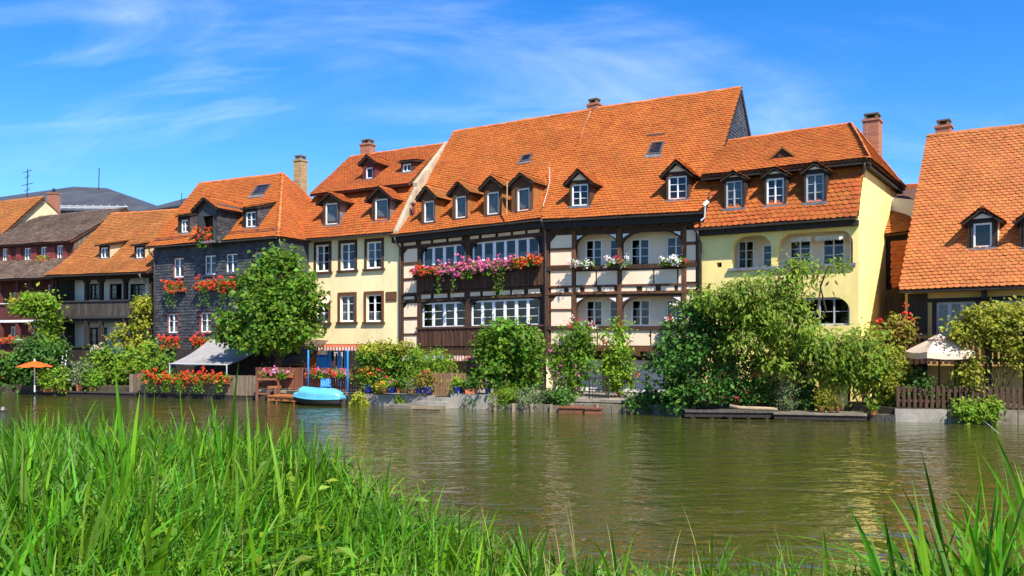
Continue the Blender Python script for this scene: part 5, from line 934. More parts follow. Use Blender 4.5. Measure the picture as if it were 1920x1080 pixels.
def fence(x0, x1, Y0, Y1, z0, z1, pitch, pw, m, label, pointed=False, t=.025, rails=(.25, .8), posts=2.0, railm=None, zf=None):
    H = line_frame(x0, x1, Y0, Y1); th = Thing('fence', H.P(0, z0, 0), label, 'fence', 'garden fences'); h = z1 - z0; n = max(2, int(H.len / pitch)); me = bpy.data.meshes.new('picket'); a = pw / 2
    pr = [(-a, 0), (a, 0), (a, h - (a if pointed else 0)), (0, h), (-a, h - (a if pointed else 0))] if pointed else [(-a, 0), (a, 0), (a, h), (-a, h)]; k = len(pr)
    me.from_pydata([(x, -t / 2, z) for x, z in pr] + [(x, t / 2, z) for x, z in pr], [], [tuple(range(k)), tuple(range(k, 2 * k))[::-1]] + [(i, k + i, k + (i + 1) % k, (i + 1) % k) for i in range(k)]); me.materials.append(MATS[m])
    for i in range(n + 1):
        u = i * H.len / n; X = H.M().to_4x4() @ Matrix.Rotation(random.gauss(0, .012), 4, 'Y'); X.translation = H.P(u, z0 + random.gauss(0, .008), random.gauss(0, .003)); th.inst('picket', me, X)
    for r in rails: mb = MB(); mb.box(H, 0, H.len, z0 + h * r - .04, z0 + h * r + .04, -.065, -.02); th.part('rail', mb, railm or m)
    for i in range(int(H.len / posts) + 1): mb = MB(); u = i * posts; mb.box(H, u - .045, u + .045, z0 - .3, z1 - .05, -.16, -.07); th.part('post', mb, railm or m)
    return H
def deck(x0, x1, Y0, Y1, depth, z, m, label, legs=4, along=True, name='jetty', legm=None, pitch=.16, legr=.06, thick=.06):
    H = line_frame(x0, x1, Y0, Y1); th = Thing(name, H.P(0, 0, 0), label, 'jetty', 'landing stages'); n = max(2, int(depth / pitch)) if along else max(2, int(H.len / pitch))
    for i in range(n):
        mb = MB()
        if along: p = depth / n; mb.box(H, random.uniform(-.03, .03), H.len + random.uniform(-.03, .03), z - thick, z + random.uniform(-.006, .006), -(i + 1) * p + .01, -i * p)
        else: p = H.len / n; mb.box(H, i * p, (i + 1) * p - .012, z - thick, z + random.uniform(-.006, .006), -depth, random.uniform(-.02, .02))
        th.part('plank', mb, m)
    mb = MB(); mb.box(H, 0, H.len, z - thick - .16, z - thick - .002, -.2, -.05); mb.box(H, 0, H.len, z - thick - .16, z - thick - .002, -depth + .05, -depth + .2); th.part('bearer', mb, legm or m)
    for i in range(legs): u = H.len * (i + .5) / legs; mb = MB(); mb.tube([H.P(u, -.8, -.12), H.P(u, z - thick - .01, -.12)], legr, 8); th.part('pile', mb, legm or m)
    return H, th
def waterfront():
    quay(662, 812, .15, .45, .5, 'concrete', 'pale concrete quay wall below the row of flower pots'); quay(845, 938, .15, .55, .5, 'concrete', 'stained concrete quay wall right of the wooden garden gate')
    quay(914, 1052, .75, .26, .4, 'concrete_old', 'low wall of weathered blocks and piles below the big bush', 8, 'driftwood'); quay(1052, 1190, .55, .3, .4, 'concrete_old', 'low block wall behind the red-brown landing stage', 6, 'driftwood')
    quay(1190, 1290, .3, .34, .4, 'concrete_old', 'dark overgrown block wall left of the long jetty', 4); quay(1678, 1776, .1, .42, .45, 'concrete', 'pale stone kerb wall under the dark picket fence', 0); quay(1776, 1990, .1, .42, .45, 'concrete_old', 'grey stone wall below the picket fence at right edge', 5)
    quay(1628, 1680, .1, .22, .5, 'concrete_old', 'low stone step between the jetty and the pale kerb wall', 2)
    # steps
    H = line_frame(752, 848, ybank(752) - .1, ybank(848) - .1); t = Thing('water_steps', H.P(0, 0, 0), 'worn stone steps down to the water below the garden gate', 'steps')
    for i, (z, w, a, b) in enumerate(((.12, .95, .0, .98), (.26, .5, .42, .99), (.40, .14, .55, 1.0))): mb = MB(); mb.box(H, H.len * a, H.len * b, -.4, z, -.4, w); t.part('step', mb, 'concrete_old' if i == 0 else 'concrete')
    mb = MB(); mb.box(H, H.len * .5, H.len * 1.0, .02, .10, .96, 1.2); t.part('step', mb, 'driftwood')
    # terraces paved
    for x0, x1, d, l in ((245, 480, 6, 1), (480, 940, 5, 1), (1020, 1230, 4, 1)):
        a, b = pt(x0, 640, ybank(x0) - .02), pt(x1, 640, ybank(x1) - .02); a.z = b.z = .456; mb = MB(); n = Vector((b - a)).normalized(); nn = Vector((-n.y, n.x, 0)) * d
        mb.hexa([a - Vector((0, 0, .1)), b - Vector((0, 0, .1)), b + nn - Vector((0, 0, .1)), a + nn - Vector((0, 0, .1)), a, b, b + nn, a + nn]); single('terrace', mb, 'paving', a, kind='structure')
    # fences
    y = ybank
    fence(246, 478, y(246) - .1, y(478) - .1, .18, 1.08, .215, .19, 'plank_grey', 'weathered grey board fence hung with red geraniums below the grey awning', rails=(.2, .75))
    mb = MB(); H = line_frame(244, 480, y(244) - .05, y(480) - .05); mb.box(H, 0, H.len, -.2, .14, -.2, .05); single('terrace_beam', mb, 'timber_dark', H.P(0, 0, 0), 'dark timber edge of the terrace under the grey board fence', 'beam')
    fence(482, 690, y(482) + .3, y(690) + .5, .5, 1.45, .13, .10, 'plank_red', 'red-brown picket fence behind the blue boat', rails=(.15, .85))
    fence(700, 752, y(700) + 1.2, y(752) + 1.2, .5, 1.2, .13, .10, 'plank_tan', 'short tan picket fence behind the potted flowers'); fence(813, 872, y(813) + .25, y(872) + .25, .42, 1.35, .115, .095, 'plank_tan', 'tan wooden garden gate of close pickets above the stone steps')
    fence(1684, 1990, y(1684) + .12, y(1990) + .12, .46, 1.18, .165, .095, 'timber', 'dark brown picket fence with rounded tops along the right garden', pointed=True, rails=(.3, .78))
    # wooden landing beside the boat
    H, th = deck(500, 598, y(500) - 1.3, y(598) - 1.5, 1.2, .30, 'plank_orange', 'orange-brown wooden landing left of the blue boat', legs=3, along=False)
    t = Thing('handrail', pt(482, 745, y(482) - .3), 'red-brown wooden handrail with steps beside the orange landing', 'railing'); Y = y(490) - .5
    def bar(a, b, s=.09): mb = MB(); mb.ebox(pt(*a, Y), pt(*b, Y), s); return mb
    t.part('rail', bar((481, 711), (526, 711)), 'plank_red'); t.part('rail', bar((502, 726), (527, 725)), 'plank_orange')
    for a, b in (((482, 711), (482, 755)), ((523, 711), (523, 745)), ((504, 726), (504, 756)), ((517, 728), (517, 742))): t.part('post', bar(a, b, .11), 'plank_red')
    t.part('rail', bar((482, 738), (502, 738), .07), 'plank_red')
    # small red-brown stage, long dark jetty, left deck
    deck(1047, 1098, y(1047) - .95, y(1098) - .95, .5, .22, 'plank_red', 'small red-brown landing stage before the block wall', legs=4, along=True); deck(1096, 1128, y(1096) - 1.0, y(1128) - 1.0, .5, .2, 'plank_red', 'small lower landing stage right of the red-brown one', legs=2, along=True)
    deck(1284, 1456, 28.75, 28.4, 1.5, .27, 'plank_old', 'long dark jetty under the big tree, left section with pale log', legs=5, along=True, legm='timber_dark', legr=.08); deck(1452, 1626, 28.25, 27.6, 1.6, .24, 'concrete_old', 'long dark jetty, right section below the terracotta pots', legs=4, along=True, legm='timber_dark', legr=.08)
    deck(62, 250, y(62) - .5, y(250) - .4, 1.4, .22, 'plank_old', 'dark wooden deck with orange parasol along the left bank', legs=6, along=True, legm='timber_dark')
    mb = MB(); P, r = [pt(1368, 761, 28.3), pt(1390, 765, 28.2), pt(1420, 766, 28.1), pt(1450, 767, 28.0), pt(1458, 768, 28)], [.07, .06, .07, .06, .03]; mb.tube(P, r, 8); single('driftwood_log', mb, 'driftwood', P[2], 'pale bare log lying on the long dark jetty', 'log', smooth=True)
    for x, l in ((1570, 'pale yellow stone gate pillar under the big tree'), (1650, 'yellow pillar half hidden by vines right of the gate')):
        H = line_frame(x - 11, x + 11, 29.2, 28.9); t = Thing('gate_pillar', H.P(0, .4, 0), l, 'pillar', 'garden gate pillars'); zt = pt(x, 712 if x < 1600 else 720, 29).z; mb = MB(); mb.box(H, 0, H.len, .3, zt, -.35, 0); t.part('shaft', mb, 'plaster_lemon'); mb = MB(); mb.box(H, -.04, H.len + .04, zt, zt + .07, -.39, .04); t.part('cap', mb, 'concrete')
    H = line_frame(1536, 1568, 29.7, 29.5); mb = MB(); mb.box(H, 0, H.len, .3, 1.25, -.2, 0); single('garden_wall', mb, 'plaster_lemon', H.P(0, .3, 0), 'low yellow garden wall beside the pale gate pillar', 'wall')
    # iron gate and stakes
    Y = y(1150) + .3; t = Thing('garden_gate', pt(1120, 752, Y), 'thin black iron garden gate between the two climbing roses', 'gate')
    for a, b in (((1105, 708), (1105, 752)), ((1141, 706), (1141, 753)), ((1105, 709), (1141, 708)), ((1105, 750), (1141, 751)), ((1105, 730), (1141, 730))): mb = MB(); mb.ebox(pt(*a, Y), pt(*b, Y), .05); t.part('bar', mb, 'iron')
    for k in range(1, 6): mb = MB(); mb.ebox(pt(1105 + k * 6, 709, Y), pt(1105 + k * 6, 750, Y), .018); t.part('rod', mb, 'iron')
    t = Thing('garden_gate', pt(1212, 746, y(1212) + .4), 'black fence post and wire beside the cream wall of the timbered house', 'post'); Y = y(1212) + .4
    for a, b, s in (((1212, 705), (1212, 746), .07), ((1213, 722), (1226, 742), .04), ((1196, 712), (1240, 714), .015), ((1196, 730), (1240, 732), .015)): mb = MB(); mb.ebox(pt(*a, Y), pt(*b, Y), s); t.part('bar', mb, 'iron')
waterfront()
# ================================================================ BOAT, AWNINGS, SHED, PARASOLS
def boat():
    Y = ybank(600) - 1.6; H = line_frame(555, 643, Y + .4, Y - .4); L = H.len; t = Thing('rowing_boat', H.P(L / 2, 0, 0), 'light blue covered rowing boat moored at the wooden landing', 'boat'); n = 36; m = 18; V = []; F = []
    def st(k):                                    # half-beam, sheer, keel, cover crown along the length
        s = k / n; bw = .45 * (math.sin(math.pi * min(1, (s * .82 + .1))) ** .55); bw = bw * (1 if s > .02 else .6); sh = .28 + .03 * (2 * s - 1) ** 2 + .08 * (1 - s) ** 3; ke = -.05 + .2 * (1 - s) ** 4 + .05 * s ** 6; cr = (.10 + .5 * s if s < .14 else (.40 if s < .66 else .40 * max(0.02, 1 - ((s - .66) / .34) ** 2.2) ** .5)); return s * L, max(bw, .06), sh, ke, cr
    for k in range(n + 1):
        u, bw, sh, ke, cr = st(k)
        for j in range(m + 1): a = math.pi * j / m; V.append(H.P(u, sh - (sh - ke) * math.sin(a) ** .6, -bw * math.cos(a)))
    F = [(k * (m + 1) + j, k * (m + 1) + j + 1, (k + 1) * (m + 1) + j + 1, (k + 1) * (m + 1) + j) for k in range(n) for j in range(m)] + [tuple(range(m + 1)), tuple(n * (m + 1) + j for j in range(m + 1))[::-1]]
    mb = MB(); mb.add(V, F); t.part('hull', mb, 'timber_dark', smooth=True); V = []  # dark hull colour stands in for the shade below the cover
    for k in range(n + 1):
        u, bw, sh, ke, cr = st(k)
        for j in range(m + 1): a = math.pi * j / m; fl = 1.04; q = cr * (math.sin(a) ** .5) * (1 + .01 * math.sin(k * .7)); V.append(H.P(u, sh + .02 + q - (.06 if j in (0, m) else 0) + .006 * math.sin(k * .9 + j), -bw * fl * math.cos(a)))
    mb = MB(); mb.add(V, F[:-2] + [tuple(range(m + 1))[::-1], tuple(n * (m + 1) + j for j in range(m + 1))]); t.part('cover', mb, 'boat_blue'); mb = MB()
    for sg in (1, -1): mb.tube([H.P(st(k)[0], st(k)[2] - .02, sg * st(k)[1] * 1.05) for k in range(n + 1)], .022, 6)
    t.part('gunwale', mb, 'boat_blue')
    for x, yt, yb, off, l in ((652, 656, 752, .8, 'tall blue mooring pole right of the boat'), (578, 657, 735, .2, 'tall blue mooring pole behind the boat')): Yp = ybank(x) - off; mb = MB(); mb.tube([pt(x, yb, Yp), pt(x, yt, Yp), pt(x, yt - 1, Yp)], [.036, .036, .02], 10); single('mooring_pole', mb, 'paint_blue', pt(x, yb, Yp), l, 'pole', 'blue mooring poles', smooth=True)
boat()
def shed():
    C = FL['C']; t = Thing('garden_shed', pt(590, 720, 41.0), 'orange-brown boarded lean-to with blue shutter below the yellow house', 'shed'); Y = 40.6; H = line_frame(480, 628, Y + 2.2, Y)
    U = lambda x: H.px(x, 690)[0]; Zz = lambda x, y: H.px(x, y)[1]; a, b = U(562), U(632)
    n = 11                                                       # boards of the sloping gable
    for i in range(n):
        x0 = 562 + (620 - 562) * i / n; x1 = 562 + (620 - 562) * (i + 1) / n - .4; f = lambda x: 684 - (x - 562) * (684 - 648) / (612 - 562) if x < 612 else 648; mb = MB(); mb.prism([H.P(U(x0), .45, 0), H.P(U(x1), .45, 0), H.P(U(x1), Zz(x1, f(x1)), 0), H.P(U(x0), Zz(x0, f(x0)), 0)], H.W * .025); t.part('board', mb, 'plank_orange')
    mb = MB(); p0, p1 = pt(500, 682, Y + 1.9), pt(569, 681, Y + .6); slab(mb, pt(496, 683, Y + 1.6), pt(570, 682, Y - .3), pt(612, 644, Y + .9), pt(545, 640, Y + 2.8), .1); rf = t.part('roof', mb, 'tile_brown'); tile_field(t, rf, [(pt(496, 683, Y + 1.6), pt(570, 682, Y - .3), pt(612, 644, Y + .9), pt(545, 640, Y + 2.8))], .3, .25, 'tile_brown')
    mb = MB(); mb.box(H, U(482), a, .45, Zz(540, 682), -.1, -.02); t.part('wall', mb, 'timber_dark')
    window(t, H, U(531), U(554), Zz(541, 702), Zz(541, 684), .04, 2, 2, fr=.05)
    mb = MB(); mb.box(H, U(597), U(617), Zz(607, 697), Zz(607, 668), .06, .10); s = t.part('shutter', mb, 'paint_blue'); mb = MB(); mb.box(H, U(595.5), U(619), Zz(607, 668), Zz(607, 665.5), .06, .115); mb.box(H, U(617), U(619), Zz(607, 697), Zz(607, 668), .06, .115); t.part('shutter_frame', mb, 'paint_navy', s)
    for x in (620, 638, 650): mb = MB(); mb.box(H, U(x) - .05, U(x) + .05, .45, Zz(x, 657), .02, .12); t.part('post', mb, 'paint_blue')
    mb = MB(); mb.box(H, U(624), U(676), .45, Zz(640, 655), -.9, -.85); t.part('back_wall', mb, 'timber_dark'); window(t, H, U(622), U(637), Zz(630, 698), Zz(630, 660), -.2, 2, 1, m='grey_paint')
    mb = MB(); mb.box(H, U(606), U(616), Zz(611, 665), Zz(611, 655), .06, .3); t.part('lamp_box', mb, 'plaster_white')
    # red striped awning
    w = Thing('striped_awning', H.P(U(645), Zz(645, 650), .4), 'red and white scalloped awning valance under the yellow house wall', 'awning'); x0, x1 = U(612), U(690); n = 28; mb = MB(); slab(mb, H.P(x0, Zz(640, 650), .8), H.P(x1, Zz(640, 650), .8), H.P(x1, Zz(640, 646), .1), H.P(x0, Zz(640, 646), .1), .03); w.part('canvas', mb, 'stripe_red')
    for i in range(n):
        p, q = x0 + (x1 - x0) * i / n, x0 + (x1 - x0) * (i + 1) / n; z = Zz(640, 650) - .01; mb = MB(); mb.prism([H.P(p, z, .8), H.P(p, z - .12, .8), H.P((p + q) / 2, z - .19, .8), H.P(q, z - .12, .8), H.P(q, z, .8)], H.W * .008); w.part('valance_flap', mb, 'stripe_red' if i % 2 else 'stripe_white')
    # grey canvas awning of the slate house
    t = Thing('canvas_awning', pt(400, 690, 40.5), 'large pale grey canvas awning before the slate house', 'awning'); A, B, C_, D_ = pt(318, 682, 40.3), pt(425, 684, 39.0), pt(500, 646, 41.6), pt(394, 636, 43.6); V = []; n = 10
    for i in range(n + 1):
        for j in range(n + 1): s, q = i / n, j / n; p = A.lerp(B, s).lerp(D_.lerp(C_, s), q); p.z -= .12 * math.sin(math.pi * q) + .05 * math.sin(math.pi * s) + .015 * math.sin(7 * s + 4 * q); V.append(p)
    F = [(i * (n + 1) + j, (i + 1) * (n + 1) + j, (i + 1) * (n + 1) + j + 1, i * (n + 1) + j + 1) for i in range(n) for j in range(n)]; mb = MB(); mb.add(V, F); mb.add([v - Vector((0, 0, .02)) for v in V], [f[::-1] for f in F]); t.part('canvas', mb, 'awning_grey', smooth=True)
    for a, b in ((A, B),): mb = MB(); mb.tube([a, b], .03, 6); t.part('front_bar', mb, 'grey_paint')
    for p in (A, B): mb = MB(); mb.tube([p, Vector((p.x, p.y, .4))], .03, 6); t.part('pole', mb, 'grey_paint')
    # dark lean-to under the awning
    mb = MB(); H2 = line_frame(330, 560, 43.4, 41.4); mb.box(H2, 0, H2.len, .45, 2.2, -.1, 0); single('terrace_back_wall', mb, 'timber_dark', H2.P(0, .45, 0), 'dark boarded wall in the shade under the grey awning', 'wall')
shed()
def parasol(label, x, ytop, yedge, ybase, Y, half, m, n=8, vent=False, valance=.0, pole='white_paint'):
    top = pt(x, ytop, Y); ed = pt(x, yedge, Y).z; r = half * Y / FPX; t = Thing('parasol', pt(x, ybase, Y), label, 'parasol', 'garden parasols'); mb = MB(); zb = pt(x, ybase, Y).z; mb.tube([(top.x, Y, zb), (top.x, Y, top.z)], .03, 8); t.part('pole', mb, pole)
    q = 6; V = []; F = []
    for k in range(n):
        a0, a1 = 2 * math.pi * (k + .5) / n, 2 * math.pi * (k + 1.5) / n; V = []; 
        for i in range(q + 1):
            s = i / q; rr = r * s; z = ed + (top.z - ed) * (1 - s ** 1.25)
            for j in range(4): f = j / 3; x_ = math.cos(a0) * (1 - f) + math.cos(a1) * f; y_ = math.sin(a0) * (1 - f) + math.sin(a1) * f; V.append((top.x + rr * x_, Y + rr * y_, z - .05 * r * s * math.sin(math.pi * f)))
        F = [(i * 4 + j, (i + 1) * 4 + j, (i + 1) * 4 + j + 1, i * 4 + j + 1) for i in range(q) for j in range(3)]; mb = MB(); mb.add(V, F); b = len(V)
        if valance:
            e = V[-4:]; mb.add([p for p in e] + [(p[0], p[1], p[2] - valance) for p in e], [(i, i + 1, 5 + i, 4 + i) for i in range(3)])
        t.part('canopy_panel', mb, m); mb = MB(); mb.tube([(top.x, Y, top.z - .04), (top.x + r * math.cos(a0), Y + r * math.sin(a0), ed - .02)], .01, 4); t.part('rib', mb, 'iron')
    if vent:
        mb = MB(); k = 8; V = [(top.x, Y, top.z + .1)] + [(top.x + r * .34 * math.cos(2 * math.pi * (j + .5) / n), Y + r * .34 * math.sin(2 * math.pi * (j + .5) / n), top.z - (top.z - ed) * .18) for j in range(n)]; mb.add(V, [(0, 1 + j, 1 + (j + 1) % n) for j in range(n)]); t.part('vent_cap', mb, m)
    mb = MB(); mb.lathe((top.x, Y, top.z - .02), [(.03, 0), (.045, .05), (.01, .14 if not vent else .25)], 8); t.part('finial', mb, pole)
parasol('small orange parasol on the deck at far left', 65, 677, 687, 735, 41.3, 31, 'canvas_orange'); parasol('large beige parasol with valance in the right garden', 1761, 631, 659, 762, 28.0, 62, 'canvas_beige', n=4, vent=True, valance=.2, pole='timber')
# ================================================================ PLANTS
def plants():
    y = ybank
    # --- trees
    plant('maple_tree', 'round bright green tree before the slate and yellow houses', 'tree', 39.6, [(530, 496, 32, 24), (492, 515, 30, 28), (566, 520, 22, 22), (475, 555, 34, 28), (545, 552, 42, 30, -1), (585, 570, 20, 24), (505, 580, 40, 30, -1), (452, 600, 28, 24), (570, 606, 26, 22), (520, 622, 46, 26, -1), (468, 632, 38, 18), (545, 642, 26, 14), (432, 626, 20, 14)], 12000, .20, 'leaf_mid', base=pt(528, 738, 39.8), trunk=.2, limbs=14, clump=.27, wf=.75, droop=.5)
    plant('cherry_tree', 'tall spreading tree with drooping leaves before the lemon yellow house', 'tree', 28.9, [(1500, 496, 26, 22), (1548, 505, 30, 14), (1475, 522, 48, 26), (1415, 555, 70, 34), (1478, 572, 50, 40), (1370, 575, 45, 38), (1530, 632, 40, 24), (1612, 642, 54, 34), (1470, 625, 58, 40), (1645, 680, 42, 50), (1400, 630, 50, 40), (1590, 690, 45, 36), (1345, 552, 40, 22), (1420, 590, 60, 40), (1510, 650, 50, 30), (1450, 680, 46, 26), (1540, 690, 36, 24), (1330, 560, 26, 20), (1610, 700, 44, 34), (1560, 660, 50, 28)], 15500, .18, 'leaf_cherry', base=pt(1512, 758, 29.4), trunk=.15, limbs=22, clump=.21, wf=.42, droop=1.1, spread=.8)
    plant('leafy_bush', 'dense bush left of the tall spreading tree, shade painted into its leaves', 'bush', 29.9, [(1310, 590, 40, 42), (1280, 640, 52, 50), (1335, 660, 60, 66), (1260, 690, 45, 60), (1300, 720, 62, 48), (1360, 600, 34, 40)], 9500, .15, 'leaf_deep', limbs=14, clump=.2, wf=.6)  # darker leaf colour carries the shade cast by the tree above
    plant('round_bush', 'round glossy dark bush standing behind the long jetty', 'bush', 29.6, [(1412, 722, 36, 40), (1440, 735, 28, 28), (1385, 740, 26, 26)], 4200, .10, 'leaf_deep', limbs=8, clump=.13, bloom=[('petal_crimson', 5, .06)])
    plant('leafy_bush', 'dark shaded bush around the foot of the spreading tree trunk', 'bush', 29.5, [(1505, 735, 26, 26), (1525, 750, 20, 16), (1490, 755, 16, 14)], 1800, .11, 'leaf_deep', limbs=6, clump=.14)
    plant('grey_shrub', 'grey-green upright shrub beside the round dark bush', 'bush', 28.9, [(1472, 742, 16, 24), (1475, 722, 10, 16)], 1300, .09, 'leaf_silver', limbs=6, clump=.1, wf=.3)
    plant('yellow_shrub', 'yellow-green shrub in pots beside the pale gate pillar', 'bush', 28.8, [(1545, 738, 16, 22), (1553, 722, 12, 14)], 1200, .10, 'leaf_yellow', limbs=6, clump=.1, wf=.3)
    plant('climbing_vine', 'yellow-green vine tumbling over the yellow pillar right of the gate', 'vine', 28.6, [(1672, 720, 30, 44), (1655, 690, 34, 30), (1684, 690, 18, 30), (1668, 755, 18, 26)], 3800, .12, 'leaf_yellow', limbs=9, clump=.15)
    plant('trumpet_vine', 'autumn-tinted climber with red blossoms beside the lemon yellow gable', 'vine', 30.2, [(1672, 622, 28, 30), (1688, 630, 16, 30), (1650, 650, 24, 30), (1698, 600, 8, 26)], 3000, .12, 'leaf_autumn', limbs=9, clump=.16, bloom=[('petal_red', 12, .05)])
    # --- pergola vine in the right garden
    plant('pergola_vine', 'yellow-green vine over the dark pergola posts at the right edge', 'vine', 27.4, [(1850, 600, 44, 26), (1895, 592, 40, 30), (1815, 618, 34, 30), (1930, 610, 40, 40), (1880, 640, 40, 26), (1822, 672, 20, 36), (1820, 715, 20, 22), (1905, 670, 22, 40)], 7600, .12, 'leaf_yellow', limbs=12, clump=.17)
    t = Thing('pergola', pt(1853, 745, 27.6), 'dark wooden pergola posts carrying the yellow-green vine', 'pergola')
    for x, Y in ((1853, 27.6), (1796, 28.2), (1925, 27.0)): mb = MB(); mb.ebox(pt(x, 760, Y), pt(x, 605, Y), .16); t.part('post', mb, 'timber_dark')
    mb = MB(); mb.ebox(pt(1785, 612, 28.3), pt(1945, 606, 26.9), .14); t.part('beam', mb, 'timber_dark')
    plant('low_shrub', 'low bright green shrub hanging over the kerb wall at right', 'bush', 27.0, [(1830, 775, 34, 16), (1800, 766, 20, 12), (1850, 764, 20, 14)], 1900, .11, 'leaf_bright', limbs=6, clump=.13)
    plant('hedge_plants', 'dark leafy plants behind the right picket fence', 'bush', 28.0, [(1715, 735, 26, 30), (1760, 745, 30, 20), (1810, 742, 24, 18)], 2200, .11, 'leaf_deep', limbs=6, clump=.14)
    # --- middle
    plant('garden_bush', 'large round green bush before the brown plank balcony', 'bush', 33.3, [(950, 626, 40, 26), (918, 655, 26, 34), (980, 655, 38, 40), (945, 685, 42, 38), (990, 700, 24, 30), (965, 722, 28, 20)], 8000, .15, 'leaf_mid', trunk=.08, limbs=12, clump=.19, wf=.75)
    plant('climbing_rose', 'tall climbing rose with pink blooms before the cream timbered house', 'rose', 33.0, [(1078, 635, 32, 22), (1058, 665, 24, 34), (1090, 672, 24, 36), (1070, 712, 30, 24)], 4600, .12, 'leaf_mid', limbs=12, trunk=.06, clump=.17, bloom=[('petal_pink', 16, .05)])
    plant('climbing_rose', 'loose yellow-green climber with pink blooms right of the iron gate', 'rose', 32.6, [(1150, 640, 22, 26), (1160, 672, 30, 26), (1150, 705, 26, 34), (1175, 700, 20, 22), (1165, 612, 14, 14)], 3400, .11, 'leaf_bright', limbs=10, trunk=.05, clump=.16, bloom=[('petal_crimson', 7, .045)])
    plant('garden_shrub', 'soft grey-green shrub on the block wall below the big bush', 'bush', 32.0, [(985, 742, 30, 18), (1012, 748, 22, 12)], 1900, .10, 'leaf_silver', limbs=5, clump=.11, wf=.3); plant('garden_grass', 'tuft of bright strap leaves at the left end of the block wall', 'plant', 32.1, [(948, 744, 18, 14)], 900, .2, 'leaf_bright', limbs=2, clump=.1, wf=.14, droop=-.6); plant('garden_shrub', 'small leafy plants between block wall and climbing rose', 'bush', 31.9, [(1055, 745, 26, 12), (1030, 742, 16, 12)], 1300, .10, 'leaf_deep', limbs=4, clump=.12)
    plant('waterside_shrub', 'dark green shrub hanging to the water left of the long jetty', 'bush', 30.7, [(1205, 752, 30, 16), (1240, 755, 30, 20), (1270, 765, 22, 16)], 2400, .12, 'leaf_deep', limbs=5, clump=.15); plant('wall_weed', 'green weed growing from the stained concrete quay', 'plant', 33.2, [(900, 752, 16, 10), (880, 756, 10, 6)], 700, .10, 'leaf_deep', limbs=3, clump=.1); plant('wall_weed', 'small bright weed growing from the pale concrete quay', 'plant', 34.3, [(755, 748, 9, 6)], 260, .09, 'leaf_bright', limbs=2, clump=.07)
    plant('red_leaf_plant', 'dark purple-flowered plant right of the tan garden gate', 'plant', 33.8, [(890, 705, 18, 26), (885, 680, 9, 18)], 1400, .10, 'leaf_deep', limbs=4, clump=.12, bloom=[('petal_pink', 9, .045)])
    plant('grape_vine', 'dense grape vine on the terrace below the yellow house', 'vine', 35.6, [(705, 668, 36, 18), (690, 695, 24, 26), (735, 680, 30, 30), (720, 705, 32, 24), (755, 700, 22, 30)], 5600, .13, 'leaf_mid', limbs=10, clump=.16, bloom=[('petal_orange', 5, .05)]); plant('terrace_vine', 'yellow-green feathery shrub above the blue flower pots', 'bush', 34.9, [(800, 672, 36, 18), (780, 690, 26, 26), (818, 690, 30, 24), (800, 710, 28, 20), (840, 682, 14, 14)], 4800, .11, 'leaf_bright', limbs=10, clump=.14, wf=.4)
    plant('terrace_vine', 'golden leaves topping the grape vine beside the awning', 'vine', 35.4, [(715, 655, 36, 10), (750, 654, 22, 9)], 1700, .12, 'leaf_yellow', limbs=5, clump=.13); plant('trailing_plant', 'yellow-green plant trailing over the quay beside the blue pole', 'plant', 35.2, [(672, 746, 14, 12), (682, 752, 10, 10)], 900, .09, 'leaf_yellow', limbs=4, clump=.1, droop=1)
    # --- left
    plant('garden_bush', 'big dark green bush behind the orange parasol', 'bush', 43.2, [(55, 672, 40, 30), (30, 700, 30, 36), (85, 690, 36, 40), (60, 715, 40, 22), (100, 660, 22, 22)], 6400, .18, 'leaf_deep', limbs=8, clump=.24); plant('garden_bush', 'yellowish bush at the very left edge of the bank', 'bush', 43.0, [(0, 690, 20, 34), (-20, 700, 30, 40), (5, 720, 16, 18)], 2200, .16, 'leaf_yellow', limbs=6, clump=.2)
    plant('wall_vine', 'bright vine climbing the red gallery house', 'vine', 48.6, [(60, 572, 34, 14), (90, 585, 18, 30), (98, 620, 14, 34), (80, 566, 24, 14), (92, 650, 20, 18)], 4200, .19, 'leaf_bright', limbs=7, clump=.24); plant('wall_vine', 'yellow-green vine climbing the right post of the black galleries', 'vine', 46.2, [(266, 575, 14, 18), (268, 610, 14, 26), (225, 630, 14, 18), (262, 645, 20, 18)], 2300, .17, 'leaf_yellow', limbs=6, clump=.2)
    plant('garden_bush', 'broad yellow-green bush below the black galleries', 'bush', 42.6, [(220, 678, 44, 22), (265, 680, 34, 26), (190, 700, 30, 24), (240, 705, 44, 24), (285, 660, 16, 18)], 6200, .16, 'leaf_bright', limbs=8, clump=.22); plant('garden_bush', 'dark leafy bush between black galleries and grey fence', 'bush', 42.2, [(285, 695, 26, 24), (310, 690, 16, 24), (265, 715, 24, 16)], 2600, .15, 'leaf_mid', limbs=6, clump=.2, bloom=[('petal_pink', 3, .07)])
    # --- potted plants
    def pot(label, x, ybase, Y, r, h, m, leaf='leaf_mid', fo=(0, 0, 0, 0), n=300, size=.09, bloom=None, wf=.5, square=False):
        b = pt(x, ybase, Y); rr = r * Y / FPX; hh = h * Y / FPX; t = Thing('potted_plant', b, label, 'potted plant', 'plants in pots along the water'); mb = MB()
        if square: mb.hexa([b + Vector((sx * rr * .92, sy * rr * .6, 0)) for sx, sy in ((-1, -1), (1, -1), (1, 1), (-1, 1))] + [b + Vector((sx * rr, sy * rr * .7, hh)) for sx, sy in ((-1, -1), (1, -1), (1, 1), (-1, 1))])
        else: mb.lathe(b, [(rr * .72, 0), (rr * .95, hh * .8), (rr * 1.06, hh * .82), (rr * 1.06, hh), (rr * .9, hh), (rr * .88, hh * .9)], 14)
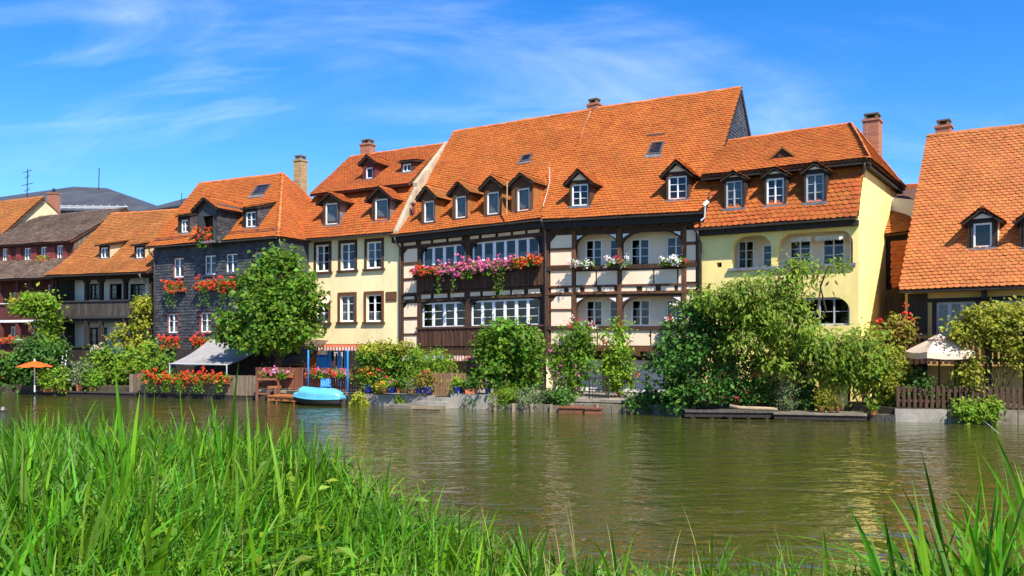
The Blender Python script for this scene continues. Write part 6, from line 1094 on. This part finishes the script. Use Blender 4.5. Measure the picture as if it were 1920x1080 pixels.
        t.part('pot', mb, m); q = MB(); q.lathe(b + Vector((0, 0, hh * .86)), [(rr * .86, 0), (rr * .5, .02)], 10); t.part('soil', q, 'soil'); E_ = [pe((x + fo[0], ybase - h - fo[1], fo[2], fo[3]), Y)]; t.part('foliage', cloud([(tuple(E_[0][0]), E_[0][1])], n, size, clump=.07, per=10, wf=wf), leaf)
        if bloom:
            pts = [tuple(E_[0][0] + Vector((random.gauss(0, .5) * E_[0][1][0], -abs(random.gauss(.4, .4)) * E_[0][1][1], random.uniform(.1, 1.05) * E_[0][1][2]))) for _ in range(bloom[1])]; t.part('blossoms', blossoms(pts, .05), bloom[0])
    G = 33.9
    for a in (('orange-yellow daisies in a blue pot at the left end of the quay', 691, 735, 35.2, 9, 13, 'pot_blue', 'leaf_bright', (0, 14, 16, 20), 700, .09, ('petal_orange', 90)), ('red blooms in a terracotta pot behind the orange daisies', 712, 736, 35.0, 8, 10, 'terracotta', 'leaf_deep', (0, 16, 12, 18), 450, .09, ('petal_crimson', 30)),
              ('yellow trailing flowers in a terracotta pot on the pale quay', 722, 737, 34.6, 8, 9, 'terracotta', 'leaf_yellow', (-4, 4, 14, 9), 420, .08, ('petal_orange', 14)), ('green herbs in the large blue pot left of centre on the pale quay', 735, 737, 34.4, 9, 12, 'pot_blue', 'leaf_bright', (0, 6, 11, 8), 350, .08, ('petal_pink', 8)), ('small leafy plant in a terracotta pot between blue pots', 748, 737, 34.2, 5, 9, 'terracotta', 'leaf_mid', (0, 8, 8, 12), 300, .08), ('leafy plant in an orange clay pot on the pale quay', 760, 737, 34.1, 5.5, 8, 'terracotta', 'leaf_mid', (0, 10, 9, 16), 360, .09),
              ('silver-leaved plant in a brown pot on the pale quay', 773, 737, 34.0, 6, 7, 'terracotta', 'leaf_silver', (0, 9, 11, 12), 420, .08), ('autumn-coloured plant in the round blue pot on the pale quay', 785, 737, 33.9, 7, 9, 'pot_blue', 'leaf_autumn', (2, 10, 10, 14), 380, .09), ('feathery plant in the widest blue pot beside the garden gate', 802, 737, 33.8, 11, 13, 'pot_blue', 'leaf_autumn', (0, 12, 14, 18), 600, .09, ('petal_crimson', 14)),
              ('aloe-like plant in a blue pot right of the garden gate', 858, 738, 33.4, 9, 13, 'pot_blue', 'leaf_bright', (0, 6, 7, 10), 240, .14), ('dark plant in a terracotta trough beside the blue pot', 884, 738, 33.2, 12, 9, 'terracotta', 'leaf_deep', (0, 10, 14, 14), 420, .09), ('white-flowered plant in a slim blue pot on the stained quay', 915, 739, 33.0, 6, 11, 'pot_blue', 'leaf_deep', (0, 8, 9, 10), 260, .08, ('petal_white', 10)), ('dark plant in a terracotta box at the end of the stained quay', 932, 739, 32.9, 8, 9, 'terracotta', 'leaf_deep', (0, 10, 10, 12), 300, .09),
              ('small red plant in the left clay pot on the jetty', 1541, 770, 28.3, 7, 8, 'terracotta', 'leaf_yellow', (0, 12, 9, 14), 300, .09), ('small plant in the middle clay pot on the jetty', 1559, 771, 28.2, 6.5, 8, 'terracotta', 'leaf_yellow', (0, 10, 8, 12), 260, .09), ('small plant in the right clay pot on the jetty', 1571, 771, 28.1, 5, 7, 'terracotta', 'leaf_autumn', (0, 6, 6, 8), 160, .08), ('clay pot with sparse plant below the yellow pillar', 1636, 778, 28.0, 7, 8, 'terracotta', 'leaf_mid', (0, 5, 7, 7), 140, .08),
              ('leafy tomato plant in the left long terracotta trough on the deck', 94, 735, 41.2, 10, 7, 'terracotta', 'leaf_bright', (0, 14, 16, 18), 620, .14), ('leafy tomato plant in the right long terracotta trough on the deck', 119, 735, 41.0, 9, 7, 'terracotta', 'leaf_bright', (0, 18, 16, 24), 700, .14), ('olive shrub in the tall clay pot on the left deck', 150, 735, 40.9, 8, 14, 'terracotta', 'leaf_silver', (2, 22, 18, 24), 900, .13), ('leafy shrub in a brown pot right on the left deck', 174, 734, 40.8, 8, 8, 'terracotta', 'leaf_mid', (0, 16, 18, 20), 700, .13)):
        pot(*a, square='trough' in a[0] or 'box' in a[0])
    # --- geraniums along the grey fence and the red-brown fence
    H = line_frame(246, 478, ybank(246) - .1, ybank(478) - .1)
    for x0, x1, l in ((270, 300, 'red geraniums at the left end of the grey board fence'), (303, 330, 'red geraniums second from left on the grey board fence'), (331, 362, 'red geraniums third from left on the grey board fence'), (364, 392, 'red geraniums fourth from left on the grey board fence'), (394, 430, 'red geraniums at the right end of the grey board fence')): flower_box(l, H, x0, x1, 711, .2, [('petal_red', .85), ('petal_orange', .12)], n=200, h=.42, hang=.55, boxm='terracotta', group='geranium boxes on the fences', bs=.046, fol=330)
    H = line_frame(482, 690, ybank(482) + .3, ybank(690) + .5)
    for x0, x1, l, bl in ((494, 518, 'pink flowers at the left end of the red-brown picket fence', [('petal_pink', .7), ('petal_crimson', .3)]), (524, 548, 'pink and white flowers left of the little white window', [('petal_pink', .7), ('petal_white', .3)]), (580, 600, 'red flowers below the blue shutter', [('petal_red', 1)]), (598, 622, 'magenta flowers right of the blue shutter on the fence', [('petal_pink', 1)]), (622, 655, 'mixed red and pink flowers before the blue posts', [('petal_red', .5), ('petal_pink', .5)])): flower_box(l, H, x0, x1, 699, .15, bl, n=110, h=.22, hang=.2, boxm='terracotta', group='geranium boxes on the fences', bs=.04, fol=130)
plants()
# ================================================================ NEAR BANK: GROUND, GRASS, REEDS
EX = np.array([-14, -9, -6, -4, -2.5, -1.6, -.8, 0, .8, 1.6, 2.4, 3.2, 4, 6, 10]); EY = np.array([15, 12, 10.4, 9.4, 8.6, 8.0, 7.2, 6.5, 5.9, 5.4, 5.2, 5.2, 5.0, 4.6, 4.4])
def edge(x): return np.interp(x, EX, EY)
def ground_h(x, y):
    d = edge(x) - y; s = np.clip((d + .1) / 1.5, 0, 1); s = s * s * (3 - 2 * s); return -.25 + s * (1.25 + .12 * np.clip((-x - 1) / 3, 0, 1) + .07 * np.clip((x - .1) / 1.2, 0, 1) + .26 * np.exp(-((x + 1.9) / 1.5) ** 2)) + .05 * np.sin(x * 1.7) * np.cos(y * 1.3)
def near_bank():
    xs = np.linspace(-14, 10, 97); ys = np.linspace(-6, 15, 85); X, Y = np.meshgrid(xs, ys); Zz = ground_h(X, Y); V = np.stack([X, Y, Zz], 2).reshape(-1, 3); w = len(xs); F = np.array([(j * w + i, j * w + i + 1, (j + 1) * w + i + 1, (j + 1) * w + i) for j in range(len(ys) - 1) for i in range(w - 1)])
    me = fast_mesh('near_bank_ground', V, F, np.full(len(F), 4)); single('near_bank_ground', me, 'turf', (0, 0, 0), kind='structure', smooth=True)
near_bank()
TS = np.array([0, .22, .45, .68, .86, 1.0])
def blades(base, h, w, bend, az, tw, lean=None):
    """tapering curved strips: base (n,3), height, width, bend 0..1, bend direction azimuth, strip facing offset"""
    n = len(base); t = TS[None, :]; d = np.stack([np.cos(az), np.sin(az)], 1); hor = (bend * h)[:, None] * (t ** 2.0); ver = h[:, None] * (t - .55 * bend[:, None] * t ** 2.6)
    P = np.stack([base[:, 0:1] + d[:, 0:1] * hor, base[:, 1:2] + d[:, 1:2] * hor, base[:, 2:3] + ver], 2)
    if lean is not None: P[:, :, 0] += lean[:, 0:1] * t * h[:, None]; P[:, :, 1] += lean[:, 1:2] * t * h[:, None]
    sa = az + math.pi / 2 + tw; s = np.stack([np.cos(sa), np.sin(sa), np.zeros(n)], 1); wd = w[:, None] * np.array([.55, .95, 1.0, .78, .42, .02])[None, :]
    Lf = P - s[:, None, :] * wd[:, :, None] / 2; Rt = P + s[:, None, :] * wd[:, :, None] / 2; V = np.stack([Lf, Rt], 2).reshape(-1, 3); k = len(TS); f = np.array([(2 * i, 2 * i + 1, 2 * i + 3, 2 * i + 2) for i in range(k - 1)]); F = (f[None] + (np.arange(n) * 2 * k)[:, None, None]).reshape(-1, 4); return V, F
def grass():
    n = 58000; y = 1.6 + 9.5 * RNG.random(n) ** .75; x = (RNG.random(n) * 1.5 - .78) * y * 1.0; g = ground_h(x, y); ok = (g > .12) & (np.abs(x) < y * .68 + .4); x, y, g = x[ok], y[ok], g[ok]; n = len(x)
    nf = .5 + .5 * np.sin(x * 2.3 + 1.3 * np.sin(y * 1.9)) * np.cos(y * 2.1 + x); left = np.clip((-x + .2) / 3, 0, 1); h = (.34 + .22 * nf + .26 * left) * RNG.uniform(.55, 1.3, n); wd = RNG.uniform(.008, .016, n) * (1 + .5 * left)
    V, F = blades(np.stack([x, y, g - .03], 1), h, wd, RNG.uniform(.1, .85, n), RNG.uniform(0, 6.283, n), RNG.normal(0, .5, n)); me = fast_mesh('grass', V, F, np.full(len(F), 4), np.repeat(np.clip(RNG.random(n) * .7 + nf * .28, 0, .99), len(TS) - 1)); single('grass', me, 'grass', (0, 0, 0), 'dense fresh green grass covering the near river bank', 'grass', kind='stuff')
    n = 27000; y = 2.0 + 8.0 * RNG.random(n) ** .8; x = (RNG.random(n) * 1.4 - .74) * y; g = ground_h(x, y); wgt = np.clip((-x + .9) / 2.2, .14, 1) + 1.0 * (x > .43 * y) * (y < 4.6); ok = (g > .1) & (RNG.random(n) < wgt) & (np.abs(x) < y * .68 + .4); x, y, g = x[ok], y[ok], g[ok]; n = len(x); left = np.clip((-x + .4) / 2.2, 0, 1) + 1.7 * np.clip((x / y - .40) / .12, 0, 1)
    cl = .5 + .5 * np.sin(x * 3.1 + 2 * np.sin(y * 1.7)) * np.cos(y * 2.7 - x); V, F = blades(np.stack([x, y, g - .03], 1), (.42 + .34 * left * (.6 + .6 * cl)) * RNG.uniform(.65, 1.3, n), RNG.uniform(.015, .031, n), RNG.uniform(.1, 1.25, n) ** 1.1, RNG.uniform(0, 6.283, n), RNG.normal(0, .7, n)); me = fast_mesh('reed_bed', V, F, np.full(len(F), 4), np.repeat(RNG.random(n) * .99, len(TS) - 1)); single('reed_bed', me, 'reed', (0, 0, 0), 'thick bed of broad green reed leaves on the left bank', 'reeds', kind='stuff')
    n = 900; y = 2.2 + 7 * RNG.random(n); x = (RNG.random(n) * 1.3 - .68) * y; g = ground_h(x, y); ok = g > .2; x, y, g = x[ok], y[ok], g[ok]; n = len(x); V, F = blades(np.stack([x, y, g - .02], 1), RNG.uniform(.35, .8, n), RNG.uniform(.003, .008, n), RNG.uniform(.1, .7, n), RNG.uniform(0, 6.28, n), RNG.normal(0, .4, n)); me = fast_mesh('dry_grass', V, F, np.full(len(F), 4), np.repeat(RNG.random(n), len(TS) - 1)); single('dry_grass', me, 'grass_dry', (0, 0, 0), 'scattered straw-coloured dry stalks in the grass', 'grass', kind='stuff')
    # broad-leaved weeds
    n = 800; y = 2.2 + 6.3 * RNG.random(n); x = (RNG.random(n) * 1.35 - .72) * y; g = ground_h(x, y); ok = (g > .3) & (RNG.random(n) < .35 + .65 * (np.sin(x * 1.9 + .7) * np.cos(y * 1.4) > -.1)); x, y, g = x[ok], y[ok], g[ok]; P, O = [], []
    for a, b, c in zip(x, y, g):
        hh = random.uniform(.12, .42) + (.15 if a < -.5 else 0); k = random.randint(7, 15)
        for i in range(k): s = (i + 1) / k; an = i * 2.4; P.append((a + .05 * math.cos(an) * s, b + .05 * math.sin(an) * s, c + hh * s)); O.append((math.cos(an), math.sin(an), .1))
    P, O = np.array(P), np.array(O); tv, tf = leaf_tpl(w=.42, fold=.2); nn = np.array([0, -.1, .8]) + O * .2 + rand_dirs(len(P)) * .35; nn /= np.linalg.norm(nn, axis=1)[:, None]; ax = O + rand_dirs(len(P)) * .3; ax -= nn * (ax * nn).sum(1)[:, None]; ax /= np.linalg.norm(ax, axis=1)[:, None]; M = np.stack([np.cross(ax, nn), ax, nn], 2) * RNG.uniform(.05, .13, len(P))[:, None, None]; single('bank_weeds', inst_mesh('bank_weeds', tv, tf, M, P), 'leaf_bright', (0, 0, 0), 'broad-leaved green weeds growing through the bank grass', 'weeds', kind='stuff')
grass()
def reed(label, group, px, pybase, Y, leaves, stem=0.0):
    """one reed: leaves as (tip photo x, tip photo y, width m, arch) rising from a common foot"""
    t = pt(px, 640, Y); z = float(ground_h(np.array([t.x]), np.array([t.y]))[0]); b = Vector((t.x, t.y, max(z, 0.0) - .02)); th = Thing('reed', b, label, 'reed', group)
    for i, (tx, ty, w, arch) in enumerate(leaves):
        tip = pt(tx, ty, Y + random.uniform(-.25, .25)); d = tip - b; side = Vector((d.x, d.y, 0)); mid = b + d * .5 + Vector((-d.x * .35, -d.y * .2, 0)) + Vector((0, 0, arch)); n = 12; V = []
        view = Vector((0, 1, 0)); f0 = random.uniform(-.35, .35)
        for k in range(n + 1):
            s = k / n; p = b * (1 - s) ** 2 + mid * 2 * s * (1 - s) + tip * s * s; tg = ((mid - b) * (1 - s) + (tip - mid) * s).normalized(); x = tg.cross(view); x = x.normalized() if x.length > 1e-3 else Vector((1, 0, 0)); yv = tg.cross(x); an = f0 + s * .6 * (1 if i % 2 else -1); sd = (x * math.cos(an) + yv * math.sin(an)) * w * .5 * (.55 + .45 * min(1, s * 4)) * (1 - s ** 3) ** .8; nm = sd.cross(tg).normalized() * w * .12
            V += [p - sd, p + nm, p + sd]
        mb = MB(); mb.add(V, [(3 * k + j, 3 * k + j + 1, 3 * k + j + 4, 3 * k + j + 3) for k in range(n) for j in range(2)]); th.part('leaf', mb, 'reed', smooth=True)
    if stem: mb = MB(); P, r = limb(b, b + Vector((random.uniform(-.05, .05), 0, stem)), .007, .003, .05); mb.tube(P, r, 6); th.part('stem', mb, 'reed')
def reeds():
    G = 'reeds standing out of the bank grass'
    L = [('tallest straight reed blade rising before the left terraces', 238, 950, 5.2, [(213, 664, .042, 0), (262, 735, .032, .05), (180, 760, .026, .05)]), ('reed with long blade pointing at the grey awning', 425, 950, 5.6, [(448, 676, .036, 0), (395, 740, .03, .05), (470, 770, .024, .05)]),
         ('reed with blades standing below the geranium fence', 275, 930, 6.2, [(270, 720, .034, 0), (290, 735, .03, .02), (330, 780, .03, .1)]), ('arching reed at the middle top of the left bank', 350, 940, 5.8, [(335, 705, .02, .0), (372, 762, .03, .06), (310, 775, .03, .1)]), ('reed bowing right at the shoulder of the left bank', 470, 960, 5.4, [(510, 870, .04, .42), (462, 735, .03, .0), (545, 800, .024, .2)]),
         ('wide bent reed right of the left bank crest', 540, 1000, 4.8, [(592, 985, .04, .5), (500, 790, .03, .05), (570, 820, .026, .1)]), ('broad dark reed at the far left edge', 40, 1080, 4.0, [(0, 830, .035, .05), (48, 845, .035, 0), (70, 820, .03, 0), (95, 1010, .03, .4)]), ('broad bright reed left of the tallest blade', 80, 1100, 3.8, [(42, 850, .032, 0), (110, 930, .034, .05), (130, 1000, .03, .35)]),
         ('reed with curled tips in the lower left grass', 150, 1050, 4.2, [(110, 860, .03, .05), (175, 880, .03, .2), (205, 1010, .03, .35)]), ('stout bright reed near the bottom left centre', 285, 1120, 3.4, [(275, 930, .036, 0), (330, 960, .03, .1), (235, 985, .03, .15)]), ('reed with a lone upright blade left of centre', 200, 900, 6.6, [(180, 780, .03, 0), (222, 760, .026, .0), (160, 800, .024, .1)]),
         ('low arching reed in the left centre grass', 380, 1080, 4.0, [(340, 920, .03, .05), (440, 960, .03, .25), (400, 900, .026, 0)]), ('short reed at the waterside right of the left crest', 600, 980, 6.0, [(585, 850, .024, 0), (640, 880, .026, .1), (560, 840, .022, 0)]), ('slender reed before the water at centre left', 690, 1000, 6.2, [(668, 850, .022, 0), (720, 880, .022, .1), (745, 895, .02, .15)]),
         ('small leafy reed sprouting at the water edge', 800, 1010, 5.6, [(815, 880, .02, 0), (780, 900, .02, .1), (835, 905, .02, .05)]), ('reed fan right of centre at the bank edge', 860, 1040, 5.0, [(862, 940, .022, 0), (835, 960, .022, .05), (890, 955, .024, .1)]), ('reed at the bottom centre', 1000, 1080, 4.5, [(985, 965, .022, 0), (1030, 985, .022, .1), (955, 990, .022, .1)]), ('pale tipped reed at the lower centre right', 1160, 1100, 4.4, [(1145, 985, .02, 0), (1190, 1000, .022, .1), (1110, 1010, .022, .1)]),
         ('reed blade before the reflection of the yellow house', 1330, 1110, 4.3, [(1335, 985, .02, 0), (1300, 1015, .022, .1), (1370, 1005, .02, .05)]), ('broad single reed blade between water and right reeds', 1560, 1120, 3.9, [(1543, 985, .034, 0), (1590, 1030, .02, .1)]), ('left outer reed of the right clump leaning over the water', 1700, 1180, 3.3, [(1590, 950, .034, .15), (1625, 985, .03, .1), (1655, 955, .03, 0)]), ('tall right reed with one long straight blade', 1800, 1180, 3.3, [(1727, 845, .026, 0), (1660, 920, .026, .2), (1840, 890, .024, 0), (1905, 930, .028, .1)]),
         ('reed of the right clump with dark drooping blades', 1760, 1180, 3.1, [(1720, 960, .034, .05), (1690, 990, .03, .15), (1850, 960, .03, .1)]), ('rightmost reed sweeping in from the right edge', 1990, 1100, 3.4, [(1855, 795, .03, .15), (1835, 845, .028, .15), (1870, 890, .026, .1), (1900, 860, .026, .0)]), ('reed with horizontal blades at the lower right', 1880, 1180, 3.0, [(1800, 930, .032, .1), (1920, 950, .034, .0), (1760, 1010, .03, .25), (1880, 900, .026, 0)]), ('short reed at the bottom right corner', 1900, 1200, 2.8, [(1850, 1000, .03, .05), (1935, 990, .03, 0), (1800, 1040, .028, .2)])]
    for a in L: reed(a[0], G, *a[1:4], a[4], .0)
reeds()
# mooring stake in the water at the far left
t = Thing('mooring_stake', pt(5, 800, 8.6), 'short grey metal stake with ring at the left edge', 'stake'); mb = MB(); mb.tube([pt(5, 830, 8.6), pt(6, 772, 8.6)], .03, 8); t.part('shaft', mb, 'zinc'); mb = MB(); mb.lathe(pt(6, 772, 8.6), [(.035, 0), (.04, .02), (.02, .05)], 8); t.part('cap', mb, 'zinc')
# ================================================================ SMALL THINGS
def extras():
    D = FL['D']; t = Thing('stove_pipe', pt(776, 412, 42.2), 'thin red-brown stove pipe at the left foot of the big orange roof', 'stove pipe'); Y = 41.6; mb = MB(); mb.tube([pt(775, 416, Y), pt(775, 384, Y)], .07, 8); t.part('pipe', mb, 'house_red', smooth=True); mb = MB(); mb.lathe(pt(775, 385, Y), [(.07, 0), (.13, .03), (.12, .1), (.02, .16)], 8); t.part('cowl', mb, 'house_red'); mb = MB(); mb.tube([pt(770, 416, Y + .1), pt(770, 394, Y + .1)], .045, 6); t.part('pipe', mb, 'house_red')
    u, z = D.px(951, 400, .1); mb = MB(); mb.tube([tuple(pt(951, 341, 37.9)), tuple(pt(950, 402, 37.6))], .035, 6); single('dormer_pipe', mb, 'driftwood', pt(950, 402, 37.6), 'thin pale pipe running between the two right ochre dormers', 'pipe')
    mb = MB(); mb.tube([pt(1030, 313, 38.9), pt(1031, 338, 38.3), pt(1026, 360, 37.6), pt(1018, 386, 36.9)], .011, 5); single('roof_cable', mb, 'stripe_white', pt(1018, 386, 36.9), 'white cable running down the roof beside the rightmost ochre dormer', 'cable')
    F = FL['F']; t = Thing('roof_lamp', pt(1323, 405, 33.3), 'small white lamp on a bent pipe where the two roofs meet', 'lamp'); Y = 33.2; mb = MB(); mb.tube([pt(1314, 414, Y), pt(1321, 408, Y), pt(1322, 386, Y)], .035, 6); t.part('pipe', mb, 'grey_paint'); mb = MB(); mb.ebox(pt(1319, 385, Y), pt(1327, 377, Y), .14); t.part('lamp_head', mb, 'stripe_white')
    Y = 44.5; t = Thing('ladder', pt(118, 690, Y), 'aluminium ladder leaning against the lower black gallery', 'ladder')
    for dx in (0, 7): mb = MB(); mb.ebox(pt(114 + dx, 700, Y), pt(119 + dx, 655, Y + .7), .045); t.part('stile', mb, 'grey_paint')
    for k in range(8): mb = MB(); s = k / 8 + .06; mb.ebox(pt(114 + 5 * s, 700 - 45 * s, Y + .7 * s), pt(121 + 5 * s, 700 - 45 * s, Y + .7 * s), .03); t.part('rung', mb, 'grey_paint')
    Y = 41.0; t = Thing('garden_table', pt(134, 734, Y), 'small round white table between the pots on the left deck', 'table'); mb = MB(); mb.lathe(pt(134, 713, Y), [(.26, 0), (.27, .015), (.26, .03)], 16); t.part('table_top', mb, 'stripe_white'); mb = MB(); mb.tube([pt(134, 735, Y), pt(134, 713, Y)], .03, 8); t.part('leg', mb, 'driftwood')
    Y = ybank(610) - .1
    for x, l in ((606, 'left blue garden chair behind the moored boat'), (616, 'right blue garden chair behind the moored boat')):
        t = Thing('garden_chair', pt(x, 735, Y), l, 'chair', 'blue chairs behind the boat'); 
        for k in range(3): mb = MB(); mb.ebox(pt(x - 3 + k * 3, 724, Y), pt(x - 3 + k * 3, 710, Y + .1), (.05, .02)); t.part('back_slat', mb, 'paint_blue')
        mb = MB(); mb.ebox(pt(x - 4.5, 724, Y - .2), pt(x + 4.5, 724, Y - .2), (.4, .03)); t.part('seat', mb, 'paint_blue')
        for a in (-4, 4): mb = MB(); mb.ebox(pt(x + a, 735, Y - .3), pt(x + a, 724, Y - .3), .03); t.part('leg', mb, 'paint_blue'); mb = MB(); mb.ebox(pt(x + a, 735, Y), pt(x + a, 711, Y + .08), .03); t.part('leg', mb, 'paint_blue')
    mb = MB(); P = [pt(1848, 792, 26.6), pt(1858, 800, 24.0), pt(1872, 812, 20)]; mb.tube(P, .008, 5); single('mooring_rope', mb, 'stripe_white', P[0], 'pale rope slanting into the water below the right shrub', 'rope')
    # hanging bunting rope of the boat
    Y = ybank(600) - 1.6; mb = MB(); mb.tube([pt(643, 738, Y - .4), pt(648, 742, Y - .1), pt(652, 735, ybank(652) - .8)], .014, 5); single('boat_rope', mb, 'driftwood', pt(648, 742, Y), 'short rope tying the blue boat to its right pole', 'rope')
extras()
